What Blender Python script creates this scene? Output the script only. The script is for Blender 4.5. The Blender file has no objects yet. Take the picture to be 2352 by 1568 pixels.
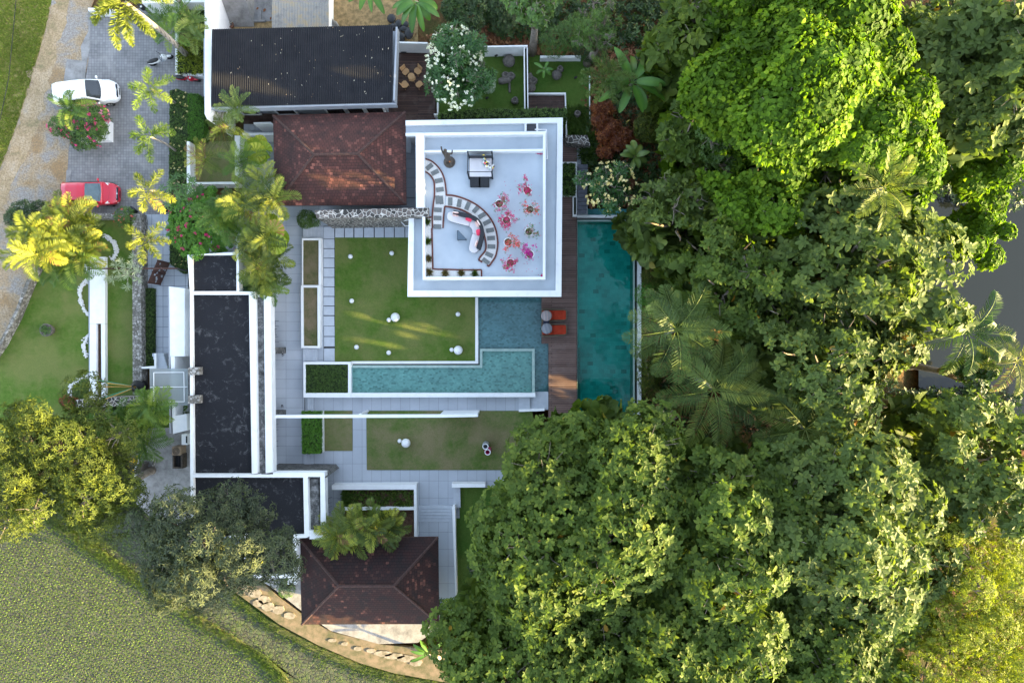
import bpy, bmesh, math, random
import numpy as np
from mathutils import Vector, Matrix
R_ = math.radians
random.seed(7); rng = np.random.default_rng(11)
scene = bpy.context.scene

# ---------------------------------------------------------------- camera, sky, sun
H = 50.0
FPX = 1568.0                      # focal length in units of a 2352 px wide picture (24 mm on 36 mm)
cam_d = bpy.data.cameras.new('camera'); cam = bpy.data.objects.new('camera', cam_d)
scene.collection.objects.link(cam)
cam.location = (0, 0, H); cam.rotation_euler = (0, 0, 0)
cam_d.sensor_width = 36; cam_d.lens = 24; cam_d.clip_start = 0.5; cam_d.clip_end = 3000
scene.camera = cam
SUN_EL, SUN_AZ = R_(13.5), R_(-13)         # azimuth counted from +X
sdir = Vector((math.cos(SUN_EL)*math.cos(SUN_AZ), math.cos(SUN_EL)*math.sin(SUN_AZ), math.sin(SUN_EL)))
world = bpy.data.worlds.new('World'); scene.world = world; world.use_nodes = True
wn = world.node_tree; bg = wn.nodes['Background']
sky = wn.nodes.new('ShaderNodeTexSky'); sky.sky_type = 'NISHITA'; sky.sun_disc = False
sky.sun_elevation = SUN_EL; sky.sun_rotation = R_(90) - SUN_AZ
sky.altitude = 50; sky.dust_density = 1.5; sky.air_density = 1.0; sky.ozone_density = 1.0
hs = wn.nodes.new('ShaderNodeHueSaturation'); hs.inputs['Saturation'].default_value = .72
wn.links.new(sky.outputs[0], hs.inputs['Color']); wn.links.new(hs.outputs[0], bg.inputs[0]); bg.inputs[1].default_value = 0.15
sun_d = bpy.data.lights.new('sun', 'SUN'); sun_d.energy = 5.0; sun_d.angle = R_(0.6); sun_d.color = (1.0, 0.75, 0.33)
sun = bpy.data.objects.new('sun', sun_d); scene.collection.objects.link(sun)
sun.rotation_euler = sdir.to_track_quat('Z', 'Y').to_euler(); sun.location = sdir*200
scene.view_settings.view_transform = 'Standard'; scene.view_settings.look = 'None'
scene.view_settings.exposure = 2.75; scene.view_settings.gamma = 1

# ---------------------------------------------------------------- coordinates
def W(p, z=0.0):
    s = (H - z)/FPX
    return Vector(((p[0]-1176)*s, (784-p[1])*s, z))
def reg(x0, y0, w, zw):
    k = w/zw*0.57422
    return lambda x, y: (x0*.57422 + x*k, y0*.57422 + y*k)
A = reg(0,0,820,1837); B = reg(800,0,840,1882); C = reg(1540,0,860,1926); D = reg(0,680,820,1837)
E = reg(640,640,820,1837); F = reg(1540,440,800,1608); G = reg(1100,1200,800,1792); Hh = reg(1840,1100,800,1792)
I = reg(0,1340,820,1837); J = reg(640,1740,820,1837); K = reg(1100,1840,800,1408); L = reg(0,2000,900,1931)
Mm = reg(2300,0,900,1764); Nn = reg(3196,0,900,1764); O = reg(2400,700,900,1568); Pq = reg(3196,700,900,1568)
Q1 = reg(1700,560,300,2138); Q2 = reg(1760,820,220,1643); Q3 = reg(2140,1220,180,1764); Q4 = reg(560,180,280,2352)
Q5 = reg(820,0,240,2352); Q6 = reg(1560,220,180,1568); Q7 = reg(1060,1240,140,998); Q8 = reg(1880,1700,220,2156)
Q9 = reg(520,1400,340,2221); Q10 = reg(2200,560,360,949)
def rect(a, b): return [a, (b[0], a[1]), b, (a[0], b[1])]

# ---------------------------------------------------------------- objects
col = scene.collection
def tag(o, label=None, cat=None, group=None, kind=None):
    if label: o['label'] = label
    if cat: o['category'] = cat
    if group: o['group'] = group
    if kind: o['kind'] = kind
    return o
def thing(name, label, cat, loc=(0,0,0), rz=0.0, group=None):
    o = bpy.data.objects.new(name, None); col.objects.link(o)
    o.location = loc; o.rotation_euler = (0,0,rz); o.empty_display_size = .3
    return tag(o, label, cat, group)
def link_mesh(name, me, m, parent=None, world_coords=True):
    if m: me.materials.append(m)
    o = bpy.data.objects.new(name, me); col.objects.link(o)
    if parent is not None:
        o.parent = parent
        if world_coords: o.location = -Vector(parent.location) if parent.parent is None else (0,0,0)
        if world_coords and parent.parent is not None:
            o.location = (0,0,0)
    return o
def copy_tree(o, parent=None):
    c = o.copy(); col.objects.link(c)
    if parent: c.parent = parent
    for ch in [x for x in bpy.data.objects if x.parent == o]: copy_tree(ch, c)
    return c

class MB:
    def __init__(s): s.v = []; s.f = []; s.uv = None
    def add(s, vs, fs):
        n = len(s.v); s.v += [tuple(v) for v in vs]; s.f += [tuple(i+n for i in f) for f in fs]; return s
    def prism(s, pts, z0, z1):          # world xy outline
        n = len(pts)
        a = sum(pts[i][0]*pts[(i+1)%n][1]-pts[(i+1)%n][0]*pts[i][1] for i in range(n))
        if a < 0: pts = pts[::-1]
        vs = [(p[0],p[1],z0) for p in pts]+[(p[0],p[1],z1) for p in pts]
        fs = [tuple(range(n))[::-1], tuple(range(n,2*n))]+[(i,(i+1)%n,(i+1)%n+n,i+n) for i in range(n)]
        return s.add(vs, fs)
    def pp(s, px, z0, z1):              # outline given where its TOP shows in the photo
        return s.prism([W(p, z1)[:2] for p in px], z0, z1)
    def ring(s, out, inn, z0, z1, px=True):
        if px: out = [W(p,z1)[:2] for p in out]; inn = [W(p,z1)[:2] for p in inn]
        n = len(out); vs = []
        for z in (z0, z1):
            vs += [(p[0],p[1],z) for p in out]+[(p[0],p[1],z) for p in inn]
        fs = []
        for i in range(n):
            j = (i+1)%n
            fs += [(2*n+i,2*n+j,3*n+j,3*n+i), (i,n+i,n+j,j), (i,j,2*n+j,2*n+i), (n+i,3*n+i,3*n+j,n+j)]
        return s.add(vs, fs)
    def box(s, c, d, rz=0, rx=0, ry=0):
        m = Matrix.Rotation(rz,3,'Z') @ Matrix.Rotation(ry,3,'Y') @ Matrix.Rotation(rx,3,'X')
        vs = [Vector(c)+m@Vector((x*d[0]/2,y*d[1]/2,z*d[2]/2)) for z in (-1,1) for y in (-1,1) for x in (-1,1)]
        return s.add(vs, [(0,2,3,1),(4,5,7,6),(0,1,5,4),(2,6,7,3),(0,4,6,2),(1,3,7,5)])
    def tube(s, pts, r, n=8, cap=True):
        pts = [Vector(p) for p in pts]; rs = r if isinstance(r,(list,tuple)) else [r]*len(pts)
        base = len(s.v); prev = None
        for i,p in enumerate(pts):
            t = (pts[min(i+1,len(pts)-1)]-pts[max(i-1,0)]).normalized()
            if prev is None: u = t.orthogonal().normalized()
            else:
                u = prev - t*prev.dot(t)
                u = u.normalized() if u.length > 1e-6 else t.orthogonal().normalized()
            prev = u; w = t.cross(u)
            for k in range(n):
                a = 2*math.pi*k/n; s.v.append(tuple(p+(u*math.cos(a)+w*math.sin(a))*rs[i]))
        for i in range(len(pts)-1):
            for k in range(n):
                a = base+i*n+k; b = base+i*n+(k+1)%n; s.f.append((a,b,b+n,a+n))
        if cap:
            s.f.append(tuple(base+k for k in range(n))[::-1]); e = base+(len(pts)-1)*n
            s.f.append(tuple(e+k for k in range(n)))
        return s
    def lathe(s, prof, c=(0,0,0), n=20, jit=0, cap=True):
        b = len(s.v)
        for r,z in prof:
            for k in range(n):
                a = 2*math.pi*k/n; q = 1+jit*math.sin(3*a+z*4)
                s.v.append((c[0]+r*q*math.cos(a), c[1]+r*q*math.sin(a), c[2]+z))
        for i in range(len(prof)-1):
            for k in range(n):
                s.f.append((b+i*n+k, b+i*n+(k+1)%n, b+(i+1)*n+(k+1)%n, b+(i+1)*n+k))
        if cap and prof[0][0] > 0: s.f.append(tuple(b+k for k in range(n))[::-1])
        if cap and prof[-1][0] > 0: s.f.append(tuple(b+(len(prof)-1)*n+k for k in range(n)))
        return s
    def ball(s, c, r, n=16, sq=(1,1,1)):
        m = n//2; b = len(s.v)
        for i in range(m+1):
            th = math.pi*i/m
            for k in range(n):
                a = 2*math.pi*k/n
                s.v.append((c[0]+r*sq[0]*math.sin(th)*math.cos(a), c[1]+r*sq[1]*math.sin(th)*math.sin(a), c[2]+r*sq[2]*math.cos(th)))
        for i in range(m):
            for k in range(n): s.f.append((b+i*n+k, b+(i+1)*n+k, b+(i+1)*n+(k+1)%n, b+i*n+(k+1)%n))
        return s
    def build(s, name, m, parent=None, smooth=False, bevel=0, local=False, subsurf=0, recalc=True):
        me = bpy.data.meshes.new(name); me.from_pydata(s.v, [], s.f)
        if recalc:
            bm = bmesh.new(); bm.from_mesh(me)
            if smooth or subsurf: bmesh.ops.remove_doubles(bm, verts=bm.verts, dist=1e-5)
            bmesh.ops.recalc_face_normals(bm, faces=bm.faces); bm.to_mesh(me); bm.free()
        if smooth:
            for p in me.polygons: p.use_smooth = True
        o = link_mesh(name, me, m, parent, not local)
        if bevel:
            b = o.modifiers.new('bevel','BEVEL'); b.width = bevel; b.segments = 2; b.limit_method = 'ANGLE'
        if subsurf:
            b = o.modifiers.new('sub','SUBSURF'); b.levels = subsurf; b.render_levels = subsurf
        return o

# ---------------------------------------------------------------- materials
class NT:
    def __init__(s, name):
        s.m = bpy.data.materials.new(name); s.m.use_nodes = True; s.t = s.m.node_tree
        s.b = s.t.nodes['Principled BSDF']; s.out = s.t.nodes['Material Output']
        s.tc = s.t.nodes.new('ShaderNodeTexCoord'); s.vec = s.tc.outputs['Object']
    def n(s, typ, **kw):
        x = s.t.nodes.new(typ)
        for k, v in kw.items():
            if k.startswith('i_'):
                kk = k[2:]; x.inputs[int(kk) if kk.isdigit() else kk.replace('_',' ')].default_value = v
            else: setattr(x, k, v)
        return x
    def l(s, a, b): s.t.links.new(a, b)
    def noise(s, scale, detail=4, rough=.6, vec=None, dist=0):
        x = s.n('ShaderNodeTexNoise'); x.inputs['Scale'].default_value = scale; x.inputs['Detail'].default_value = detail
        x.inputs['Roughness'].default_value = rough; x.inputs['Distortion'].default_value = dist
        s.l(vec or s.vec, x.inputs['Vector']); return x.outputs['Fac']
    def ramp(s, fac, stops, interp='LINEAR'):
        x = s.n('ShaderNodeValToRGB'); cr = x.color_ramp; cr.interpolation = interp
        while len(cr.elements) < len(stops): cr.elements.new(.5)
        for e,(p,c) in zip(cr.elements, stops):
            e.position = p; e.color = (c[0],c[1],c[2],1) if isinstance(c,(tuple,list)) else (c,c,c,1)
        s.l(fac, x.inputs[0]); return x.outputs[0]
    def mix(s, fac, a, b, mode='MIX'):
        x = s.n('ShaderNodeMix', data_type='RGBA', blend_type=mode)
        for v, i in ((fac,0),(a,6),(b,7)):
            if isinstance(v,(int,float)): x.inputs[i].default_value = v
            elif isinstance(v,(tuple,list)): x.inputs[i].default_value = (v[0],v[1],v[2],1)
            else: s.l(v, x.inputs[i])
        return x.outputs[2]
    def bump(s, h, strength=.4, dist=.02):
        x = s.n('ShaderNodeBump'); x.inputs['Strength'].default_value = strength; x.inputs['Distance'].default_value = dist
        s.l(h, x.inputs['Height']); s.l(x.outputs[0], s.b.inputs['Normal']); return s
    def done(s, colr, rough=.8, spec=.3, metal=0):
        if isinstance(colr,(tuple,list)): s.b.inputs['Base Color'].default_value = (colr[0],colr[1],colr[2],1)
        else: s.l(colr, s.b.inputs['Base Color'])
        s.b.inputs['Roughness'].default_value = rough; s.b.inputs['Specular IOR Level'].default_value = spec
        s.b.inputs['Metallic'].default_value = metal; return s.m
def simple(name, c1, c2=None, scale=4, rough=.7, spec=.3, metal=0, bump=0, bs=40):
    t = NT(name)
    c2 = c2 or tuple(x*.8 for x in c1)
    c = t.ramp(t.noise(scale, 6, .65), [(.35,c2),(.65,c1)])
    if bump: t.bump(t.noise(bs, 3), bump, .02)
    return t.done(c, rough, spec, metal)
def grid_mat(name, c1, c2, joint, w, h, ox=0, oy=0, mort=.012, offset=0, rough=.6, dirt=.15, spec=.35, rot=0, bumpd=.01, n2=None):
    t = NT(name)
    mp = t.n('ShaderNodeMapping'); mp.inputs['Location'].default_value = (-ox,-oy,0); mp.inputs['Rotation'].default_value = (0,0,rot)
    t.l(t.vec, mp.inputs['Vector'])
    br = t.n('ShaderNodeTexBrick', offset=offset, squash=1.0)
    br.inputs['Scale'].default_value = 1; br.inputs['Brick Width'].default_value = w; br.inputs['Row Height'].default_value = h
    br.inputs['Mortar Size'].default_value = mort; br.inputs['Mortar Smooth'].default_value = .3
    br.inputs['Color1'].default_value = (*c1,1); br.inputs['Color2'].default_value = (*c2,1); br.inputs['Mortar'].default_value = (*joint,1)
    t.l(mp.outputs[0], br.inputs['Vector'])
    nn = t.noise(.7, 5, .65); c = t.mix(dirt, br.outputs['Color'], t.ramp(nn,[(.3,.25),(.7,1.0)]), 'MULTIPLY')
    fn = t.noise(60,2); c = t.mix(.18, c, t.ramp(fn,[(.3,.4),(.7,1.0)]), 'MULTIPLY')
    if n2: c = t.mix(t.ramp(t.noise(n2[0],5),[(.5,0.),(.68,n2[2])]), c, n2[1])
    inv = t.n('ShaderNodeMath', operation='SUBTRACT'); inv.inputs[0].default_value = 1; t.l(br.outputs['Fac'], inv.inputs[1])
    t.bump(inv.outputs[0], .5, bumpd)
    return t.done(c, rough, spec)
def lawn_mat(name, a, b, dry, dryamt=.5, seed=0):
    t = NT(name)
    mp = t.n('ShaderNodeMapping'); mp.inputs['Location'].default_value = (seed*7.3,seed*3.1,0); t.l(t.vec, mp.inputs['Vector']); v = mp.outputs[0]
    c = t.ramp(t.noise(5,6,.75,v), [(.35,a),(.65,b)])
    c = t.mix(t.ramp(t.noise(.33,5,.6,v),[(.40,0.),(.60,dryamt)]), c, dry)
    c = t.mix(t.ramp(t.noise(1.6,4,.7,v),[(.5,0.),(.75,dryamt*.8)]), c, dry)
    c = t.mix(t.ramp(t.noise(26,3,.8,v),[(.3,.55),(.6,0.)]), c, tuple(x*.45 for x in a))
    t.bump(t.noise(45,3,.8,v), .9, .05)
    return t.done(c, .9, .1)
def stone_mat(name, c1, c2, mortar, scale=3.5, mw=.05, stretch=(1,1,1)):
    t = NT(name)
    mp = t.n('ShaderNodeMapping'); mp.inputs['Scale'].default_value = stretch; t.l(t.vec, mp.inputs['Vector'])
    ns = t.n('ShaderNodeTexNoise'); ns.inputs['Scale'].default_value = 3; t.l(mp.outputs[0], ns.inputs['Vector'])
    v = t.mix(.06, mp.outputs[0], ns.outputs['Color'], 'ADD')
    vo = t.n('ShaderNodeTexVoronoi', feature='DISTANCE_TO_EDGE'); vo.inputs['Scale'].default_value = scale; t.l(v, vo.inputs['Vector'])
    vc = t.n('ShaderNodeTexVoronoi', feature='F1'); vc.inputs['Scale'].default_value = scale; t.l(v, vc.inputs['Vector'])
    sep = t.n('ShaderNodeSeparateColor'); t.l(vc.outputs['Color'], sep.inputs[0])
    cc = t.ramp(sep.outputs[0], [(.1,c1),(.9,c2)])
    cc = t.mix(.4, cc, t.ramp(t.noise(18,4),[(.3,.4),(.7,1.)]), 'MULTIPLY')
    c = t.mix(t.ramp(vo.outputs['Distance'],[(mw*.6,1.),(mw*1.3,0.)]), cc, mortar)
    t.bump(t.ramp(vo.outputs['Distance'],[(0,0.),(mw*3,1.)]), .8, .04)
    return t.done(c, .85, .2)
def leaf_mat(name, dark, mid, light, transl=.3, rough=.45, extra=None, extra_at=.97, clump=.5, spec=.4):
    t = NT(name)
    at = t.n('ShaderNodeAttribute', attribute_name='tint')
    stops = [(0,dark),(.55,mid),(.93,light)]
    if extra: stops.append((extra_at+.005, extra))
    c = t.ramp(at.outputs['Fac'], stops)
    c = t.mix(clump, c, t.ramp(t.noise(.35,3,.5),[(.35,.55),(.65,1.15)]), 'MULTIPLY')
    t.done(c, rough, spec)
    tr = t.n('ShaderNodeBsdfTranslucent'); t.l(t.mix(1, c, (1.5,1.6,.6), 'MULTIPLY'), tr.inputs[0])
    ms = t.n('ShaderNodeMixShader'); ms.inputs[0].default_value = transl
    t.l(t.b.outputs[0], ms.inputs[1]); t.l(tr.outputs[0], ms.inputs[2]); t.l(ms.outputs[0], t.out.inputs[0])
    return t.m
def water_mat(name, tint, rough=.03, ripple=.15, rs=1.2, spec=.02):
    t = NT(name)
    t.t.nodes.remove(t.b)
    bp = t.n('ShaderNodeBump'); bp.inputs['Strength'].default_value = ripple; bp.inputs['Distance'].default_value = .05
    t.l(t.noise(rs,3), bp.inputs['Height'])
    gl = t.n('ShaderNodeBsdfGlossy'); gl.inputs['Roughness'].default_value = rough; t.l(bp.outputs[0], gl.inputs['Normal'])
    tr = t.n('ShaderNodeBsdfTransparent'); tr.inputs[0].default_value = (*tint,1)
    fr = t.n('ShaderNodeFresnel'); fr.inputs[0].default_value = 1.33
    ms = t.n('ShaderNodeMixShader'); t.l(fr.outputs[0], ms.inputs[0]); t.l(tr.outputs[0], ms.inputs[1]); t.l(gl.outputs[0], ms.inputs[2])
    t.l(ms.outputs[0], t.out.inputs[0]); return t.m

m_white = NT('white_plaster')
_c = m_white.ramp(m_white.noise(1.3,6,.7),[(.25,(.66,.67,.66)),(.45,(.80,.80,.79)),(.8,(.84,.84,.83))])
_c = m_white.mix(m_white.ramp(m_white.noise(3.5,8,.85),[(.56,0.),(.80,.55)]), _c, (.30,.31,.29))
m_white = m_white.done(_c, .75, .25)
m_wclean = simple('white_paint', (.82,.82,.82), (.74,.75,.76), 2, .5)
m_frame = simple('window_frame_grey', (.5,.54,.56), None, 3, .5)
m_cap = NT('weathered_gutter_slab')
_c = m_cap.ramp(m_cap.noise(2.2,8,.8),[(.38,(.045,.045,.045)),(.5,(.12,.12,.115)),(.66,(.36,.35,.34)),(.78,(.6,.6,.58))])
m_cap = m_cap.done(_c, .9, .1)
m_deckroof = NT('roof_deck_coating')
_c = m_deckroof.ramp(m_deckroof.noise(.5,5,.6),[(.3,(.36,.41,.46)),(.7,(.46,.51,.55))])
_c = m_deckroof.mix(m_deckroof.ramp(m_deckroof.noise(3,6,.8),[(.62,0.),(.85,.35)]), _c, (.2,.22,.24))
m_deckroof = m_deckroof.done(_c, .5, .4)
m_membrane = NT('black_roof_membrane')
_c = m_membrane.ramp(m_membrane.noise(30,4,.8),[(.3,(.006,.006,.008)),(.75,(.026,.027,.031))])
_c = m_membrane.mix(m_membrane.ramp(m_membrane.noise(1.9,9,.78,None,.6),[(.55,0.),(.64,.3),(.76,.8)]), _c, (.20,.20,.20))
m_membrane = m_membrane.done(_c, .85, .2)
m_tile = grid_mat('terrace_tiles', (.42,.45,.49), (.47,.50,.54), (.20,.21,.24), 1.2, .7, ox=W((657,519))[0], oy=W((657,519))[1], mort=.010)
m_tile2 = grid_mat('corridor_tiles', (.42,.45,.49), (.47,.50,.54), (.24,.25,.28), .7, 1.25, ox=W((700,947))[0], oy=W((700,947))[1], mort=.012)
m_tile3 = grid_mat('entrance_tiles', (.40,.43,.47), (.45,.48,.52), (.09,.10,.12), .82, .75, ox=W((323,492))[0], oy=W((323,492))[1], mort=.014)
m_pad = simple('stepping_pad_stone', (.47,.50,.54), (.41,.44,.48), 3, .7)
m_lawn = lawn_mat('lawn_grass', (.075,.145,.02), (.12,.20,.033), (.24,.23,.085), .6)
m_lawn2 = lawn_mat('worn_lawn_grass', (.085,.145,.03), (.145,.20,.05), (.27,.22,.12), .9, 3)
m_lawn3 = lawn_mat('deep_green_lawn_grass', (.055,.125,.018), (.085,.165,.03), (.14,.17,.04), .4, 5)  # deeper green than the other lawns, with fewer dry patches
m_verge = lawn_mat('verge_grass', (.12,.17,.02), (.22,.25,.04), (.42,.34,.13), 1.1, 8)
m_dry = lawn_mat('sparse_planter_grass', (.07,.10,.03), (.15,.14,.06), (.26,.19,.12), .95, 2)
m_paver = grid_mat('driveway_pavers', (.24,.235,.235), (.31,.30,.30), (.13,.13,.13), .2, .2, mort=.010, rough=.85, dirt=.45, rot=.01, n2=(.9,(.33,.32,.30),.35))
m_conc = NT('old_concrete')
_c = m_conc.ramp(m_conc.noise(1.2,8,.75),[(.3,(.13,.125,.12)),(.5,(.26,.25,.24)),(.7,(.36,.35,.34))])
m_conc = m_conc.bump(m_conc.noise(12,4),.3,.02).done(_c,.9,.1)
m_road = NT('gravel_track')
_c = m_road.ramp(m_road.noise(.45,7,.68,None,.4),[(.38,(.34,.22,.11)),(.50,(.42,.32,.21)),(.60,(.33,.31,.29))])
_c = m_road.mix(m_road.ramp(m_road.noise(8,5,.85),[(.42,.7),(.58,0.)]), _c, (.17,.13,.09))
_c = m_road.mix(m_road.ramp(m_road.noise(1.3,5,.7),[(.62,0.),(.78,.7)]), _c, (.16,.15,.06))
m_road = m_road.bump(m_road.noise(10,5),.7,.05).done(_c,.95,.1)
m_soil = NT('forest_soil')
_c = m_soil.ramp(m_soil.noise(2.5,7,.75),[(.3,(.03,.018,.01)),(.5,(.10,.05,.025)),(.72,(.24,.12,.055))])
_c = m_soil.mix(m_soil.ramp(m_soil.noise(.25,4,.6),[(.42,0.),(.62,.8)]), _c, (.05,.075,.02))
m_soil = m_soil.bump(m_soil.noise(9,5),.9,.08).done(_c,.95,.1)
m_brownsoil = simple('bed_soil', (.12,.07,.045), (.05,.03,.02), 6, .95, .1, bump=.6)
m_litter = simple('dry_litter_ground', (.40,.27,.13), (.16,.12,.06), 3, .95, .1, bump=.8, bs=20)
m_roofclay = NT('clay_roof_tiles')
def clay(name, dark, red, amt, stain):
    t = NT(name); uv = t.tc.outputs['UV']
    br = t.n('ShaderNodeTexBrick', offset=.5, squash=1.0); br.inputs['Scale'].default_value = 1
    br.inputs['Brick Width'].default_value = .24; br.inputs['Row Height'].default_value = .21; br.inputs['Mortar Size'].default_value = .012
    br.inputs['Color1'].default_value = (0,0,0,1); br.inputs['Color2'].default_value = (1,1,1,1); br.inputs['Mortar'].default_value = (.0,.0,.0,1)
    t.l(uv, br.inputs['Vector'])
    big = t.noise(.45,4,.6); mm = t.n('ShaderNodeMath', operation='ADD'); t.l(br.outputs['Color'], mm.inputs[0])
    b2 = t.n('ShaderNodeMath', operation='MULTIPLY_ADD'); b2.inputs[1].default_value = 1.5; b2.inputs[2].default_value = -.75; t.l(big, b2.inputs[0]); t.l(b2.outputs[0], mm.inputs[1])
    c = t.ramp(mm.outputs[0], [(amt-.45,dark),(amt-.12,tuple(.55*a+.45*b for a,b in zip(dark,red))),(amt,red)])
    c = t.mix(t.ramp(t.noise(1.1,6,.75),[(.38,stain),(.6,0.)]), c, (.02,.02,.02))
    c = t.mix(t.ramp(br.outputs['Fac'],[(0,0.),(1,.75)]), c, (.015,.01,.01))
    t.bump(br.outputs['Color'], .3, .02)
    return t.done(c, .85, .2)
m_clay = clay('clay_roof_tiles', (.085,.036,.030), (.30,.115,.085), 1.12, .6)
m_clay2 = clay('dark_clay_roof_tiles', (.045,.021,.019), (.17,.07,.05), 1.2, .7)
m_ridge = simple('ridge_tiles', (.085,.045,.038), (.04,.025,.022), 6, .85)
m_metal = simple('charcoal_sheet_metal', (.026,.026,.029), (.017,.017,.020), 1.2, .65, .2)
m_fascia = simple('grey_fascia', (.33,.35,.38), (.27,.29,.32), 1, .5)
def deck_mat(name, a, b, joint, h):
    t = NT(name)
    br = t.n('ShaderNodeTexBrick', offset=.37, squash=1.0); br.inputs['Scale'].default_value = 1; br.inputs['Brick Width'].default_value = 2.9
    br.inputs['Row Height'].default_value = h; br.inputs['Mortar Size'].default_value = .013; br.inputs['Mortar Smooth'].default_value = .2
    br.inputs['Color1'].default_value = (*a,1); br.inputs['Color2'].default_value = (*b,1); br.inputs['Mortar'].default_value = (*joint,1)
    t.l(t.vec, br.inputs['Vector'])
    mp = t.n('ShaderNodeMapping'); mp.inputs['Scale'].default_value = (1,12,1); t.l(t.vec, mp.inputs['Vector'])
    c = t.mix(.5, br.outputs['Color'], t.ramp(t.noise(1.2,5,.7,mp.outputs[0]),[(.3,.35),(.7,1.1)]), 'MULTIPLY')
    c = t.mix(t.ramp(t.noise(.9,5,.7),[(.5,0.),(.75,.3)]), c, (.25,.2,.18))
    return t.done(c, .6, .35)
m_deck = deck_mat('timber_decking', (.13,.075,.058), (.21,.13,.105), (.02,.012,.01), .135)
m_deckdark = deck_mat('dark_timber_decking', (.05,.024,.016), (.10,.052,.038), (.01,.006,.005), .12)
def pooltile(name, stops, w, h, off=.5, sc=1):
    t = NT(name)
    br = t.n('ShaderNodeTexBrick', offset=off, squash=1.0); br.inputs['Scale'].default_value = sc; br.inputs['Brick Width'].default_value = w
    br.inputs['Row Height'].default_value = h; br.inputs['Mortar Size'].default_value = .006
    br.inputs['Color1'].default_value = (0,0,0,1); br.inputs['Color2'].default_value = (1,1,1,1); br.inputs['Mortar'].default_value = (.3,.3,.3,1)
    t.l(t.vec, br.inputs['Vector'])
    c = t.ramp(br.outputs['Color'], stops)
    c = t.mix(.45, c, t.ramp(t.noise(.6,5,.65),[(.3,.35),(.65,1.1)]), 'MULTIPLY')
    return t.done(c, .5, .3)
m_pooltile = pooltile('deep_pool_tiles', [(0,(.08,.35,.37)),(.12,(.14,.62,.66)),(.5,(.17,.72,.78)),(1,(.28,.82,.88))], .42, .30)
m_poolmid = pooltile('wading_pool_tiles', [(0,(.13,.19,.19)),(.3,(.19,.28,.28)),(1,(.25,.36,.36))], .17, .125)
m_poollight = pooltile('raised_pool_tiles', [(0,(.17,.26,.22)),(.25,(.27,.41,.35)),(1,(.38,.53,.45))], .17, .125)
m_poolrim = simple('pool_rim_stone', (.36,.47,.42), (.25,.36,.33), 3, .5)
m_wdeep = water_mat('deep_water', (.50,.82,.76), ripple=.012); m_wmid = water_mat('wading_water', (.85,.96,.97), ripple=.008); m_wlight = water_mat('raised_water', (.86,.98,.985), ripple=.008)
m_river = NT('river_water'); m_river = m_river.bump(m_river.noise(.8,3),.08,.03).done((.012,.015,.014),.05,.35)
m_stone = stone_mat('volcanic_rubble_stone', (.05,.048,.045), (.17,.145,.13), (.50,.47,.42), 3.4, .06)
m_stonef = stone_mat('stacked_grey_stone', (.09,.09,.09), (.28,.27,.25), (.07,.07,.07), 4, .04, (1,1,2.5))
m_pebwall = stone_mat('mossy_stone', (.16,.15,.13), (.42,.40,.37), (.08,.075,.06), 5, .05)
m_mud = NT('cracked_mud')
def mud():
    t = m_mud
    ns = t.n('ShaderNodeTexNoise'); ns.inputs['Scale'].default_value = 2.2; t.l(t.vec, ns.inputs['Vector'])
    v = t.mix(.22, t.vec, ns.outputs['Color'], 'ADD')
    vo = t.n('ShaderNodeTexVoronoi', feature='DISTANCE_TO_EDGE'); vo.inputs['Scale'].default_value = 3.3; t.l(v, vo.inputs['Vector'])
    base = t.ramp(t.noise(1.5,6,.7),[(.3,(.045,.05,.038)),(.7,(.085,.09,.07))])
    g = t.mix(t.ramp(t.noise(3.0,5,.75),[(.44,0.),(.62,.6)]), base, (.07,.11,.028))
    c = t.mix(t.ramp(vo.outputs['Distance'],[(.01,.7),(.04,0.)]), g, (.035,.035,.03))
    t.bump(t.ramp(vo.outputs['Distance'],[(0,0.),(.12,1.)]), .9, .06)
    return t.done(c,.9,.15)
m_mud = mud()
m_pebble = simple('white_pebbles', (.78,.77,.74), (.45,.44,.42), 25, .7, bump=.8, bs=30)
m_brick = simple('brick_edging', (.17,.055,.04), (.08,.03,.025), 9, .85)
m_slate = simple('grey_slate', (.17,.185,.18), (.13,.14,.14), 5, .7)
m_black = simple('black_plastic', (.018,.018,.02), (.01,.01,.012), 3, .45, .5)
m_wicker = simple('charcoal_wicker', (.03,.032,.038), (.012,.013,.016), 60, .6, bump=.5, bs=90)
m_cush = simple('light_grey_cushion', (.62,.59,.60), (.56,.54,.55), 2, .9, .1)
m_pink = simple('pink_cushion', (.75,.07,.13), (.65,.05,.1), 3, .9, .1)
m_stripe = grid_mat('pink_striped_cushion', (.75,.12,.10), (.70,.09,.09), (.8,.7,.62), .10, .07, mort=.02)
m_redfab = simple('red_lounger_fabric', (.40,.045,.02), (.30,.03,.012), 2.5, .85, .15)
m_olive = simple('woven_taupe_rattan', (.15,.12,.08), (.09,.075,.05), 30, .8, bump=.4)
m_rattan = simple('natural_rattan', (.58,.36,.18), (.45,.26,.12), 30, .75, bump=.4)
m_bronze = simple('dark_carved_wood', (.05,.045,.04), (.10,.07,.045), 7, .55, .5, bump=.5)
m_orange = simple('orange_offering', (.6,.2,.06), None, 5, .8)
m_redpaint = NT('red_car_paint').done((.52,.008,.03), .28, .6); m_redpaint.node_tree.nodes['Principled BSDF'].inputs['Coat Weight'].default_value = .7
m_whitepaint = NT('white_car_paint').done((.83,.84,.84), .25, .6); m_whitepaint.node_tree.nodes['Principled BSDF'].inputs['Coat Weight'].default_value = .6
m_glass = simple('tinted_car_glass', (.02,.025,.03), (.012,.015,.018), 1, .05, .8)
m_glass2 = simple('grey_windscreen', (.10,.15,.17), (.06,.10,.12), 1.2, .12, .8)
m_lens = simple('headlight_lens', (.75,.76,.72), (.6,.62,.6), 8, .1, .8)
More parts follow.
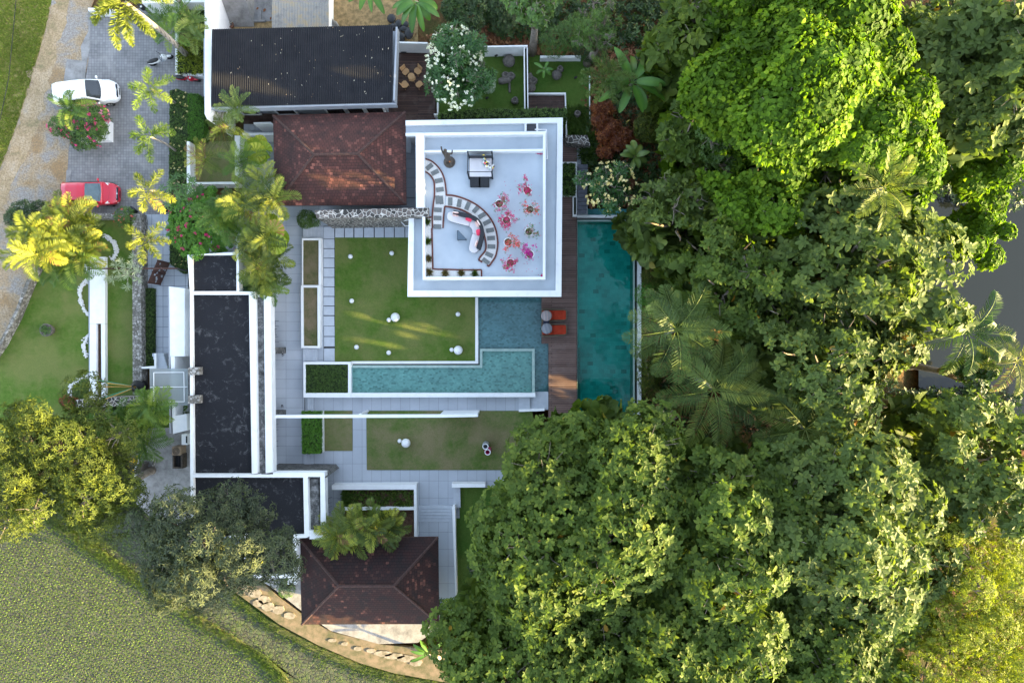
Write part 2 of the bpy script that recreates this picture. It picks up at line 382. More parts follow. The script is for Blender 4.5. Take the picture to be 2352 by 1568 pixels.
m_chrome = simple('bright_metal', (.7,.7,.7), None, 3, .25, .5, metal=1)
m_rubber = simple('tyre_rubber', (.02,.02,.02), None, 6, .85)
m_trunk = simple('grey_bark', (.24,.20,.16), (.12,.10,.08), 5, .9, bump=.6, bs=12)
m_palmtrunk = grid_mat('ringed_palm_bark', (.30,.27,.23), (.38,.34,.30), (.17,.15,.13), 5., .16, mort=.03, rough=.9)
m_twig = simple('pale_twigs', (.33,.28,.22), (.2,.17,.13), 6, .9)
m_terra = simple('terracotta', (.28,.14,.09), (.16,.08,.05), 5, .85)
m_greystone = simple('grey_carved_stone', (.17,.15,.13), (.09,.08,.07), 8, .9, bump=.7, bs=15)
m_yellowc = simple('yellow_cloth', (.80,.50,.005), (.72,.42,.005), 2, .8)
m_green = simple('green_bin_plastic', (.015,.26,.15), (.01,.2,.12), 2, .4, .5)
m_woodred = simple('dark_red_timber', (.085,.04,.03), (.05,.025,.02), 6, .7)
m_corr = NT('weathered_cement_sheet')
_c = m_corr.ramp(m_corr.noise(1.2,8,.8),[(.32,(.16,.15,.135)),(.5,(.28,.27,.25)),(.66,(.38,.29,.16))])
m_corr = m_corr.done(_c,.9,.1)
m_gold = simple('tan_paper', (.5,.42,.3), None, 4, .9)
m_frost = NT('frosted_glass')
m_frost.done((.42,.45,.45), .35, .5)
_tr = m_frost.n('ShaderNodeBsdfTransparent'); _tr.inputs[0].default_value = (.75,.8,.8,1)
_ms = m_frost.n('ShaderNodeMixShader'); _ms.inputs[0].default_value = .6
m_frost.l(m_frost.b.outputs[0], _ms.inputs[1]); m_frost.l(_tr.outputs[0], _ms.inputs[2]); m_frost.l(_ms.outputs[0], m_frost.out.inputs[0]); m_frost = m_frost.m
m_pane = simple('dark_window_glass', (.03,.035,.04), (.02,.02,.025), 1, .08, .7)
m_towel = NT('patterned_towel')
_v = m_towel.n('ShaderNodeTexVoronoi'); _v.inputs['Scale'].default_value = 9; m_towel.l(m_towel.vec, _v.inputs['Vector'])
_s = m_towel.n('ShaderNodeSeparateColor'); m_towel.l(_v.outputs['Color'], _s.inputs[0])
m_towel = m_towel.done(m_towel.ramp(_s.outputs[0],[(.2,(.75,.72,.7)),(.4,(.7,.15,.15)),(.5,(.7,.7,.68)),(.62,(.12,.35,.33)),(.7,(.8,.6,.1)),(.85,(.05,.05,.05))],'CONSTANT'), .9, .1)
# foliage
m_teak = leaf_mat('broad_leaves', (.042,.074,.013), (.084,.130,.023), (.175,.225,.035), .34, .5, (.40,.17,.02), .985, spec=.14)
m_teak2 = leaf_mat('broad_leaves_grey_green', (.050,.080,.020), (.096,.140,.034), (.185,.23,.048), .34, .5, (.36,.15,.02), .985, spec=.16)
m_vine = leaf_mat('creeper_leaves', (.045,.095,.007), (.11,.20,.012), (.24,.34,.022), .38, .6, None, clump=.6, spec=.15)
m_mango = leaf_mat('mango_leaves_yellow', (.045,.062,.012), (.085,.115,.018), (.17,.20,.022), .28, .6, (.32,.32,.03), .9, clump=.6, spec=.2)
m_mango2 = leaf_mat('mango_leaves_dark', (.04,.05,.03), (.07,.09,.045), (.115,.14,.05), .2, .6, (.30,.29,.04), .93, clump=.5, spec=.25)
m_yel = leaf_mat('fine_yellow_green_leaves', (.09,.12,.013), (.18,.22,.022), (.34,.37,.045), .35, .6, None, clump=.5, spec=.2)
m_vergeb = leaf_mat('verge_grass_blades', (.12,.18,.02), (.22,.29,.04), (.40,.38,.10), .3, .7, None, clump=.5)
m_palm = leaf_mat('palm_leaflets', (.05,.11,.018), (.10,.19,.025), (.22,.30,.035), .3, .45, None, clump=.3)
m_palm2 = leaf_mat('bright_palm_leaflets', (.08,.15,.02), (.17,.26,.03), (.32,.40,.05), .35, .5, None, clump=.2)
m_palmy = leaf_mat('yellow_palm_leaflets', (.10,.14,.015), (.24,.28,.03), (.42,.42,.05), .35, .45, (.35,.17,.06), .96, clump=.3)
m_areca = leaf_mat('areca_leaflets', (.035,.07,.010), (.15,.20,.025), (.46,.46,.06), .3, .45, (.22,.12,.05), .95, clump=.55)
m_coco = leaf_mat('coconut_leaflets', (.07,.12,.025), (.14,.21,.04), (.27,.32,.06), .2, .4, None, clump=.3)
m_banana = leaf_mat('banana_leaves', (.05,.12,.025), (.09,.21,.035), (.13,.27,.04), .3, .4, None, clump=.2)
m_fan = leaf_mat('fan_palm_leaves', (.12,.20,.01), (.22,.30,.015), (.38,.38,.03), .35, .4, (.55,.30,.15), .93, clump=.1)
m_plum = leaf_mat('plumeria_leaves', (.022,.065,.018), (.04,.115,.025), (.075,.165,.03), .25, .35, None, clump=.3)
m_flw = leaf_mat('white_petals', (.8,.78,.5), (.85,.84,.68), (.88,.88,.8), .2, .7, None, clump=0)
m_flyellow = leaf_mat('pale_yellow_petals', (.8,.62,.2), (.85,.7,.3), (.88,.8,.5), .2, .7, None, clump=0)
m_flmag = leaf_mat('magenta_petals', (.42,.01,.10), (.60,.02,.17), (.70,.06,.26), .25, .7, None, clump=0)
m_flpink = leaf_mat('pale_pink_petals', (.5,.16,.26), (.6,.24,.34), (.68,.35,.42), .25, .7, None, clump=0)
m_flcoral = leaf_mat('coral_petals', (.62,.05,.07), (.72,.10,.10), (.78,.2,.2), .25, .7, None, clump=0)
m_flpurple = leaf_mat('purple_petals', (.45,.015,.25), (.56,.03,.34), (.65,.07,.42), .25, .7, None, clump=0)
m_hedge = leaf_mat('hedge_leaves', (.035,.07,.010), (.065,.125,.018), (.11,.18,.03), .2, .5, None, clump=.3)
m_bright = leaf_mat('bright_clipped_leaves', (.05,.14,.012), (.09,.23,.018), (.15,.31,.03), .25, .5, None, clump=.2)
m_shrub = leaf_mat('shrub_leaves', (.04,.085,.014), (.075,.15,.024), (.13,.22,.035), .25, .45, None, clump=.4)
m_croton = leaf_mat('croton_leaves', (.07,.02,.01), (.20,.05,.015), (.42,.15,.03), .25, .45, None, clump=.3)
m_papaya = leaf_mat('papaya_leaves', (.05,.12,.03), (.09,.19,.05), (.15,.26,.08), .25, .45, None, clump=.2)
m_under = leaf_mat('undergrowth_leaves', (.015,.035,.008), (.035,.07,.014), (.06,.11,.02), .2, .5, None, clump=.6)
m_grassb = leaf_mat('grass_blades', (.05,.10,.015), (.10,.17,.025), (.19,.25,.04), .3, .6, None, clump=.4)
m_silver = leaf_mat('variegated_leaves', (.16,.24,.14), (.30,.38,.25), (.5,.55,.42), .2, .5, None, clump=.1)
m_deadleaf = leaf_mat('fallen_leaves', (.10,.035,.014), (.24,.09,.035), (.38,.20,.10), .15, .7, None, clump=.2)
m_rice = leaf_mat('rice_seedlings', (.08,.145,.022), (.13,.205,.03), (.20,.27,.045), .3, .6, None, clump=.5)
# ---------------------------------------------------------------- foliage
def nrm(a): return a/np.maximum(np.linalg.norm(a,axis=-1,keepdims=True),1e-9)
class Buf:
    """collects leaves (two folded quads each) and free quads, builds one mesh"""
    def __init__(s): s.V=[]; s.Fq=[]; s.T=[]; s.n=0
    def raw(s, V, Fq, T):
        V=np.asarray(V,float).reshape(-1,3); Fq=np.asarray(Fq,int).reshape(-1,4)
        s.V.append(V); s.Fq.append(Fq+s.n); s.T.append(np.broadcast_to(T,(len(V),)).astype(float)); s.n+=len(V)
    def leaves(s, c, a, n, L, w=.4, tint=None, fold=.25, droop=.15, shape=(.33,.75,.8)):
        c=np.asarray(c,float); N=len(c)
        if N==0: return
        a=nrm(np.asarray(a,float)); n=np.asarray(n,float); n=nrm(n-a*np.sum(a*n,1,keepdims=True)); sd=np.cross(n,a)
        L=np.broadcast_to(L,(N,)).astype(float)[:,None]; w=np.broadcast_to(w,(N,)).astype(float)[:,None]*L*.5
        f=fold; d=droop
        p0=c; l1=c+a*shape[0]*L+sd*w+n*f*w; l2=c+a*shape[1]*L+sd*w*shape[2]+n*(f*w-d*L*.5)
        tp=c+a*L-n*d*L; r2=c+a*shape[1]*L-sd*w*shape[2]+n*(f*w-d*L*.5); r1=c+a*shape[0]*L-sd*w+n*f*w
        V=np.stack([p0,l1,l2,tp,r2,r1],1).reshape(-1,3); b=np.arange(N)[:,None]*6
        Fq=np.concatenate([b+np.array([[0,3,2,1]]), b+np.array([[0,5,4,3]])],1).reshape(-1,4)
        if tint is None: tint=rng.random(N)
        s.raw(V,Fq,np.repeat(np.broadcast_to(tint,(N,)),6))
    def tube(s, pts, r, n=5, T=.5):
        m=MB(); m.tube(pts, r, n, cap=False); s.raw(m.v, m.f, T)
    def build(s, name, mat, parent=None):
        V=np.concatenate(s.V); Fq=np.concatenate(s.Fq); T=np.concatenate(s.T)
        me=bpy.data.meshes.new(name)
        me.vertices.add(len(V)); me.vertices.foreach_set('co', V.astype(np.float32).ravel())
        me.loops.add(len(Fq)*4); me.loops.foreach_set('vertex_index', Fq.astype(np.int32).ravel())
        me.polygons.add(len(Fq)); me.polygons.foreach_set('loop_start', (np.arange(len(Fq))*4).astype(np.int32))
        at=me.attributes.new('tint','FLOAT','POINT'); at.data.foreach_set('value', T.astype(np.float32))
        me.update(calc_edges=True)
        return link_mesh(name, me, mat, parent, True)
# places the low sun reaches through gaps in the trees: (where it lands, radius of the gap)
GAPS=[]
def gap(p,z,r): GAPS.append((np.array(W(p,z)),r*1.15))
def keep(P):
    k=np.ones(len(P),bool); sd=np.array(sdir)
    for T,r in GAPS:
        v=P-T; t=v@sd; d=np.linalg.norm(v-t[:,None]*sd,axis=1); k&=~((t>2)&(d<r*(.8+.4*rng.random(len(P)))))
    return k
def wob(P,seed=0):
    x,y,z=P[:,0],P[:,1],P[:,2]; return np.sin(x*1.5+2.1*np.sin(y*.9+seed))*np.sin(y*1.7+1.6*np.sin(z*1.2+x*.4))*np.sin(z*1.1+x*.7+seed*2)*1.3
def rosettes(buf, P, N0, k, L, w, tilt=(.0,.6), tint=None, droop=.15, fold=.25, jit=.25):
    """k leaves radiating round each shoot"""
    n=len(P); N0=nrm(N0+rng.normal(0,jit,(n,3)))
    u=nrm(np.cross(N0, rng.normal(0,1,(n,3)))); v=np.cross(N0,u)
    base=rng.random(n) if tint is None else tint
    for j in range(k):
        az=2*np.pi*(j+rng.random(n)*.5)/k; el=tilt[0]+rng.random(n)*(tilt[1]-tilt[0])
        rad=u*np.cos(az)[:,None]+v*np.sin(az)[:,None]
        a=rad*np.cos(el)[:,None]+N0*np.sin(el)[:,None]; nn=N0*np.cos(el)[:,None]-rad*np.sin(el)[:,None]
        Lj=L*(.7+.5*rng.random(n)); buf.leaves(P+rad*.02, a, nn, Lj, w, np.clip(base*.55+rng.random(n)*.45,0,1), fold, droop)
def sph(n):
    v=rng.normal(0,1,(n,3)); return nrm(v)
def lobe_points(lobes, per_m2, shell=(.86,1.04), low=-.35, inner=.25):
    Ps=[];Ns=[]; Ls=np.array([l[0] for l in lobes]); Rs=np.array([l[1] for l in lobes])
    for c,r in lobes:
        area=4*math.pi*((r[0]*r[1])**1.6/3+(r[0]*r[2])**1.6/3+(r[1]*r[2])**1.6/3)**(1/1.6)*.7
        n=int(area*per_m2)
        if n<1: continue
        d=sph(n*2); d=d[d[:,2]>low][:n]; k=len(d)
        sc=shell[0]+(shell[1]-shell[0])*rng.random(k)
        m=rng.random(k)<inner; sc[m]=.45+.4*rng.random(m.sum())
        P=c+d*r*sc[:,None]; N=nrm(d/np.array(r))
        q=np.min(np.linalg.norm((P[:,None,:]-Ls[None])/Rs[None],axis=2)+1e-9,axis=1)
        ok=q>np.minimum(sc,1)*.78; Ps.append(P[ok]); Ns.append(N[ok])
    return np.concatenate(Ps),np.concatenate(Ns)
def crown_lobes(c, R, rz, n, seed, sub=(.2,.42), flat=.75, spread=(.45,.98)):
    r=random.Random(seed); out=[(np.array(c,float),np.array([R*.62,R*.62,rz*.7]))]
    for i in range(n):
        az=2.399963*i+r.random()*.8; e=math.asin(min(1,max(-.1,(i+.5)/n*1.05-.02)))
        d=r.uniform(*spread); q=r.uniform(*sub)
        out.append((np.array([c[0]+R*d*math.cos(e)*math.cos(az), c[1]+R*d*math.cos(e)*math.sin(az), c[2]+rz*d*math.sin(e)]), np.array([R*q,R*q,R*q*flat])))
    return out
def GAPD(p):
    sd=np.array(sdir); q=9
    for T,r in GAPS:
        v=np.array(p)-T; t=v@sd
        if t>2: q=min(q,np.linalg.norm(v-t*sd)-r*1.2)
    return q
def trunk_mesh(base, top, lobes, r0, mat, parent, nl=9, seed=0, twigs=True):
    r=random.Random(seed); m=MB(); base=Vector(base); top=Vector(top)
    f=base.lerp(top,.55)+Vector((r.uniform(-.3,.3),r.uniform(-.3,.3),0))
    m.tube([base,base.lerp(f,.3)+Vector((.05,.1,0)),f],[r0*1.3,r0,r0*.75],9)
    for l in random.Random(seed).sample(lobes,min(nl,len(lobes))):
        c=Vector(l[0]); mid=f.lerp(c,.5)+Vector((r.uniform(-.5,.5),r.uniform(-.5,.5),r.uniform(0,.7)))
        m.tube([f-Vector((0,0,.2)),mid,c,c+(c-f)*.12],[r0*.5,r0*.3,r0*.14,r0*.04],6)
        if twigs:
            for k in range(9):
                d=Vector((r.gauss(0,1),r.gauss(0,1),r.uniform(.0,1.2))).normalized(); e=c+Vector((d.x*l[1][0],d.y*l[1][1],d.z*l[1][2]))*.97
                if min(GAPD(e),GAPD(c))<0: continue
                m.tube([c,c.lerp(e,.5)+Vector((r.uniform(-.2,.2),r.uniform(-.2,.2),.15)),e*1.0],[.045,.03,.012],4,cap=False)
    return m.build('trunk',mat,parent,smooth=True)
def tree(name,label,px,z,Rpx,mat,kind='broad',n=16,L=.34,w=.55,dens=5,rz=None,seed=1,r0=.28,group=None,ground=0,cat='tree',basepx=None,stretch=(1,1),inner=.3,extra=None):
    c=np.array(W(px,z)); R=Rpx*(H-z)/FPX; rz=rz or R*.75
    base=(c[0],c[1],ground) if basepx is None else tuple(W(basepx,ground))
    c[2]-=rz*.6
    t=thing(name,label,cat,base,group=group)
    lob=crown_lobes(c,R,rz,n,seed) if kind!='fine' else crown_lobes(c,R,rz,int(n*1.7),seed,sub=(.17,.34),spread=(.5,1.0))
    if kind in('vine',): lob=crown_lobes(c,R,rz,n,seed,sub=(.24,.42),flat=.8,spread=(.5,.85))
    lob=[(np.array([c[0]+(l[0][0]-c[0])*stretch[0],c[1]+(l[0][1]-c[1])*stretch[1],l[0][2]]),l[1]) for l in lob]
    if extra: lob+=[(np.array(W(e[0],e[1])),np.array([e[2],e[2],e[2]*.8])) for e in extra]
    b=Buf()
    if kind=='broad':
        P,N=lobe_points(lob,dens*1.0,inner=inner); k=keep(P); P=P[k];N=N[k]; N=nrm(N+np.array([0,0,.7])); g=wob(P,seed)
        k=(g<.42)|(rng.random(len(P))<.2); P=P[k]-N[k]*(.35*np.abs(g[k]))[:,None]; N=N[k]; tn=np.clip(rng.random(len(P))*.7+.3*(.5+.5*wob(P*.5,seed+5)),0,1)
        big=rng.random(len(P))<.5
        rosettes(b,P[big],N[big],6,L*1.05,w*1.05,(-.05,.55),droop=.12,tint=tn[big],jit=.2); rosettes(b,P[~big],N[~big],5,L*.8,w,(-.05,.8),droop=.16,tint=tn[~big])
        P,N=lobe_points(lob,dens*.35,shell=(.4,.75),inner=0); k=keep(P); rosettes(b,P[k],N[k],4,L*1.2,w,(-.2,.4))
    elif kind=='vine':
        P,N=lobe_points(lob,dens,shell=(.97,1.03),inner=.1); k=keep(P);P=P[k];N=N[k]; g=wob(P*.8,seed); g2=wob(P*2.1,seed+3); k=(g2<.9); P=(P-N*(.6*np.abs(g)+.15*g2)[:,None])[k];N=N[k]; n_=len(P)
        down=nrm(np.stack([N[:,0],N[:,1],-np.abs(rng.normal(.9,.4,n_))],1)+rng.normal(0,.45,(n_,3))); nn=nrm(N+rng.normal(0,.33,(n_,3)))
        cl=.5+.5*np.sin(P[:,0]*1.1+3*np.sin(P[:,1]*.7)); b.leaves(P,down,nn,L*(.65+.7*rng.random(n_)),w,np.clip(rng.random(n_)*.6+cl*.35,0,.99),.15,.2,(.28,.7,.75))
        P,N=lobe_points(lob,45,shell=(.78,.90),inner=0); k=keep(P); b.leaves(P[k],nrm(np.cross(N[k],sph(k.sum()))),N[k]+rng.normal(0,.3,(k.sum(),3)),.32,.8,rng.random(k.sum())*.5)
    elif kind=='fine':
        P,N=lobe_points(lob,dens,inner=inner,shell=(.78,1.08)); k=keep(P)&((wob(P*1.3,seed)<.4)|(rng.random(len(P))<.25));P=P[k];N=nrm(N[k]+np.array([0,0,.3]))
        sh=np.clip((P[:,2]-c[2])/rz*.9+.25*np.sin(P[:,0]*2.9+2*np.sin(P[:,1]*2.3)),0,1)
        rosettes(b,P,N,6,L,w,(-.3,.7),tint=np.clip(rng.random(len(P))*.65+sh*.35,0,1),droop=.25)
    if z>9 and kind in('broad','vine') and R>2.2:  # unseen low leaf masses added to stop sun slipping under the crowns
        rr=random.Random(seed+900); low=[]
        for i in range(9):
            a=rr.random()*6.283; d=R*.55*math.sqrt(rr.random()); zz=ground+1.5+(c[2]-ground-2.0)*((i+.5)/9)
            low.append((np.array([c[0]+d*math.cos(a),c[1]+d*math.sin(a),zz]),np.array([R*.5,R*.5,1.7])))
        P,N=lobe_points(low,2.2,low=-.9,inner=.5); P=P[P[:,2]>ground]; N=N[:len(P)]; k=keep(P); P=P[k]; rosettes(b,P,sph(len(P)),5,.75,.8,(-.1,.5))
    b.build('crown',mat,t)
    trunk_mesh(base,c,lob,r0,m_trunk,t,seed=seed,nl=18 if kind=='broad' else 10)
    return t
def palm_fronds(b, c, n, Lr, e0=(.9,.1), droop=1.7, ll=.45, lw=.035, m=26, az0=0, vee=.3, plume=False, tintb=0, seed=0, azs=None, rach=.02, lean=(0,0)):
    r=random.Random(seed); c=Vector(c)
    for i in range(n):
        az=azs[i] if azs else az0+2*math.pi*i/n+r.uniform(-.2,.2)
        if not azs and n>9: az=az0+i*2.399963
        el=e0[0]+(e0[1]-e0[0])*((i+.5)/n if n>6 else r.random())+r.uniform(-.12,.12); Lf=Lr*r.uniform(.85,1.1)
        p=Vector(c); pts=[p.copy()]; tw=r.uniform(-.25,.25)
        S=12
        for k in range(S):
            e=el-droop*(k/S)**1.2; a=az+tw*k/S
            p=p+Vector((math.cos(a)*math.cos(e),math.sin(a)*math.cos(e),math.sin(e)))*Lf/S; pts.append(p.copy())
        b.tube(pts,[rach*(1-.8*k/S) for k in range(S+1)],4,.7)
        P=np.array(pts); tt=np.linspace(.12,.99,m); idx=np.minimum((tt*S).astype(int),S-1); fr=(tt*S-idx)[:,None]
        C=P[idx]*(1-fr)+P[idx+1]*fr; T=nrm(P[idx+1]-P[idx]); sd=nrm(np.cross(T,np.array([0,0,1.])+1e-6)); up=np.cross(sd,T)
        prof=ll*np.sin(np.pi*(.12+.86*tt))**.6
        reps=([-1,1] if not plume else [-1,-.5,.5,1,0])
        fr_t=r.random()**1.3*.85
        for sgn in reps:
            if plume:
                ph=rng.random(m)*2*np.pi; dirv=sd*np.cos(ph)[:,None]+up*np.sin(ph)[:,None]*.9+T*.55
            else:
                dirv=sd*sgn+T*(.45+.5*tt[:,None])+up*(vee+rng.normal(0,.09,(m,1)))
            dirv=nrm(dirv+rng.normal(0,.05,(m,3)))
            b.leaves(C,dirv,np.cross(dirv,T)*(1 if sgn<0 else -1)+1e-5,prof*(.9+.2*rng.random(m)),lw/np.maximum(prof,.05)*1.0,np.clip(tintb+rng.random(m)*.18+fr_t,0,1),.1,.22)
def palm(name,label,px,z,base,Lr,n,mat,group=None,cat='palm tree',r0=.1,trunkmat=None,**kw):
    c=W(px,z); bw=Vector(base) if len(base)==3 else W(base,0)
    t=thing(name,label,cat,bw,group=group); b=Buf(); palm_fronds(b,c,n,Lr,**kw); b.build('crown',mat,t)
    m=MB(); mid=bw.lerp(c,.5)+Vector((.05,.1,0)); m.tube([bw,bw.lerp(mid,.5),mid,mid.lerp(c,.6),c],[r0*1.35,r0*1.05,r0,r0*.9,r0*.7],10); m.build('trunk',trunkmat or m_palmtrunk,t,smooth=True)
    return t
def blade(b, c, az, el, Lf, Wd, droop, tint, twist=0, petiole=.15, S=9, tear=.0):
    p=Vector(c); V=[];F=[]
    d0=Vector((math.cos(az)*math.cos(el),math.sin(az)*math.cos(el),math.sin(el))); q=p+d0*Lf*petiole; b.tube([p,q],[.025,.018],4,.9); p=q
    for k in range(S+1):
        t=k/S; e=el-droop*t; d=Vector((math.cos(az)*math.cos(e),math.sin(az)*math.cos(e),math.sin(e)))
        if k: p=p+d*Lf*(1-petiole)/S
        sd=d.cross(Vector((0,0,1))); sd=sd.normalized() if sd.length>1e-3 else Vector((1,0,0)); up=sd.cross(d)
        sd=sd*math.cos(twist)+up*math.sin(twist)
        wd=Wd*.5*max(.02,math.sin(math.pi*min(1,(.06+.93*t)))**.55)*(1+tear*random.uniform(-1,1))
        V+=[p-sd*wd+up*wd*.28, p+sd*0, p+sd*wd+up*wd*.28]
    for k in range(S):
        a=3*k; F+=[(a,a+1,a+4,a+3),(a+1,a+2,a+5,a+4)]
    T=np.full(len(V),tint); T[1::3]=min(1,tint+.45); b.raw(V,F,T)
def banana(name,label,px,z,base,n,Lf,Wd,mat,seed=0,cat='banana plant',group=None,azs=None,trunk=True,el=(.9,.2),droop=1.3):
    r=random.Random(seed); c=W(px,z); t=thing(name,label,cat,W(base,0) if len(base)==2 else base,group=group); b=Buf()
    for i in range(n):
        az=azs[i] if azs else i*2.399963+r.uniform(-.3,.3)
        blade(b,c,az,el[0]+(el[1]-el[0])*i/n,Lf*r.uniform(.75,1.1),Wd*r.uniform(.8,1.1),droop*r.uniform(.8,1.2),r.random()*.55,r.uniform(-.5,.5),tear=.05)
    b.build('leaves',mat,t)
    if trunk: MB().tube([t.location,(Vector(t.location)+c)/2,c],[.14,.12,.07],9).build('stem',m_palmtrunk,t,smooth=True)
    return t
def inpoly(x,y,poly):
    k=np.zeros(len(x),bool); n=len(poly); j=n-1
    for i in range(n):
        xi,yi=poly[i][:2]; xj,yj=poly[j][:2]
        k^=((yi>y)!=(yj>y))&(x<(xj-xi)*(y-yi)/((yj-yi) or 1e-9)+xi); j=i
    return k
def scatter(pxpoly, n, z=0.):
    P=[W(p,z)[:2] for p in pxpoly]; xs=[p[0] for p in P]; ys=[p[1] for p in P]
    x=rng.uniform(min(xs),max(xs),n*3); y=rng.uniform(min(ys),max(ys),n*3); k=inpoly(x,y,P)
    x=x[k][:n]; y=y[k][:n]; return np.stack([x,y,np.full(len(x),z)],1)
def shrub(name,label,lobes,mat,L=.12,w=.5,dens=40,k=5,cat='shrub',flowers=None,group=None,base=None,stems=True,kind=None,tilt=(-.2,.7),fl_mat=None):
    """lobes: (px, z, r, rz)"""
    ls=[(np.array(W(l[0],l[1])),np.array([l[2],l[2],l[3] if len(l)>3 else l[2]])) for l in lobes]
    bs=base or (ls[0][0][0],ls[0][0][1],max(0,ls[0][0][2]-ls[0][1][2]-.5) if False else 0)
    t=thing(name,label,cat,bs,group=group)
    b=Buf(); P,N=lobe_points(ls,dens,inner=.35); N=nrm(N+np.array([0,0,.4])); rosettes(b,P,N,k,L,w,tilt); b.build('foliage',mat,t)
    if stems:
        m=MB(); 
        for c,r in ls: m.tube([bs,(Vector(bs)+Vector(c))/2+Vector((.05,0,0)),c],[.05,.035,.02],5)
        m.build('stem',m_trunk,t)
    if flowers:
        for fm,per,size,sel in flowers:
            fb=Buf(); ll=[ls[i] for i in sel] if sel else ls
            P,N=lobe_points(ll,per,shell=(1.0,1.08),inner=0,low=0); 
            Pc=np.concatenate([P+rng.normal(0,size*.9,P.shape) for _ in range(3)]); Nc=np.concatenate([N]*3)
            rosettes(fb,Pc,Nc,5,size,.8,(.1,.9)); fb.build('blossoms',fm,t)
    return t
def boxhedge(name,label,px,z0,z1,mat,L=.07,dens=220,cat='hedge',flowers=None,soilm=None,w=.5,spread=0.03,k=4):
    P0=[W(p,z1) for p in px]; t=thing(name,label,cat,(sum(p.x for p in P0)/len(P0),sum(p.y for p in P0)/len(P0),z0))
    MB().pp(px,z0,z1-.05).build('core',soilm or m_under_core,t)
    b=Buf(); A_=abs(sum(P0[i].x*P0[(i+1)%len(P0)].y-P0[(i+1)%len(P0)].x*P0[i].y for i in range(len(P0))))/2
    P=scatter(px,int(A_*dens),z1); P[:,2]+=rng.normal(-.02,spread,len(P)); N=np.tile([0,0,1.],(len(P),1)); rosettes(b,P,N,k,L,w,(0,.9),jit=.45)
    for i in range(len(P0)):
        a=P0[i];c=P0[(i+1)%len(P0)]; d=(c-a); n=int(d.length*(z1-z0)*dens*.7)
        if n<2: continue
        u=rng.random(n)[:,None]; Q=np.array(a)*(1-u)+np.array(c)*u; Q[:,2]=rng.uniform(z0,z1,n); cen=np.array(t.location); nn=np.cross(np.array(d),[0,0,1.]); nn/=np.linalg.norm(nn)
        if np.dot(nn[:2],(np.array(a)-cen)[:2])<0: nn=-nn
        rosettes(b,Q,np.tile(nn,(n,1)),k,L,w,(0,.9),jit=.4)
    b.build('foliage',mat,t)
    if flowers:
        fb=Buf(); n=int(A_*flowers[1]); P=scatter(px,n,z1+.04); rosettes(fb,P,np.tile([0,0,1.],(len(P),1)),5,flowers[2],.8,(.1,.8)); fb.build('blossoms',flowers[0],t)
    return t
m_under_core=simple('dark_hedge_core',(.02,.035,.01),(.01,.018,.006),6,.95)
def tufts(b, P, k=6, L=.3, w=.06, spread=.7, tint=None, droop=.35):
    n=len(P)
    for j in range(k):
        az=rng.random(n)*6.283; el=1.5-spread*rng.random(n)
        a=np.stack([np.cos(az)*np.cos(el),np.sin(az)*np.cos(el),np.sin(el)],1); nn=np.stack([-np.cos(az)*np.sin(el),-np.sin(az)*np.sin(el),np.cos(el)],1)
        b.leaves(P,a,nn,L*(.6+.6*rng.random(n)),w/L,np.clip((tint if tint is not None else .5)+rng.normal(0,.22,n),0,1),.1,droop)
def stuff(name,label,cat,buf,mat):
    o=buf.build(name,mat); return tag(o,label,cat,kind='stuff')

# streaks of warm light seen in the photo
for q,z,r in [(G(900,170),0,.55),(G(1150,230),0,.5),(G(1400,290),0,.6),(G(1650,330),0,.4),(G(1240,365),0,.25),
              (F(800,770),3.6,.22),(F(950,790),3.6,.25),(F(1080,830),3.6,.2),(F(960,530),3.6,.3),(F(1060,590),3.6,.25),(F(340,625),3.6,.3),(F(860,690),3.6,.12),
              ((650,215),4.4,.5),((560,190),4.4,.7),((510,190),4.4,.7),((600,200),4.4,.7),
              ((700,395),3.9,.7),((800,400),3.9,.8),((745,420),3.8,.5),((900,420),3.5,.8),((930,445),3.4,.5),((780,465),3.3,.3),((860,300),3.9,.3),((880,375),3.7,.35),
              (Hh(900,950),.1,.7),(Hh(850,880),.1,.35),(Hh(960,1090),.1,.4),(Hh(420,460),0,.28),((1308,465),.1,.35),
              (E(1515,1230),0,.4),(E(1520,1345),0,.35),(E(1060,1290),0,.35),((700,950),0,.2),(A(1020,350),0,.5),((1553,757),10,.9),((1640,895),9.5,1.1),
              ((345,205),5.2,.8),((345,314),5.2,.8),((600,470),4.4,.9),((610,560),4.6,.8),((600,620),4.4,.6),((525,300),3.6,.5),((850,1215),4.2,.7),((435,110),1.0,.7),((1430,285),.5,.7),((1440,250),.5,.5),((1620,330),.5,.4),((1260,128),.3,.15),((1395,265),.5,.5),((1560,600),.2,.2)]:
    gap(q,z,r)
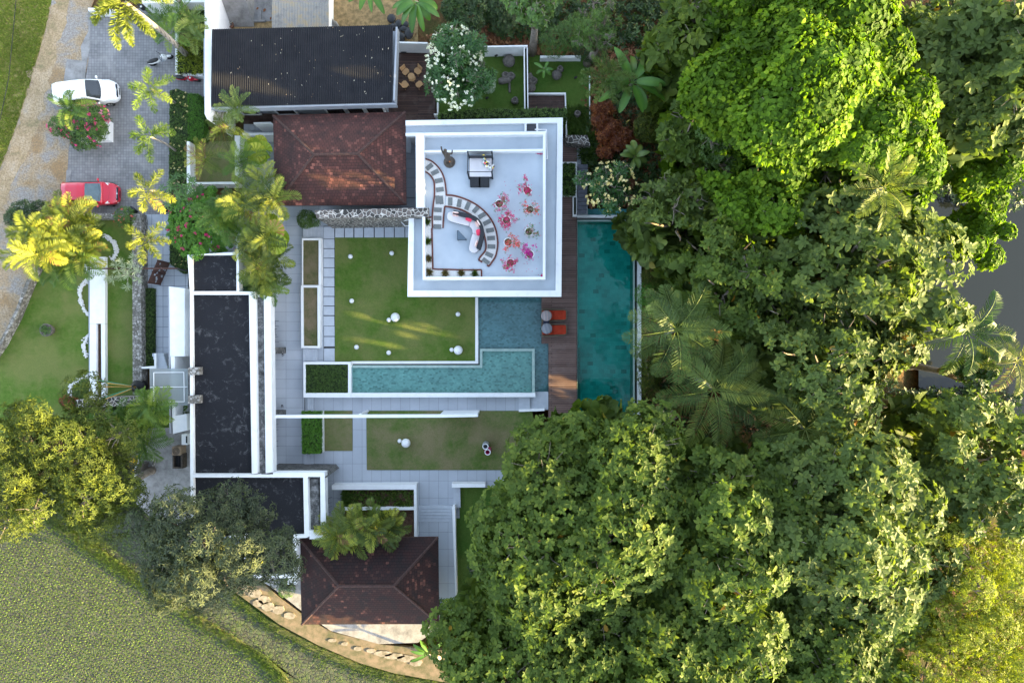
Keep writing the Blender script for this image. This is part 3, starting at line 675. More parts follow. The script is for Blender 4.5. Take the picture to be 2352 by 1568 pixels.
# ---------------------------------------------------------------- setting: ground, road, water, paving, lawns
def struct(name, mb, m): return tag(mb.build(name, m), kind='structure')
def sheet(name, px, z, m, th=.3): return struct(name, MB().prism([W(p,z)[:2] for p in px], z-th, z), m)
def terrain():
    xs=np.concatenate([[-1500,-600,-250,-120,-70],np.arange(-50,50.1,1.0),[70,120,250,600,1500]]); ys=xs.copy()
    X,Y=np.meshgrid(xs,ys); Z=np.full(X.shape,-.10)
    px=1176+X*31.36; py=784-Y*31.36
    east=np.clip((px-1490)/420,0,1); Z-=east*2.6*(px>1478)
    pool=(px>1080)&(px<1478)&(py>470)&(py<1010); Z[pool]=-2.0
    pad=(py>1125+0.72*(px-300)*.62+0)&(px<1020); pad|=(px<330)&(py>1120)
    Z[pad&(py>1100)]=-.9
    Z+= (np.sin(X*.7)*np.cos(Y*.6)*.05)*(px>1500)
    Z=np.where((px>2120)&(py>380)&(py<1010),-3.6,Z); Z=np.where(px>2500,-2.2,Z)
    n=len(xs); V=np.stack([X,Y,Z],-1).reshape(-1,3); m=MB(); m.v=[tuple(v) for v in V]
    m.f=[(j*n+i,j*n+i+1,(j+1)*n+i+1,(j+1)*n+i) for j in range(n-1) for i in range(n-1)]
    o=m.build('ground',m_soil,smooth=True); tag(o,kind='structure')
terrain()
rw=[W(p,-2.9) for p in [(2110,380),(2620,380),(2620,1010),(2110,1010)]]
struct('river', MB().prism([p[:2] for p in rw],-2.95,-2.9), m_river)
# verge, track, driveway
m_dirt=NT('sandy_dirt'); _c=m_dirt.ramp(m_dirt.noise(.6,7,.75,None,.5),[(.32,(.20,.18,.09)),(.45,(.40,.29,.17)),(.62,(.50,.38,.25)),(.72,(.36,.33,.29))]); _c=m_dirt.mix(m_dirt.ramp(m_dirt.noise(7,5,.85),[(.42,.6),(.56,0.)]),_c,(.16,.12,.07)); m_dirt=m_dirt.bump(m_dirt.noise(9,5),.7,.05).done(_c,.95,.1)
def ragged(px,a,k=6):
    r=random.Random(3); out=[]
    for p,q in zip(px,px[1:]+px[:1]):
        n=k if max(abs(p[0]),abs(p[1]),abs(q[0]),abs(q[1]))<620 else 1
        for i in range(n): out.append((p[0]+(q[0]-p[0])*i/n+(r.gauss(0,a) if n>1 else 0),p[1]+(q[1]-p[1])*i/n))
    return out
sheet('verge', [(-900,-500),(150,-500),(130,-60),(120,0),(108,60),(85,140),(62,220),(35,300),(5,380),(-30,470),(-120,620),(-900,1400)], -.03, m_verge)
sheet('road', [(150,-500),(330,-500),(215,0),(203,30),(203,140),(160,330),(152,492),(100,600),(70,640),(40,700),(15,755),(-10,810),(-90,1000),(-900,2200),(-900,1390),(-120,610),(-30,465),(5,375),(35,296),(62,216),(85,136),(108,56),(120,-5),(130,-65)], -.015, m_road)
sheet('dirt_track', ragged([(150,-500),(205,-500),(172,-60),(160,40),(130,110),(118,200),(82,300),(40,400),(5,480),(-60,600),(-300,1000),(-500,1100),(-120,615),(-30,468),(5,378),(35,298),(62,218),(85,138),(108,58),(120,-2),(130,-62)],5), -.008, m_dirt)
sheet('driveway', [(203,25),(480,12),(478,250),(400,250),(392,500),(150,494),(158,340),(186,250),(203,140)], 0.0, m_paver)
sheet('pavement', [A(600,530),A(735,545),A(745,790),A(560,790)], .012, m_conc)
sheet('pavement', [A(455,795),A(640,795),A(640,980),A(500,985),A(445,905)], .016, m_conc)
sheet('path', [A(790,75),A(808,75),A(806,430),A(770,600),A(760,720),A(742,780),A(722,780),A(735,560),A(722,420),A(765,330),A(795,280)], .01, m_conc)
sheet('path', [D(595,0),D(640,0),D(625,130),D(598,360),D(572,360),D(585,180)], .012, m_conc)
# front garden
sheet('lawn', [(150,495),(322,490),(322,915),(210,925),(165,945),(150,1000),(-150,1010),(-150,930),(-40,850),(5,790),(35,715),(60,650),(78,620),(100,590)], .0, m_lawn)
sheet('lawn', [(432,325),(548,325),(548,420),(432,420)], .03, m_lawn2)
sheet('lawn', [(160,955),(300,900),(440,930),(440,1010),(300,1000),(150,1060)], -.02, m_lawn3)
sheet('courtyard', [(296,985),(442,980),(445,1270),(400,1190),(345,1186),(298,1142)], .0, m_conc)
sheet('courtyard', [(555,1310),(1015,1310),(1010,1440),(960,1475),(870,1478),(760,1448),(690,1400),(620,1345)], -.02, m_conc)
# terraces (tiles) and everything that lies on them
sheet('terrace', [(480,455),(1000,455),(1000,683),(1094,683),(1094,833),(699,833),(699,1250),(480,1250)], .0, m_tile)
sheet('terrace', [(701,905),(1222,905),(1222,1400),(701,1400)], .0, m_tile2)
sheet('terrace', [(560,262),(1010,262),(1010,454),(560,454)], .0, m_tile)
sheet('terrace', [(1290,262),(1350,330),(1350,495),(1290,495)], -.01, m_tile)
sheet('entrance_path', [(323,492),(392,492),(392,600),(432,600),(432,860),(354,860),(354,661),(323,661)], .006, m_tile3)
sheet('lawn', [(769,545),(1093,545),(1093,831),(769,831)], .05, m_lawn)
sheet('lawn', [G(440,990),G(692,990),G(695,1350),G(445,1350)], .05, m_lawn2)
sheet('lawn', [G(836,990),(1222,943),(1250,1079),G(823,1521),G(818,1050)], .05, m_lawn2)
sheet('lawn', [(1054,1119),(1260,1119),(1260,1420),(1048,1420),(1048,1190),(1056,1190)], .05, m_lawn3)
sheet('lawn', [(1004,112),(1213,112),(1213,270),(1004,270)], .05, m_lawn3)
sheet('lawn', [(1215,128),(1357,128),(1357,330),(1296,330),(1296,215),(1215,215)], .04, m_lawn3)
sheet('yard', [(500,-60),(960,-60),(960,100),(500,100)], -.02, m_litter)
sheet('yard', [(505,-60),(630,-60),(630,48),(505,60)], .0, m_conc)
# gravel strip with stepping pads round the lawn
sheet('gravel_strip', [(743,519),(940,519),(940,546),(769,546),(769,829),(743,829)], .01, simple('dark_gravel',(.06,.06,.06),(.02,.02,.02),30,.95))
pm=MB()
for (y0,y1) in [(596,704),(708,790),(796,876),(881,962),(967,1048),(1053,1133),(1138,1218),(1224,1304),(1310,1389),(1397,1485)]:
    pm.pp([E(1466,y0+1),E(1561,y0+1),E(1562,y1),E(1466,y1)],.0,.06)
for (y0,y1) in [(235,322),(329,415),(432,545)]: pm.pp([G(438,y0),G(533,y0),G(534,y1),G(438,y1)],.0,.06)
for (x0,x1) in [(1570,1648),(1656,1732),(1742,1820),(1828,1915),(1924,2005),(2013,2095),(2103,2190),(2198,2260)]: pm.pp([E(x0,594),E(x1,594),E(x1,694),E(x0,694)],.0,.06)
struct('stepping_path', pm, m_pad)
def steps(p0,p1,n,axis,h,m,zbase=0.0):
    b=MB()
    for i in range(n):
        f0=i/n; f1=(i+1)/n-.004
        if axis=='x': r=rect((p0[0]+(p1[0]-p0[0])*f0,p0[1]),(p0[0]+(p1[0]-p0[0])*f1,p1[1]))
        else: r=rect((p0[0],p0[1]+(p1[1]-p0[1])*f0),(p1[0],p0[1]+(p1[1]-p0[1])*f1))
        b.pp(r,zbase,zbase+h*(n-i))
    return struct('steps',b,m)
steps(E(1283,600),E(1460,695),5,'x',.06,m_pad)
steps(G(250,435),G(372,545),4,'x',.05,m_pad)
steps(G(262,1376),G(345,1470),3,'x',.06,m_pad); steps(G(290,878),G(345,985),3,'x',.05,m_pad)
sheet('landing',[Hh(630,1045),Hh(791,1045),Hh(791,1206),Hh(630,1206)],.03,m_pad)
steps(Hh(527,1092),Hh(628,1200),3,'x',-.05,m_pad,.16)
steps(K(1000,318),K(1245,432),5,'y',.05,m_pad)
steps(Q9(715,80),Q9(1005,480),5,'y',-.14,m_pad,.75)
steps(B(450,1130),B(655,1165),6,'x',.07,m_pad); steps(C(190,0+1230),C(236,1370),1,'y',.3,m_pad)
steps(E(1440,405),E(1625,450),8,'x',.05,m_pad)
steps(Q10(287,290),Q10(385,780),12,'y',-.07,simple('dark_stair_stone',(.10,.105,.13),(.07,.075,.09),3,.6),.9)
# timber decks
struct('timber_deck', MB().pp([(1262,276),(1325,330),(1325,1010),(1260,1010),(1260,789),(1244,789),(1244,660),(1262,660)],-.35,.10), m_deck)
struct('timber_deck', MB().pp([(903,113),(1000,113),(1000,285),(903,285)],-.2,.06), m_deckdark)
struct('timber_deck', MB().pp([(560,255),(902,248),(902,285),(560,285)],-.2,.055), m_deckdark)
struct('timber_deck', MB().pp([(1215,216),(1297,216),(1297,320),(1215,270)],-.2,.10), m_deckdark)
# pools
tag(MB().ring([(1319,494),(1473,494),(1473,1010),(1319,1010)],[(1325,500),(1465,500),(1465,1004),(1325,1004)],-1.6,.06).build('pool_wall',m_white), 'long white wall and coping framing the deep teal swimming pool', 'wall')
struct('pool_basin', MB().prism([W(p,-1.3)[:2] for p in [(1310,480),(1490,480),(1490,1030),(1310,1030)]],-1.6,-1.3), m_pooltile)
struct('pool_rim', MB().ring([(1326,505),(1458,505),(1458,1003),(1326,1003)],[(1326.5,509),(1454,509),(1454,1003),(1326.5,1003)],-1.29,.0), m_poolrim)
struct('pool_gutter', MB().ring([(1325,500.5),(1465,500.5),(1465,1004),(1325,1004)],[(1325.5,504.9),(1458.5,504.9),(1458.5,1003.5),(1325.5,1003.5)],-.6,-.5), m_black)
struct('pool_ledge', MB().pp([Hh(1042,650),Hh(1078,650),Hh(1078,1500),Hh(1042,1500)],-1.3,-.3), m_poolmid)
struct('pool_water', MB().prism([W(p,-.04)[:2] for p in [(1326.6,509),(1454,509),(1454,1003),(1326.6,1003)]],-.045,-.04), m_wdeep)
sheet('wading_pool_floor', [(1000,660),(1262,660),(1262,903),(1000,903)], -.42, m_poolmid)
struct('wading_pool_water', MB().prism([W(p,-.1)[:2] for p in [(1099,660),(1259.5,660),(1259.5,902),(1228.5,902),(1228.5,799),(1099,799)]],-.105,-.1), m_wmid)
rimo=[(806,838.5),(1102,838.5),(1102,800.7),(1228,800.7),(1228.5,902),(806,902)]; rimi=[(806.5,844.5),(1108,844.5),(1108,806.5),(1222,806.5),(1222,901.5),(806.5,901.5)]
struct('raised_pool_rim', MB().ring(rimo,rimi,-.3,.34), m_poolrim)
struct('raised_pool_floor', MB().pp([(806.5,842),(1106,842),(1106,804),(1224,804),(1224,902),(806.5,902)],-.3,.0), m_poollight)
struct('raised_pool_water', MB().prism([W(p,.3)[:2] for p in rimi],.295,.30), m_wlight)
struct('drain_channel', MB().pp([(806,835),(1103,835),(1103,840),(806,840)],-.39,-.38), m_black)
# paddies, bunds
sheet('paddy_field', [(-900,1080),(120,1080),(190,1225),(300,1315),(430,1405),(520,1462),(620,1528),(700,1568),(760,1620),(900,2300),(-900,2300)], -.55, m_mud)
sheet('paddy_field', [(190,1180),(300,1130),(521,1360),(585,1408),(640,1444),(729,1490),(827,1530),(900,1553),(1010,1568),(1300,1650),(1200,1900),(770,1625),(620,1512),(517,1448),(428,1392),(294,1300),(200,1235)], -.52, m_mud)
def strip(px,w,z,hh):
    m=MB(); c=[W(p,z) for p in px]; V=[];n=len(c)
    for i,p in enumerate(c):
        t=(c[min(i+1,n-1)]-c[max(i-1,0)]).normalized(); s=Vector((-t.y,t.x,0)); j=1+.15*math.sin(i*2.1)
        V+=[p+s*w*j-Vector((0,0,hh)),p+s*w*.5*j,p-s*w*.5*j,p-s*w*j-Vector((0,0,hh))]
    F_=[(4*i+k,4*i+k+1,4*i+k+5,4*i+k+4) for i in range(n-1) for k in range(3)]
    m.add(V,F_); return m
m_bund=lawn_mat('bund_grass',(.05,.075,.022),(.08,.115,.035),(.17,.15,.07),.6,9)
m_sand=simple('sandy_bank',(.20,.15,.10),(.08,.08,.04),2.2,.95,bump=.5,bs=15)
def dens(px,k=4):
    out=[]
    for a,b in zip(px,px[1:]):
        for i in range(k): out.append((a[0]+(b[0]-a[0])*i/k,a[1]+(b[1]-a[1])*i/k))
    return out+[px[-1]]
bund1=dens([(100,1190),(187,1243),(240,1283),(294,1320),(350,1358),(428,1411),(517,1464),(600,1515),(655,1572),(720,1640)])
bund2=dens([(300,1150),(420,1260),(521,1360),(585,1408),(640,1446),(729,1492),(827,1534),(905,1556),(1010,1575),(1200,1620)])
struct('bund',strip(bund1,.42,-.38,.2),m_bund); struct('bund',strip(bund2,.42,-.33,.25),m_bund)
sheet('path', [(500,1300),(560,1300),(640,1370),(700,1415),(760,1450),(880,1480),(1100,1500),(1100,1580),(1000,1562),(905,1545),(827,1522),(729,1480),(640,1432),(585,1392),(521,1345)], -.12, m_sand)
mm=MB(); r=random.Random(4)
for (x,y,a,b_) in [(560,1352,13,9),(585,1362,15,10),(607,1377,13,9),(592,1385,12,8),(615,1392,14,10),(640,1400,13,9),(665,1413,13,8),(763,1470,10,4),(792,1478,8,4),(822,1489,10,5),(852,1494,10,5),(880,1500,20,6),(905,1506,22,7),(935,1512,22,8),(955,1520,14,9)]:
    c=(x,y); pts=[(x+a*math.cos(t)*(1+.2*r.random()),y+b_*math.sin(t)*(1+.25*r.random())) for t in [i*.9 for i in range(7)]]
    mm.pp(pts,-.12,-.06)
struct('stone_path',mm,simple('pale_flagstone',(.30,.26,.21),(.14,.12,.08),3,.9))

# ---------------------------------------------------------------- roofs made of courses
def courses(b, e0,e1,r1,r0, rows):
    """one slope of a roof from eave edge e0-e1 up to r0-r1 in overlapping rows; returns uv list"""
    uvs=[]; e0,e1,r0,r1=map(Vector,(e0,e1,r0,r1)); nn=(e1-e0).cross(r0-e0).normalized(); nn=nn if nn.z>0 else -nn
    ex=(e1-e0).normalized(); up=nn.cross(ex); up=up if up.z>0 else -up
    for i in range(rows):
        a,c=i/rows,(i+1)/rows
        L0,R0=e0.lerp(r0,a),e1.lerp(r1,a); L1,R1=e0.lerp(r0,c),e1.lerp(r1,c); o=nn*.045
        vs=[L0+o,R0+o,R1,L1, L0+o,R0+o,R0-nn*.03,L0-nn*.03]; b.add(vs,[(0,1,2,3),(4,5,6,7)] )
        f=lambda p:((p-e0).dot(ex),(p-e0).dot(up))
        uvs+= [f(v) for v in (L0,R0,R1,L1)]+[f(v) for v in (L0,R0,R0,L0)]
    return uvs
def hip_roof(name,label,eave,ridge,ze,zr,m,body,zb=0,wall_m=None):
    t=thing(name,label,'house',tuple((W(eave[0],ze)+W(eave[2],ze))/2)[:2]+(0,))
    e=[W(p,ze) for p in eave]; r=[W(p,zr) for p in ridge]   # eave: NW,NE,SE,SW ; ridge: W,E
    b=MB(); uv=[]
    for a,c,ra,rc in ((e[0],e[1],r[0],r[1]),(e[1],e[2],r[1],r[1]),(e[2],e[3],r[1],r[0]),(e[3],e[0],r[0],r[0])):
        d=abs((a-ra).length); rows=max(8,int((Vector(((a+c)/2))-(ra+rc)/2).length/.21)); uv+=courses(b,a,c,rc,ra,rows)
    me=bpy.data.meshes.new('roof'); me.from_pydata(b.v,[],b.f); ul=me.uv_layers.new(name='UVMap')
    for p in me.polygons:
        for li in p.loop_indices: ul.data[li].uv=uv[me.loops[li].vertex_index]
    roof=link_mesh('roof',me,m,t)
    rr=MB()
    for a,c in ((e[0],r[0]),(e[3],r[0]),(e[1],r[1]),(e[2],r[1]),(r[0],r[1])):
        n=int((c-a).length/.38)
        for i in range(n):
            p=a.lerp(c,i/n)+Vector((0,0,.07)); q=a.lerp(c,(i+1.12)/n)+Vector((0,0,.045)); rr.tube([p,q],[.10,.08],7)
    rr.build('ridge_cap',m_ridge,roof,recalc=True)
    MB().prism([p[:2] for p in e],ze-.22,ze-.06).build('eaves_board',m_woodred,t)
    MB().pp(body,zb,ze-.23).build('wall',wall_m or m_white,t)
    return t
hip_roof('brown_tiled_house','large hip roof of patchy red and brown clay tiles behind the charcoal roofed block',[(628,266),(931,258),(933,470),(633,472)],[(722,356),(822,354)],3.3,5.2,m_clay,[(655,290),(905,290),(905,445),(655,445)])
hip_roof('dark_tiled_house','dark brown hip roof house at the bottom beside the rice paddy path',[(689,1237),(1006,1233),(1008.5,1431),(694,1432)],[(779,1344),(905,1344)],2.8,4.9,m_clay2,[(715,1260),(980,1260),(980,1408),(715,1408)])
# charcoal metal roofed block
def metal_block():
    t=thing('metal_roof_house','long block under a charcoal ribbed metal roof strewn with fallen leaves','house',tuple(W((694,155),0)))
    N=[W((487,68),4.75),W((903,58),4.75)]; S_=[W((485,246),4.05),W((901,235.5),4.05)]
    V=[];n=84; prof=[(0,0),(.50,0),(.58,.05),(.86,.05),(.94,0)]
    for i in range(n):
        for u,h in prof:
            f=min(1,(i+u)/n)
            for a,c in ((N[0],N[1]),(S_[0],S_[1])): V.append(a.lerp(c,f)+Vector((0,0,h)))
    b=MB(); k=len(V)//2; b.add(V,[(2*i,2*i+1,2*i+3,2*i+2) for i in range(k-1)]); b.build('roof',m_metal,t,recalc=True)
    f=MB(); e0,e1=W((485,246),4.05),W((901,235.5),4.05)
    f.prism([(e0.x,e0.y-.02),(e1.x+.25,e1.y-.02),(e1.x+.25,e1.y-.12),(e0.x,e0.y-.12)],3.35,4.03)
    n0=N[1]; f.prism([(e1.x+.13,e1.y+.0),(e1.x+.25,e1.y+.0),(n0.x+.25,n0.y),(n0.x+.13,n0.y)],3.6,4.5)
    f.prism([(e0.x,e0.y),(e1.x+.1,e1.y),(N[1].x+.1,N[1].y),(N[0].x,N[0].y)],3.75,3.85); f.build('fascia',m_fascia,t)
    y=W((0,252),0).y; x0=W((470,0),0).x; x1=W((900,0),0).x
    yw=W((0,262),0).y
    MB().prism([(W((520,0),0).x,yw),(W((893,0),0).x,yw),(W((893,0),0).x,W((0,140),0).y),(W((520,0),0).x,W((0,140),0).y)],0,3.7).build('wall',m_fascia,t)
    for (a,c) in ((560,603),(640,688),(755,802),(803,845),(846,890)):
        xa,xb=W((a,0),0).x,W((c,0),0).x; z0=.05; z1=2.5; q=yw-.06
        fr=MB(); fr.box(((xa+xb)/2,q,z1),(xb-xa,.12,.12)); fr.box(((xa+xb)/2,q,z0+.06),(xb-xa,.12,.12)); fr.box((xa+.06,q,1.25),(.12,.11,2.3)); fr.box((xb-.06,q,1.25),(.12,.11,2.3))
        w=fr.build('window',m_wclean,t); MB().box(((xa+xb)/2,q-.005,1.28),(xb-xa-.26,.03,2.3)).build('pane',m_pane,w)
    for i in range(4):
        xa=W((690+i*14,0),0).x; MB().box((xa,yw-.05,2.0),(.24,.06,.8)).build('window',m_pane,t)
    # fallen petals and leaves lying in the flutes
    b=Buf(); P=[]
    for i in range(70):
        u=rng.beta(2,1.3); v=rng.random(); a=N[0].lerp(N[1],u).lerp(S_[0].lerp(S_[1],u),v); P.append((a.x,a.y,a.z+.06))
    P=np.array(P); b.leaves(P,np.stack([rng.normal(0,.3,len(P)),np.ones(len(P)),np.zeros(len(P))],1),np.tile([0,0,1.],(len(P),1)),.05+.09*rng.random(len(P)),.35)
    tag(b.build('fallen_petals',m_gold_leaf,t),kind='stuff')
m_gold_leaf=leaf_mat('dry_petals',(.3,.16,.08),(.5,.42,.3),(.6,.56,.45),.1,.8,None,clump=0)
metal_block()

# ---------------------------------------------------------------- main house with roof terrace
def main_house():
    t=thing('white_roof_terrace_house','big flat roofed white house with a pale blue roof terrace beside the pool','house',tuple(W((1113,480),0)))
    body=[F(165,85),F(1430,62),F(1418,1500),F(180,1500),F(190,865),F(247,865),F(247,195),F(165,195)]
    MB().pp([F(175,95),F(1395,90),F(1390,1470),F(215,1470),F(215,880),F(262,870),F(262,180),F(175,180)],0,3.02).build('wall',m_white,t)
    MB().pp(body,3.03,3.3).build('roof_slab',m_deckroof,t)
    pr=MB(); z=3.55; b0=3.302
    pr.pp([F(165,85),F(1430,62),F(1386,103),F(165,125)],b0,z)
    pr.pp([F(1430,62),F(1418,1500),F(1372,1450),F(1386,103)],b0,z)
    pr.pp([F(1418,1500),F(180,1500),F(226,1450),F(1372,1450)],b0,z)
    pr.pp([F(180,1500),F(190,865),F(232,865),F(226,1450)],b0,z)
    pr.pp([F(165,185),F(246,183),F(246,210),F(165,208)],b0,z+.1)
    pr.pp([F(1122,100),F(1138,100),F(1138,171),F(1122,171)],b0,z-.03); pr.pp([F(1217,100),F(1232,100),F(1232,173),F(1217,173)],b0,z-.03)
    pr.build('parapet',m_white,t)
    MB().pp([F(1140,106),F(1215,106),F(1215,168),F(1140,168)],3.302,3.33).build('skylight',m_pane,t)
    dk=[F(252,190),F(1288,176),F(1286,1358),F(304,1360),F(304,850),F(252,850)]
    MB().pp(dk,3.302,3.6).build('terrace_floor',m_deckroof,t)
    rg=MB(); z=4.15; b0=3.31
    rg.pp([F(316,184),F(1292,172),F(1272,198),F(316,206)],b0,z)
    rg.pp([F(1292,172),F(1290,1362),F(1270,1340),F(1272,198)],b0,z)
    rg.pp([F(1290,1362),F(302,1365),F(325,1340),F(1270,1340)],b0,z)
    rg.pp([F(302,1365),F(300,855),F(320,855),F(325,1340)],b0,z)
    rg.pp([F(246,184),F(315,184),F(317,788),F(252,788)],b0,z+.02)
    rg.pp([F(317,324),F(1271,313),F(1271,331),F(317,342)],3.6,z-.03)
    rg.build('terrace_parapet',m_wclean,t)
    hr=MB(); hr.tube([W(F(1205,158),3.9),W(F(1297,158),3.9),W(F(1304,392),3.9),W(F(1296,396),3.9)],.05,8); hr.build('handrail',m_wclean,t)
    gr=MB(); fr=[W(F(122,890),3.3),W(F(188,884),3.3),W(F(188,932),3.3),W(F(160,932),3.3)]
    gr.tube([W(F(188,884),3.2),W(F(122,893),2.2),W(F(162,932),2.2),W(F(188,932),3.2)],.035,6); gr.build('window_frame',m_wclean,t)
    # stains: dropped magenta petals
    b=Buf(); P=np.concatenate([scatter([F(1195,338),F(1265,338),F(1270,360),F(1235,355)],60,3.615),scatter([F(1252,1320),F(1268,1320),F(1268,1338),F(1252,1338)],25,3.615),scatter([F(900,560),F(1260,560),F(1260,1335),F(900,1335)],60,3.615)])
    b.leaves(P,sph(len(P))*np.array([1,1,.05]),np.tile([0,0,1.],(len(P),1)),.06,.8); tag(b.build('fallen_petals',m_flmag,t),kind='stuff')
main_house()
tag(MB().pp([(722,483),(984,477),(984,497),(727,501)],0,4.2).build('stone_wall',m_stone),'tall rubble stone wall running from the steps into the roof terrace house','wall')

# ---------------------------------------------------------------- long low wing with black roofs
def flat_roof(t, outer, inner, z0, zr, zp, mem=m_membrane):
    MB().pp(inner,z0,zr).build('roof_membrane',mem,t)
    MB().ring(outer,inner,z0,zp).build('parapet',m_white,t)
def wing():
    t=thing('north_room','small square room with a black flat roof inside white parapets by the areca palms','house',tuple(W((490,627),0)))
    flat_roof(t,[E(245,850),E(705,823),E(708,1176),E(268,1178)],[E(286,852),E(684,850),E(686,1174),E(290,1176)],0,3.5,3.75)
    t=thing('long_wing','long narrow wing with a stained black flat roof and white edge bands','house',tuple(W((520,880),0)))
    flat_roof(t,[E(268,1178),E(796,1178),J(824,350),J(270,350)],[E(286,1206),E(796.,1206),J(822,347),J(300,347)],0,3.4,3.7)
    MB().pp([E(798,1178),E(851,1180),J(872,342),J(826,350)],2.85,3.72).build('roof_band',m_white,t)
    MB().pp([E(852,1225),E(928,1225),J(946,340),J(873,340)],2.9,3.3).build('gutter_slab',m_cap,t)
    MB().pp([E(930,1212),E(990,1225),J(1010,332),J(947,340)],2.9,3.68).build('eaves_band',m_wclean,t)
    MB().pp([E(852,1205),E(928,1212),E(928,1224),E(852,1224)],2.9,3.6).build('roof_band',m_white,t)
    t=thing('south_room','corner block with a black flat roof and stepped white parapet above the dark tiled house','house',tuple(W((600,1180),0)))
    MB().pp([J(300,378),J(1283,378),J(1293,890),J(1190,893),J(1197,1250),J(778,1252),J(770,890),J(310,890)],0,3.4).build('roof_membrane',m_membrane,t)
    p=MB(); z=3.7
    p.pp([J(271,352),J(1322,352),J(1283,378),J(298,378)],0,z); p.pp([J(271,352),J(298,378),J(312,900),J(282,900)],0,z)
    p.pp([J(1322,352),J(1337,905),J(1310,918),J(1293,890),J(1283,378)],0,z)
    p.pp([J(1310,918),J(1222,920),J(1190,897),J(1293,890)],0,z)
    p.pp([J(1222,920),J(1226,1278),J(1197,1252),J(1190,897)],0,z); p.pp([J(1226,1278),J(757,1276),J(778,1252),J(1197,1252)],0,z)
    p.pp([J(757,1276),J(748,890),J(770,890),J(778,1252)],0,z); p.pp([J(282,900),J(312,895),J(748,895),J(748,912)],0,z-.03); p.build('parapet',m_white,t)
    MB().pp([J(1326,392),J(1418,392),J(1432,848),J(1338,848)],2.9,3.3).build('gutter_slab',m_cap,t)
    q=MB(); q.pp([J(1012,332),J(1475,332),J(1436,372),J(1324,372),J(1322,351),J(1012,351)],2.95,3.66); q.pp([J(1475,332),J(1488,870),J(1440,870),J(1436,372)],2.95,3.66)
    q.pp([J(1488,870),J(1480,930),J(1340,930),J(1340,852),J(1440,870)],2.95,3.6); q.build('eaves_band',m_wclean,t)
    d=MB().pp([J(1143,1305),J(1225,1303),J(1222,1333),J(1143,1333)],.9,2.6).build('canopy_slab',m_wclean,t)
wing()
def wall(label,px,z,m=None,z0=0,cat='wall',name='garden_wall'):
    return tag(MB().pp(px,z0,z).build(name,m or m_white),label,cat)
# stone walls round the terrace
wall('grey stacked stone wall ending beside the seats south of the long white beam',[(600,1085.5),J(1455,345),(748.5,1097),(600,1097)],3.62,m_stonef,name='stone_wall')
def groundwall(label,px,z,m,name='stone_wall'): return tag(MB().prism([W(p,0)[:2] for p in px],0,z).build(name,m),label,'wall')
groundwall('short stone wall end poking out under the roof edge between the terrace seats',[(580,797),(657,797),(657,811.5),(580,811.5)],2.9,m_stonef)
groundwall('short stone wall end under the roof edge just above the long white beam',[(580,940.5),(657,940.5),(657,952),(580,952)],2.9,m_stonef)
wall('long mossy stone retaining wall between the front lawn and the entrance path',[(303.5,500),(324,500),(325,906),(305,906)],.9,m_pebwall,name='stone_wall')
wall('low stone wall along the edge of the parking area below the red car',[(177,491),D(1262,388),D(1262,432),D(700,432)],.8,m_pebwall,name='stone_wall')
wall('dark volcanic stone wall with pale joints closing the front lawn at its south end',[(173.5,918),(346,908),(346,931),(173.5,935)],2.2,m_stone,name='stone_wall')
wall('curving dry stone wall between the front lawn and the gravel track',[(78,612),(83,618),(66,655),(46,704),(33,735),(14,770),(3,792),(-30,840),(-36,832),(-3,786),(9,764),(28,728),(40,700),(58,650)],.7,m_pebwall,name='stone_wall')
tag(MB().prism([W(p,0)[:2] for p in [(1295,322),(1345,322),(1352,345),(1298,338)]],0,1.2).build('stone_wall',m_stone),'dark stone wall corner at the foot of the small upper garden','wall')
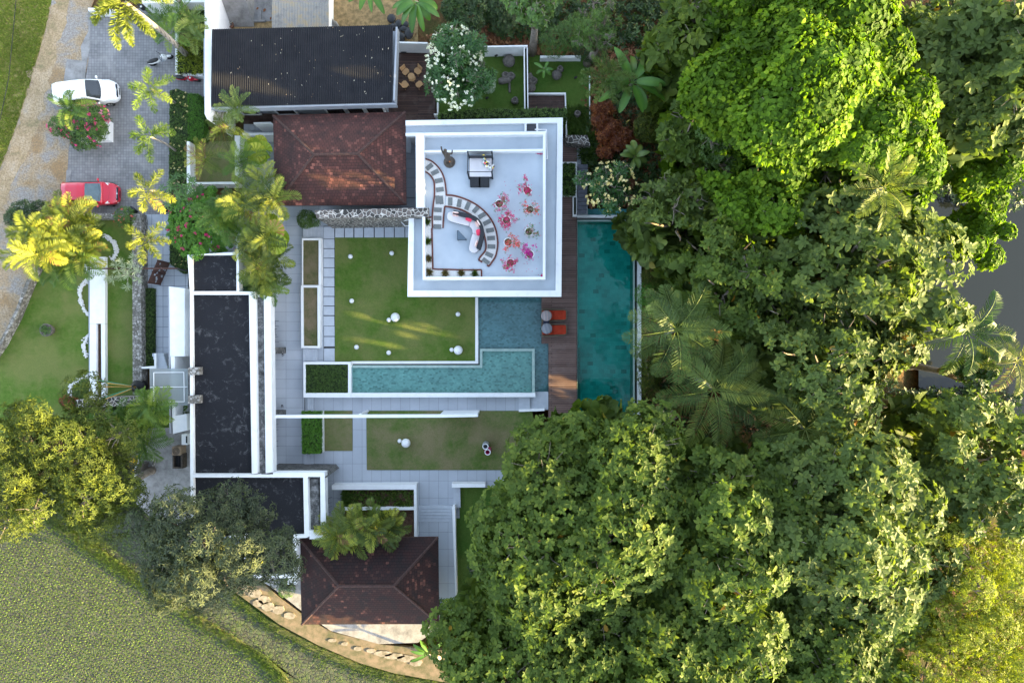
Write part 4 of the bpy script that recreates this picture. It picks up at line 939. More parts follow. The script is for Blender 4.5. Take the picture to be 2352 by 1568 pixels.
# white screen walls in the front garden
def screen():
    t=thing('white_screen_wall','long white low platform wall with a slot at one end crossing the front lawn','wall',tuple(W((222,750),0)))
    MB().pp([(206,590),(241,590),(241,743),(206,743)],0,.32).build('wall',m_wclean,t)
    MB().pp([(206,743.5),(221,743.5),(221,914),(206,914)],0,.32).build('wall',m_wclean,t)
    MB().pp([(232,743.5),(241,743.5),(242,911),(233,911)],0,.32).build('wall',m_wclean,t)
    MB().prism([W(p,0)[:2] for p in [(221.5,744),(232,744),(232.6,910),(221.8,910)]],-.1,.08).build('soil_bed',m_brownsoil,t)
    MB().pp([D(790,900),D(803,900),I(808,560),I(797,560)],0,.2).build('side_panel',m_fascia,t)
screen()
def porch():
    t=thing('white_entrance_wall','thick white wall of the entrance porch beside the long wing','wall',tuple(W((405,820),0)))
    MB().pp([(388.5,658),(424,662),(424,818),(388.5,818)],0,2.7).build('wall',m_wclean,t)
    MB().pp([(386,657),(388.3,657),(392,995),(389,995)],0,2.72).build('edge_strip',m_fascia,t)
    MB().pp([(391.5,818.5),(401,818.5),(402.5,930),(395,930)],0,2.7).build('wall',m_wclean,t)
    MB().pp([I(1540,630),I(1570,630),I(1572,722),I(1672,705),I(1678,852),I(1550,884)],0,2.7).build('wall',m_wclean,t)
    c=thing('glass_canopy','square frosted glass canopy over the entrance between two stone piers','canopy',tuple(W((388,888),0)))
    MB().pp([Q9(510,482),Q9(1508,478),Q9(1515,1440),Q9(524,1446)],3.0,3.03).build('glass_panel',m_frost,c)
    b=MB(); zz=3.06
    def bar(p,q,w=.05):
        a=W(Q9(*p),zz); d=W(Q9(*q),zz); b.tube([a,d],w*.6,4)
    for p,q in (((620,585),(1410,577)),((620,585),(625,1345)),((1410,577),(1418,1345)),((530,970),(1500,957)),((625,1345),(1418,1345))): bar(p,q)
    b.build('frame',m_wclean,c)
    for i,(y0,y1,l) in enumerate(((455,645,'northern'),(1190,1390,'southern'))):
        tag(MB().pp([Q9(1512,y0),Q9(1806,y0-8),Q9(1808,y1),Q9(1518,y1+5)],0,3.95).build('stone_pier',m_pebwall),'%s grey stone pier breaking through the wing parapet at the glass canopy'%l,'pier')
    wall('low white wall hugging the entrance steps next to the mossy retaining wall',[Q9(632,82),Q9(688,82),Q9(685,478),Q9(300,482),Q9(296,436),Q9(634,412)],.9)
porch()
wall('white block wall behind the potted plant next to the entrance porch',[Q9(1208,175),Q9(1260,175),Q9(1260,320),Q9(1208,320)],1.0)
# upper garden
wall('tall white wall at the back of the dark timber deck with the rattan set',[(903,95.5),(982,97.5),(982,101),(903,99)],1.65)
wall('tall white wall across the top of the stone urn lawn',[C(885,413),C(1278,405),C(1278,418),C(885,426)],1.65)
def slotwall():
    t=thing('planted_slot_wall','narrow white double wall filled with a thin dark hedge between the two upper lawns','wall',tuple(W((1208,180),0)))
    MB().pp([C(1243,420),C(1252,420),C(1258,1000),C(1250,1000)],0,1.6).build('wall',m_white,t)
    MB().pp([C(1270,420),C(1278,420),C(1285,1000),C(1277,1000)],0,1.6).build('wall',m_white,t)
    MB().pp([C(1252,421),C(1270,421),C(1277,999),C(1258,999)],0,1.3).build('soil_bed',m_under_core,t)
slotwall()
wall('low white kerb wall along the far edge of the small upper lawn',[C(1390,500),C(1755,497),C(1757,518),C(1390,520)],.7)
wall('thin white kerb down the side of the small upper lawn by the banana plant',[C(1830,680),C(1838,680),C(1838,1060),C(1832,1060)],.3)
wall('white kerb wrapping the small raised timber deck in the upper garden',[C(1283,832),C(1620,830),C(1634,1250),C(1622,1250),C(1610,848),C(1283,846)],.35)
wall('low white wall with a black drain between the timber deck and the plumeria lawn',[C(465,830),C(478,830),C(476,1030),C(437,1030),C(437,1018),C(465,1018)],.6)
wall('white wall beside the steps in front of the charcoal roofed block',[B(480,1098),B(632,1094),B(655,1110),B(655,1122),B(628,1106),B(480,1112)],1.8)
wall('white garden wall leading up to the hip roof from the palm bed',[B(380,1192),B(657,1190),B(657,1214),B(380,1214)],1.6)
wall('short white side wall below the yellow green fan palm',[B(310,1216),B(358,1216),B(352,1568),B(312,1568)],1.5)
def longwall():
    t=thing('tall_boundary_wall','tall bright white boundary wall at the left end of the charcoal roofed block','wall',tuple(W((505,160),0)))
    MB().pp([(470,68),(486,68),(484,255),(476,274),(470,262)],0,4.1).build('wall',m_wclean,t)
    a=W((470,-40),3.3);  y0=W((0,68),3.3).y; x0=a.x; x1=x0+.45
    MB().add([(x0,y0+.0,0),(x1,y0,0),(x1,y0+4.2,0),(x0,y0+4.2,0),(x0,y0,3.3),(x1,y0,3.3),(x1,y0+4.2,3.3),(x0,y0+4.2,3.3)],[(0,3,2,1),(4,5,6,7),(0,1,5,4),(1,2,6,5),(2,3,7,6),(3,0,4,7)]).build('wall',m_wclean,t)
    yb=W((0,62),0).y; MB().add([(x1+.01,yb,0),(x1+1.7,yb,0),(x1+.01,yb+2.2,0),(x1+1.7,yb+2.2,0),(x1+.01,yb+2.2,3.2),(x1+1.7,yb+2.2,3.2),(x1+.01,yb+6,3.2),(x1+1.7,yb+6,3.2),(x1+.01,yb+6,0),(x1+1.7,yb+6,0)],[(0,1,5,4),(4,5,7,6),(0,4,6,8),(1,9,7,5),(0,8,9,1),(8,6,7,9)]).build('ramp',m_conc,t)
longwall()
wall('white wall closing the top of the parking area behind the scooters',[A(1270,0),A(1830,0),A(1832,22),A(1270,30)],1.9)
wall('short white wall at the top left corner of the paved parking',[A(788,72),A(1000,78),A(1000,98),A(792,98)],.9)
def lowplanter(): 
    t=thing('planter_box','low white planter wall full of yellow green leaves beside the scooters','planter',tuple(W((437,110),0)))
    MB().pp([A(1568,60),A(1588,60),A(1592,654),A(1835,648),A(1835,680),A(1572,686)],0,.6).build('wall',m_white,t)
    MB().pp([A(1590,40),A(1832,40),A(1832,648),A(1592,654)],0,.4).build('soil',m_brownsoil,t)
lowplanter()
wall('tall narrow white wall left of the small lawn with papaya behind the parking hedge',[(429,325),(435,325),(438,420),(437,430),(433,480),(429,480)],.9)
wall('white wall crossing below the small palm garden left of the hip roof',[E(265,200),E(690,195),E(692,215),E(270,218)],1.3)
wall('white wall edge under the areca palms above the small black roofed room',[E(684,690),E(706,690),E(706,822),E(684,822)],3.0)
# planters by the terrace
def planter(label,out,inn,z,soil,soilz=None,bedname='soil'):
    t=thing('planter_box',label,'planter',tuple((W(out[0],0)+W(out[2],0))/2)); MB().ring(out,inn,0,z).build('wall',m_white,t)
    MB().pp(inn,0,(soilz or z-.12)).build(bedname,soil,t); return t
planter('white planter with sparse brown grass next to the stepping pads, upper of two',[E(1272,700),E(1443,700),E(1443,1121),E(1272,1121)],[E(1280,718),E(1421,718),E(1421,1119),E(1280,1119)],.55,m_dry)
planter('white planter with patchy seedlings next to the stepping pads, lower of two',[E(1262,1124),E(1440,1124),G(402,429),G(235,429)],[E(1283,1142),E(1410,1142),G(382,411),G(256,411)],.6,m_dry)
planter('white planter holding a dark green clipped bed at the end of the raised pool',[(696.5,831),(806,831),(806,912.5),(697,912.5)],[(702,836.5),(799.5,836.5),(799.5,902),(702,902)],.65,m_under_core)
wall('long white wall along the south side of the raised turquoise pool',[(806.5,902.2),(1229.6,902.2),(1230,911.5),(806.5,912.5)],.65)
wall('white kerb wall between the main lawn and the raised pool turning up to the house',[(806.5,829.5),(1091.5,829),(1091.5,683),(1098,683),(1098.5,835),(806.5,835.5)],.14)
wall('short white kerb beside the landing steps next to the timber deck',[Hh(527,1204),Hh(757,1194),Hh(757,1216),Hh(527,1224)],.3)
def beamwall():
    t=thing('long_white_beam_wall','very long thin white wall and beam across the garden south of the pools','wall',tuple(W((860,945),0)))
    MB().pp([G(0,1030),G(1475,1025),G(1475,1051),G(0,1056)],2.5,2.9).build('beam',m_wclean,t)
    MB().pp([G(1475.5,1025),Hh(158,1244),Hh(160,1269),G(1475.5,1051)],0,2.9).build('wall',m_wclean,t)
    p=W(G(765,1027),2.6); q=W(G(828,995),.1); MB().tube([Vector((q.x,q.y,0)),Vector((q.x,q.y,2.5))],.1,10).build('post',m_wclean,t)
beamwall()
def hedgebox():
    t=thing('planter_box','tall white planter box beneath the bright green clipped hedge','planter',tuple(W((718,990),0)))
    MB().pp([G(243,1000),G(414,1000),G(416,1370),G(246,1370)],0,.85).build('wall',m_white,t)
hedgebox()
def bed1():
    t=thing('planter_box','white walled double planting bed above the dark tiled house','planter',tuple(W((870,1150),0)))
    p=MB(); p.pp([K(400,176),K(996,170),K(978,206),K(400,208)],0,.9); p.pp([K(996,170),K(999,545),K(980,545),K(978,206)],0,.9); p.pp([K(485,333),K(978,331),K(978,349),K(485,352)],0,.85); p.build('wall',m_white,t)
    MB().pp([K(480,209),K(977,207),K(977,330),K(482,332)],0,.5).build('soil',m_brownsoil,t)
    MB().pp([K(490,353),K(979,350),K(980,540),K(490,545)],0,.4).build('soil',m_brownsoil,t)
bed1()
wall('white wall near the lower lawn reaching under the big broad leaved tree',[K(1245,165),K(1480,165),K(1480,190),K(1245,192)],.8)
wall('long low white wall with tapered top beside the lower paved walkway',[K(1246,330),K(1268,318),K(1280,950),K(1270,950)],.9)
wall('grey white low block below the short wall near the lower lawn',[K(1256,193),K(1303,193),K(1306,333),K(1256,333)],.35,m_pad)
planter('white edged planter with low leafy plants beside the roof terrace house',[Q10(128,232),Q10(285,232),Q10(284,588),Q10(128,588)],[Q10(132,248),Q10(266,248),Q10(266,586),Q10(132,586)],.5,m_brownsoil)
planter('tiny narrow white planter at the corner of the deep pool',[Q10(240,592),Q10(286,592),Q10(284,806),Q10(240,806)],[Q10(252,604),Q10(276,604),Q10(275,786),Q10(252,786)],.5,m_under_core)
wall('white planter kerb hidden beneath the bougainvillea next to the white minivan',[A(935,1085),A(973,1080),A(973,1255),A(700,1262),A(700,1220),A(935,1215)],.6,cat='planter',name='planter_wall')
tag(MB().tube([W(D(805,883),2.4),W(D(1300,883),2.45),W(D(1590,882),2.5)],.07,4).build('gate_beam',m_woodred),'thin dark red beam spanning from the screen wall across the entrance path','beam')
tag(MB().tube([W(D(1585,884),2.5),W(D(1600,888),2.5),(W(D(1600,888),2.5)[0]+.3,W(D(1600,888),2.5)[1],0)],.06,6).build('gate_post',m_black),'dark post carrying the end of the thin beam by the hedge','post')
def gate():
    a=W(D(1525,835),0); b_=W(D(1440,1028),0); d=(b_-a).normalized(); t=thing('timber_gate','open dark red slatted timber gate standing across the entrance path','gate',tuple(a)); 
    L_=(b_-a).length; n=Vector((-d.y,d.x,0)); hh=1.75
    m=MB()
    for z in np.linspace(.08,hh,15): m.tube([a+d*.03+Vector((0,0,z)),b_-d*.03+Vector((0,0,z))],.035,4)
    m.build('slats',m_woodred,t)
    f=MB()
    for u in (0,.5,1): 
        p=a+d*L_*u; f.tube([p,p+Vector((0,0,hh+.05))],.05,4)
    f.build('frame',m_woodred,t)
    r=random.Random(3)
    for i in range(14):
        g=MB(); p=a+d*L_*r.uniform(.1,.9)+Vector((0,0,r.uniform(.3,hh-.2))); g.box(p,(.13,.12,.1),math.atan2(d.y,d.x)); g.build('metal_plate',m_fascia,t)
gate()
def shed():
    t=thing('corrugated_roof_shed','shed with a weathered grey corrugated roof covered in tan husks','shed',tuple(W((690,20),0)))
    e=[W((625,-60),2.7),W((755,-60),2.7),W((755.5,64),2.5),(W((624.5,65),2.5))]; n=36; V=[]
    for i in range(n*2+1):
        f=i/(2*n); h=.035*(i%2)
        V+=[e[0].lerp(e[1],f)+Vector((0,0,h)),e[3].lerp(e[2],f)+Vector((0,0,h))]
    MB().add(V,[(2*i,2*i+1,2*i+3,2*i+2) for i in range(2*n)]).build('roof',m_corr,t)
    MB().pp([(635,-50),(745,-50),(745,55),(635,55)],0,2.45).build('wall',m_white,t)
shed()
# ---------------------------------------------------------------- vehicles
def interp(st,x):
    for a,b in zip(st,st[1:]):
        if a[0]<=x<=b[0]:
            f=(x-a[0])/(b[0]-a[0]); return [u+(v-u)*f for u,v in zip(a[1:],b[1:])]
def car(name,label,loc,rz,paint,glass,lo,cab,ws,rw,wheels,wr,lamp,cat='car'):
    """lo: (x,halfwidth,ztop) of the lower body; cab: (x,hw belt,z belt,hw roof,z roof)"""
    t=thing(name,label,cat,loc,rz)
    V=[];F_=[];sec=[]
    for x,hw,zt in lo:
        s=[(hw*.90,.22),(hw*.99,.34),(hw*1.0,min(.62,zt*.75)),(hw*.985,zt*.90),(hw*.90,zt*.985),(hw*.5,zt*1.02),(0,zt*1.03)]
        sec.append([(x,-y,z) for y,z in s]+[(x,y,z) for y,z in s[:-1][::-1]])
    n=len(sec[0]); 
    for s in sec: V+=s
    for i in range(len(sec)-1):
        for k in range(n-1): F_.append((i*n+k,i*n+k+1,(i+1)*n+k+1,(i+1)*n+k))
        F_.append((i*n+n-1,i*n,(i+1)*n,(i+1)*n+n-1))
    F_.append(tuple(range(n))); F_.append(tuple((len(sec)-1)*n+k for k in range(n)))
    body=MB().add(V,F_).build('body',paint,t,smooth=True,local=True,subsurf=2)
    xs=sorted(set(list(np.linspace(cab[0][0],cab[-1][0],25))+[c[0] for c in cab]))
    def cs(x): return interp(cab,max(cab[0][0],min(cab[-1][0],x)))
    V=[];F_=[]
    for x in xs:
        hb,zb,hr,zr=cs(x); s=[(hb,zb-.12),(hb,zb),(hb+(hr-hb)*.5,zb+(zr-zb)*.5),(hr+(hb-hr)*.08,zb+(zr-zb)*.88),(hr*.93,zr),(hr*.5,zr+.035),(0,zr+.045)]
        V+=[(x,-y,z) for y,z in s]+[(x,y,z) for y,z in s[:-1][::-1]]
    n=13
    for i in range(len(xs)-1):
        for k in range(n-1): F_.append((i*n+k,i*n+k+1,(i+1)*n+k+1,(i+1)*n+k))
    F_.append(tuple(range(n))); F_.append(tuple((len(xs)-1)*n+k for k in range(n)))
    MB().add(V,F_).build('roof',paint,t,smooth=True,local=True)
    def panel(nm,x0,x1,y0,y1,m):   # laid over the sloping front or back of the cabin
        V=[];F_=[];nx,ny=8,8
        for i in range(nx+1):
            x=x0+(x1-x0)*i/nx; hb,zb,hr,zr=cs(x)
            for j in range(ny+1):
                u=-1+2*j/ny; w=hr*.93; bow=.09*(1-u*u)*(1 if x1>0 else -1)*(i/nx if x1>0 else 1-i/nx)
                hb2,zb2,hr2,zr2=cs(x+bow); z=zr2+.035*(1-u*u)+.022
                V.append((x+bow,u*(w*.97),z))
        for i in range(nx):
            for j in range(ny): a=i*(ny+1)+j; F_.append((a,a+1,a+ny+2,a+ny+1))
        return MB().add(V,F_).build(nm,m,t,smooth=True,local=True)
    panel('windscreen',ws[0],ws[1],0,0,glass); panel('rear_window',rw[0],rw[1],0,0,m_glass)
    for s in (-1,1):
        V=[];F_=[];X=np.linspace(cab[0][0]+.35,ws[1]-.08,14)
        for x in X:
            hb,zb,hr,zr=cs(x)
            for f in (.06,.45,.80):
                y=hb+(hr-hb)*.5*(f/.5) if f<.5 else hb+(hr-hb)*.5+((hr+(hb-hr)*.08)-(hb+(hr-hb)*.5))*((f-.5)/.38)
                V.append((x,s*(y+.014),zb+(zr-zb)*f))
        for i in range(13):
            for j in range(2): a=i*3+j; F_.append((a,a+1,a+4,a+3))
        MB().add(V,F_).build('side_window',m_glass,t,smooth=True,local=True)
        hb,zb,hr,zr=cs(ws[1]-.25)
        m=MB().ball((ws[1]-.18,s*(hb+.16),zb+.06),.11,12,(.75,1.1,.7)); m.tube([(ws[1]-.15,s*hb*.97,zb),(ws[1]-.17,s*(hb+.12),zb+.04)],.03,6); m.build('wing_mirror',paint,t,smooth=True,local=True)
        hl=MB(); V=[(lamp[0]+dx,s*(lamp[1]+dy),lamp[2]+dz) for dx,dy,dz in lamp[3]]; k=len(V)
        hl.add(V+[(v[0],v[1],v[2]-.10) for v in V],[tuple(range(k)),tuple(range(k,2*k))[::-1]]+[(i,(i+1)%k,(i+1)%k+k,i+k) for i in range(k)]); hl.build('headlight',m_lens,t,local=True,bevel=.015)
        xe=lo[-1][0]; MB().ball((xe-.14,s*.56,.48),.09,10,(.8,1.0,.6)).build('fog_lamp',m_lens,t,smooth=True,local=True)
        xr=lo[0][0]; MB().box((xr+.12,s*(lo[1][1]-.08),.85),(.14,.16,.30)).build('tail_light',simple('tail_light_red',(.4,.01,.01),None,3,.2) if 'tail_light_red' not in bpy.data.materials else bpy.data.materials['tail_light_red'],t,local=True,bevel=.03)
        for wx in wheels:
            w=MB(); hw=interp(lo,wx)[0]; pr=[(wr,-.0)]
            tyre=MB(); P=[]
            for r_,y in ((wr*.62,-.09),(wr*.93,-.10),(wr,-.06),(wr,.06),(wr*.93,.10),(wr*.62,.09)): P.append((r_,y))
            nn=24; VV=[];FF=[]
            for r_,y in P:
                for k in range(nn): a=2*math.pi*k/nn; VV.append((wx+r_*math.cos(a),s*(hw-.075)+y,wr+r_*math.sin(a)))
            for i in range(len(P)-1):
                for k in range(nn): FF.append((i*nn+k,i*nn+(k+1)%nn,(i+1)*nn+(k+1)%nn,(i+1)*nn+k))
            wo=MB().add(VV,FF).build('wheel',m_rubber,t,smooth=True,local=True)
            rim=MB()
            for k in range(5):
                a=2*math.pi*k/5; rim.tube([(wx,s*(hw+.0),wr),(wx+wr*.6*math.cos(a),s*(hw+.005),wr+wr*.6*math.sin(a))],[.06,.045],6)
            rim.build('rim',m_chrome,wo,local=True)
    for s in (-1,1): MB().tube([(ws[1]+.02,s*.05,cs(ws[1])[3]+.05),(ws[1]-.06,s*.55,cs(ws[1]-.06)[3]+.05)],.012,5).build('wiper',m_black,t,local=True)
    xe=lo[-1][0]
    MB().box((xe-.01,0,.42),(.03,.52,.12)).build('number_plate',m_black,t,local=True)
    MB().box((xe-.07,0,.63),(.12,.95,.09)).build('grille',m_black,t,local=True,bevel=.02)
    MB().tube([(xe-.10,-.36,.70),(xe-.07,0,.69),(xe-.10,.36,.70)],.018,6).build('grille_bar',m_chrome,t,local=True)
    MB().ball((xe-.06,0,.71),.055,12,(1,1.2,.5)).build('badge',m_chrome,t,smooth=True,local=True)
    MB().tube([(cab[0][0]+.35,0,cs(cab[0][0]+.35)[3]+.04),(cab[0][0]+.17,0,cs(cab[0][0]+.35)[3]+.2)],.008,5).build('antenna',m_black,t,local=True)
    MB().tube([(xe-.55,-.5,.955),(xe-.45,0,.955),(xe-.55,.5,.955)],.004,4).build('bonnet_seam',m_black,t,local=True)
    return t
lo=[(-1.93,.62,.86),(-1.88,.74,.95),(-1.6,.82,1.0),(-.8,.845,1.0),(0,.85,.98),(.7,.84,.96),(1.15,.82,.90),(1.5,.78,.80),(1.75,.70,.70),(1.90,.56,.58),(1.95,.42,.50)]
cab=[(-1.88,.66,.92,.52,1.05),(-1.72,.74,.93,.56,1.40),(-1.3,.78,.94,.58,1.49),(-.5,.79,.94,.60,1.52),(-.05,.79,.94,.59,1.50),(.05,.79,.94,.60,1.475),(.92,.78,.92,.74,.99),(1.0,.76,.88,.72,.95)]
p=W((211,449),0)
car('parked_car','red hatchback parked alone on the pavers, pointing at the hedge',(p.x*1.0+.35,p.y+.0,0),R_(-.5),m_redpaint,m_glass2,lo,cab,(.06,.86),(-1.86,-1.7),(-1.25,1.22),.29,
    (1.42,.60,.845,[(-.33,.16,.03),(-.02,.14,-.05),(.2,.04,-.13),(.18,-.10,-.10),(-.12,-.02,.02)]))
lo2=[(-2.12,.60,.95),(-2.05,.76,1.02),(-1.7,.83,1.05),(-.8,.86,1.05),(.2,.86,1.03),(.9,.85,1.02),(1.4,.83,.98),(1.75,.79,.90),(2.0,.70,.76),(2.14,.54,.62),(2.19,.4,.52)]
cab2=[(-2.08,.66,.98,.56,1.1),(-1.98,.76,.99,.62,1.52),(-1.6,.80,1.0,.65,1.66),(-.4,.81,1.0,.66,1.70),(.35,.81,1.0,.655,1.67),(.47,.81,1.0,.66,1.63),(1.2,.80,.99,.75,1.08),(1.3,.78,.94,.74,1.0)]
p=W((209,228),0)
car('parked_car','white minivan half hidden under the palm and bougainvillea at the parking entrance',(p.x+.15,p.y+.15,0),R_(6.5),m_whitepaint,m_glass,lo2,cab2,(.48,1.16),(-2.04,-1.95),(-1.35,1.38),.31,
    (1.72,.60,.93,[(-.30,.17,.02),(.05,.16,-.06),(.25,.06,-.17),(.2,-.02,-.14),(-.1,.05,.0)]))
def scooter(label,px,rz,paint,lean=.12):
    t=thing('scooter',label,'scooter',W(px,0),rz)
    M_=Matrix.Rotation(lean,3,'X')
    def q(v): return M_@Vector(v)
    for wx in (-.62,.66):
        m=MB(); P=[(.17,-.04),(.26,-.05),(.29,0),(.26,.05),(.17,.04)]; nn=20; VV=[];FF=[]
        for r_,y in P:
            for k in range(nn): a=2*math.pi*k/nn; VV.append(q((wx+r_*math.cos(a),y,.29+r_*math.sin(a))))
        for i in range(4):
            for k in range(nn): FF.append((i*nn+k,i*nn+(k+1)%nn,(i+1)*nn+(k+1)%nn,(i+1)*nn+k))
        w=m.add(VV,FF).build('wheel',m_rubber,t,smooth=True,local=True)
        r=MB(); 
        for k in range(5): a=k*1.256; r.tube([q((wx,0,.29)),q((wx+.18*math.cos(a),0,.29+.18*math.sin(a)))],.025,5)
        r.build('rim',m_chrome,w,local=True)
    b=MB(); b.tube([q((-.85,0,.72)),q((-.55,0,.66)),(q((-.25,0,.55))),q((-.05,0,.36))],[.07,.17,.16,.10],12); b.build('body',paint,t,smooth=True,local=True)
    b=MB(); b.tube([q((-.05,0,.32)),q((.2,0,.30)),q((.36,0,.36))],[.12,.14,.12],10); b.build('floorboard',m_fascia,t,smooth=True,local=True)
    b=MB(); b.tube([q((-.82,0,.83)),q((-.5,0,.80)),q((-.2,0,.76)),q((-.02,0,.74))],[.08,.145,.14,.07],12); b.build('seat',m_black,t,smooth=True,local=True)
    b=MB(); b.tube([q((.34,0,.34)),q((.42,0,.6)),q((.38,0,.86)),q((.34,0,1.0))],[.14,.19,.16,.10],12); b.build('front_fairing',paint,t,smooth=True,local=True)
    b=MB(); b.tube([q((.46,0,.55)),q((.66,0,.58)),q((.85,0,.50))],[.05,.075,.04],10); b.build('mudguard',paint,t,smooth=True,local=True)
    b=MB(); b.tube([q((.66,0,.29)),q((.44,0,.7))],.03,6); b.build('fork',m_chrome,t,local=True)
    b=MB(); b.tube([q((.22,-.33,.98)),q((.33,-.12,1.02)),q((.33,.12,1.02)),q((.22,.33,.98))],.022,8); b.build('handlebar',m_black,t,local=True)
    MB().ball(q((.44,0,.92)),.09,10).build('headlight',m_lens,t,smooth=True,local=True)
    for s in (-1,1):
        m=MB(); m.tube([q((.28,s*.2,1.0)),q((.22,s*.3,1.18))],.01,5); m.ball(q((.22,s*.31,1.2)),.05,8,(.4,1,.7)); m.build('mirror',m_black,t,local=True)
    return t
scooter('white and black scooter standing near the planter corner in the parking',A(1462,555),R_(22),m_whitepaint)
scooter('bright red scooter parked under the planter wall next to the white boundary',A(1700,722),R_(-6),m_redpaint)
scooter('dark scooter with chrome trim beside the wall at the very top of the parking',A(1290,70),R_(-40),m_black)
scooter('dark brown scooter partly hidden beneath the leaning palm trunk',A(1360,285),R_(-25),simple('brown_scooter_paint',(.06,.02,.02),None,2,.3))
tm=MB(); 
for k in range(4): tm.tube([(W(D(592,358),0)+Vector((.62*math.cos(a)*(1-.03*k),.62*math.sin(a)*(1-.03*k),.04+.05*k))) for a in np.linspace(0,6.283,25)],.035,6,cap=False)
tag(tm.build('hose',m_black,smooth=True),'coiled black hose lying on the ground below the red car','hose')
for px,l in ((D(1215,372),'small dark bin standing by the wall to the right of the red car'),(D(1502,352),'small black bin at the foot of the clipped hedge by the entrance path')):
    b=MB(); c=W(px,0); b.lathe([(.2,0),(.26,.55),(.28,.6),(.28,.64),(0,.68)],c,4); tag(b.build('bin',m_black),l,'bin')

# ---------------------------------------------------------------- roof terrace furniture
TZ=3.6
def ribbon(name,m,cl,wl,wr,z0,z1,parent=None):
    """band along a centre line (pixels), wl/wr = offsets in metres"""
    c=[W(p,z1) for p in cl]; n=len(c); L_=[];R=[]
    for i,p in enumerate(c):
        t=(c[min(i+1,n-1)]-c[max(i-1,0)]).normalized(); s=Vector((-t.y,t.x,0)); L_.append(p+s*wl); R.append(p+s*wr)
    b=MB(); V=[]
    for a,d in zip(L_,R): V+=[(a.x,a.y,z0),(d.x,d.y,z0),(d.x,d.y,z1),(a.x,a.y,z1)]
    F_=[]
    for i in range(n-1):
        for k in range(4): F_.append((4*i+k,4*i+(k+1)%4,4*i+4+(k+1)%4,4*i+4+k))
    F_+= [(0,1,2,3),tuple(4*(n-1)+k for k in (3,2,1,0))]
    return b.add(V,F_).build(name,m,parent)
def smooth_px(pts,k=5):
    out=[];n=len(pts)
    for i in range(n-1):
        p0=pts[max(i-1,0)];p1=pts[i];p2=pts[i+1];p3=pts[min(i+2,n-1)]
        for j in range(k):
            t=j/k; out.append(tuple(.5*((2*p1[a])+(-p0[a]+p2[a])*t+(2*p0[a]-5*p1[a]+4*p2[a]-p3[a])*t*t+(-p0[a]+3*p1[a]-3*p2[a]+p3[a])*t**3) for a in (0,1)))
    return out+[pts[-1]]
def gravel_paths():
    A1=smooth_px([F(318,390),F(380,415),F(440,475),F(475,550),F(490,640),F(492,686)])
    B1=smooth_px([F(318,492),F(360,520),F(392,570),F(398,640),F(396,700),F(388,760),F(380,860),F(382,948)])
    t=thing('gravel_walk','curving white gravel walk with brick edging at the left of the roof terrace','path',tuple(W(F(420,600),TZ)))
    body=[*A1,F(485,690),F(480,772),F(470,860),F(465,946)]+B1[::-1]
    MB().pp(body,TZ,TZ+.04).build('gravel',m_pebble,t)
    for cl in (A1,B1,[F(480,772),F(470,860),F(466,948)]): ribbon('edging',m_brick,cl,.05,-.05,TZ,TZ+.08,t)
    s=[(F(357,457),58,-40),(F(402,502),58,-27),(F(433,568),60,-12),(F(442,640),60,-8),(F(422,722),26,85),(F(453,724),24,85),(F(425,803),60,3),(F(423,869),60,2),(F(421,937),60,2)]
    for (p,w,a) in s:
        c=W(p,TZ+.06); d=(.52,.30,.04) if w>40 else (.56,.26,.04)
        MB().box(c,d,R_(-a)+(R_(0))).build('slab',m_slate,t)
    t=thing('gravel_walk','white gravel walk with grey slabs sweeping behind the curved sofa','path',tuple(W(F(800,900),TZ)))
    O_=smooth_px([F(494,684),F(560,690),F(650,718),F(740,765),F(815,830),F(865,900),F(895,980),F(906,1080),F(890,1170),F(860,1220),F(836,1254)])
    I_=smooth_px([F(484,774),F(540,782),F(610,800),F(680,835),F(735,880),F(780,945),F(800,1010),F(812,1080),F(806,1130),F(770,1175),F(752,1205)])
    MB().pp(O_+I_[::-1],TZ,TZ+.038).build('gravel',m_pebble,t)
    for cl in (O_,I_,[F(752,1205),F(782,1222)],[F(820,1247),F(836,1256)]): ribbon('edging',m_brick,cl,.055,-.055,TZ,TZ+.085,t)
    for (x,y,a) in ((524,735,88),(597,749,80),(664,771,67),(731,799,49),(780,848,30),(820,904,27),(845,967,10),(853,1030,4),(856,1098,-2),(838,1163,-24),(810,1215,-36)):
        c=W(F(x,y),TZ+.06); MB().box(c,(.53,.29,.04),R_(a)).build('slab',m_slate,t)
    t=thing('gravel_bed','white gravel bed with brick edge along the corner of the roof terrace','gravel bed',tuple(W(F(400,1250),TZ)))
    MB().pp([F(325,866),F(374,866),F(381,1278),F(776,1284),F(776,1338),F(326,1338)],TZ,TZ+.04).build('gravel',m_pebble,t)
    ribbon('edging',m_brick,[F(326,862),F(372,862)],.05,-.05,TZ,TZ+.08,t); ribbon('edging',m_brick,smooth_px([F(376,950),F(380,1100),F(384,1250),F(392,1277),F(500,1281),F(640,1285),F(776,1284)]),.05,-.05,TZ,TZ+.08,t); ribbon('edging',m_brick,[F(776,1284),F(776,1338)],.05,-.05,TZ,TZ+.08,t)
gravel_paths()
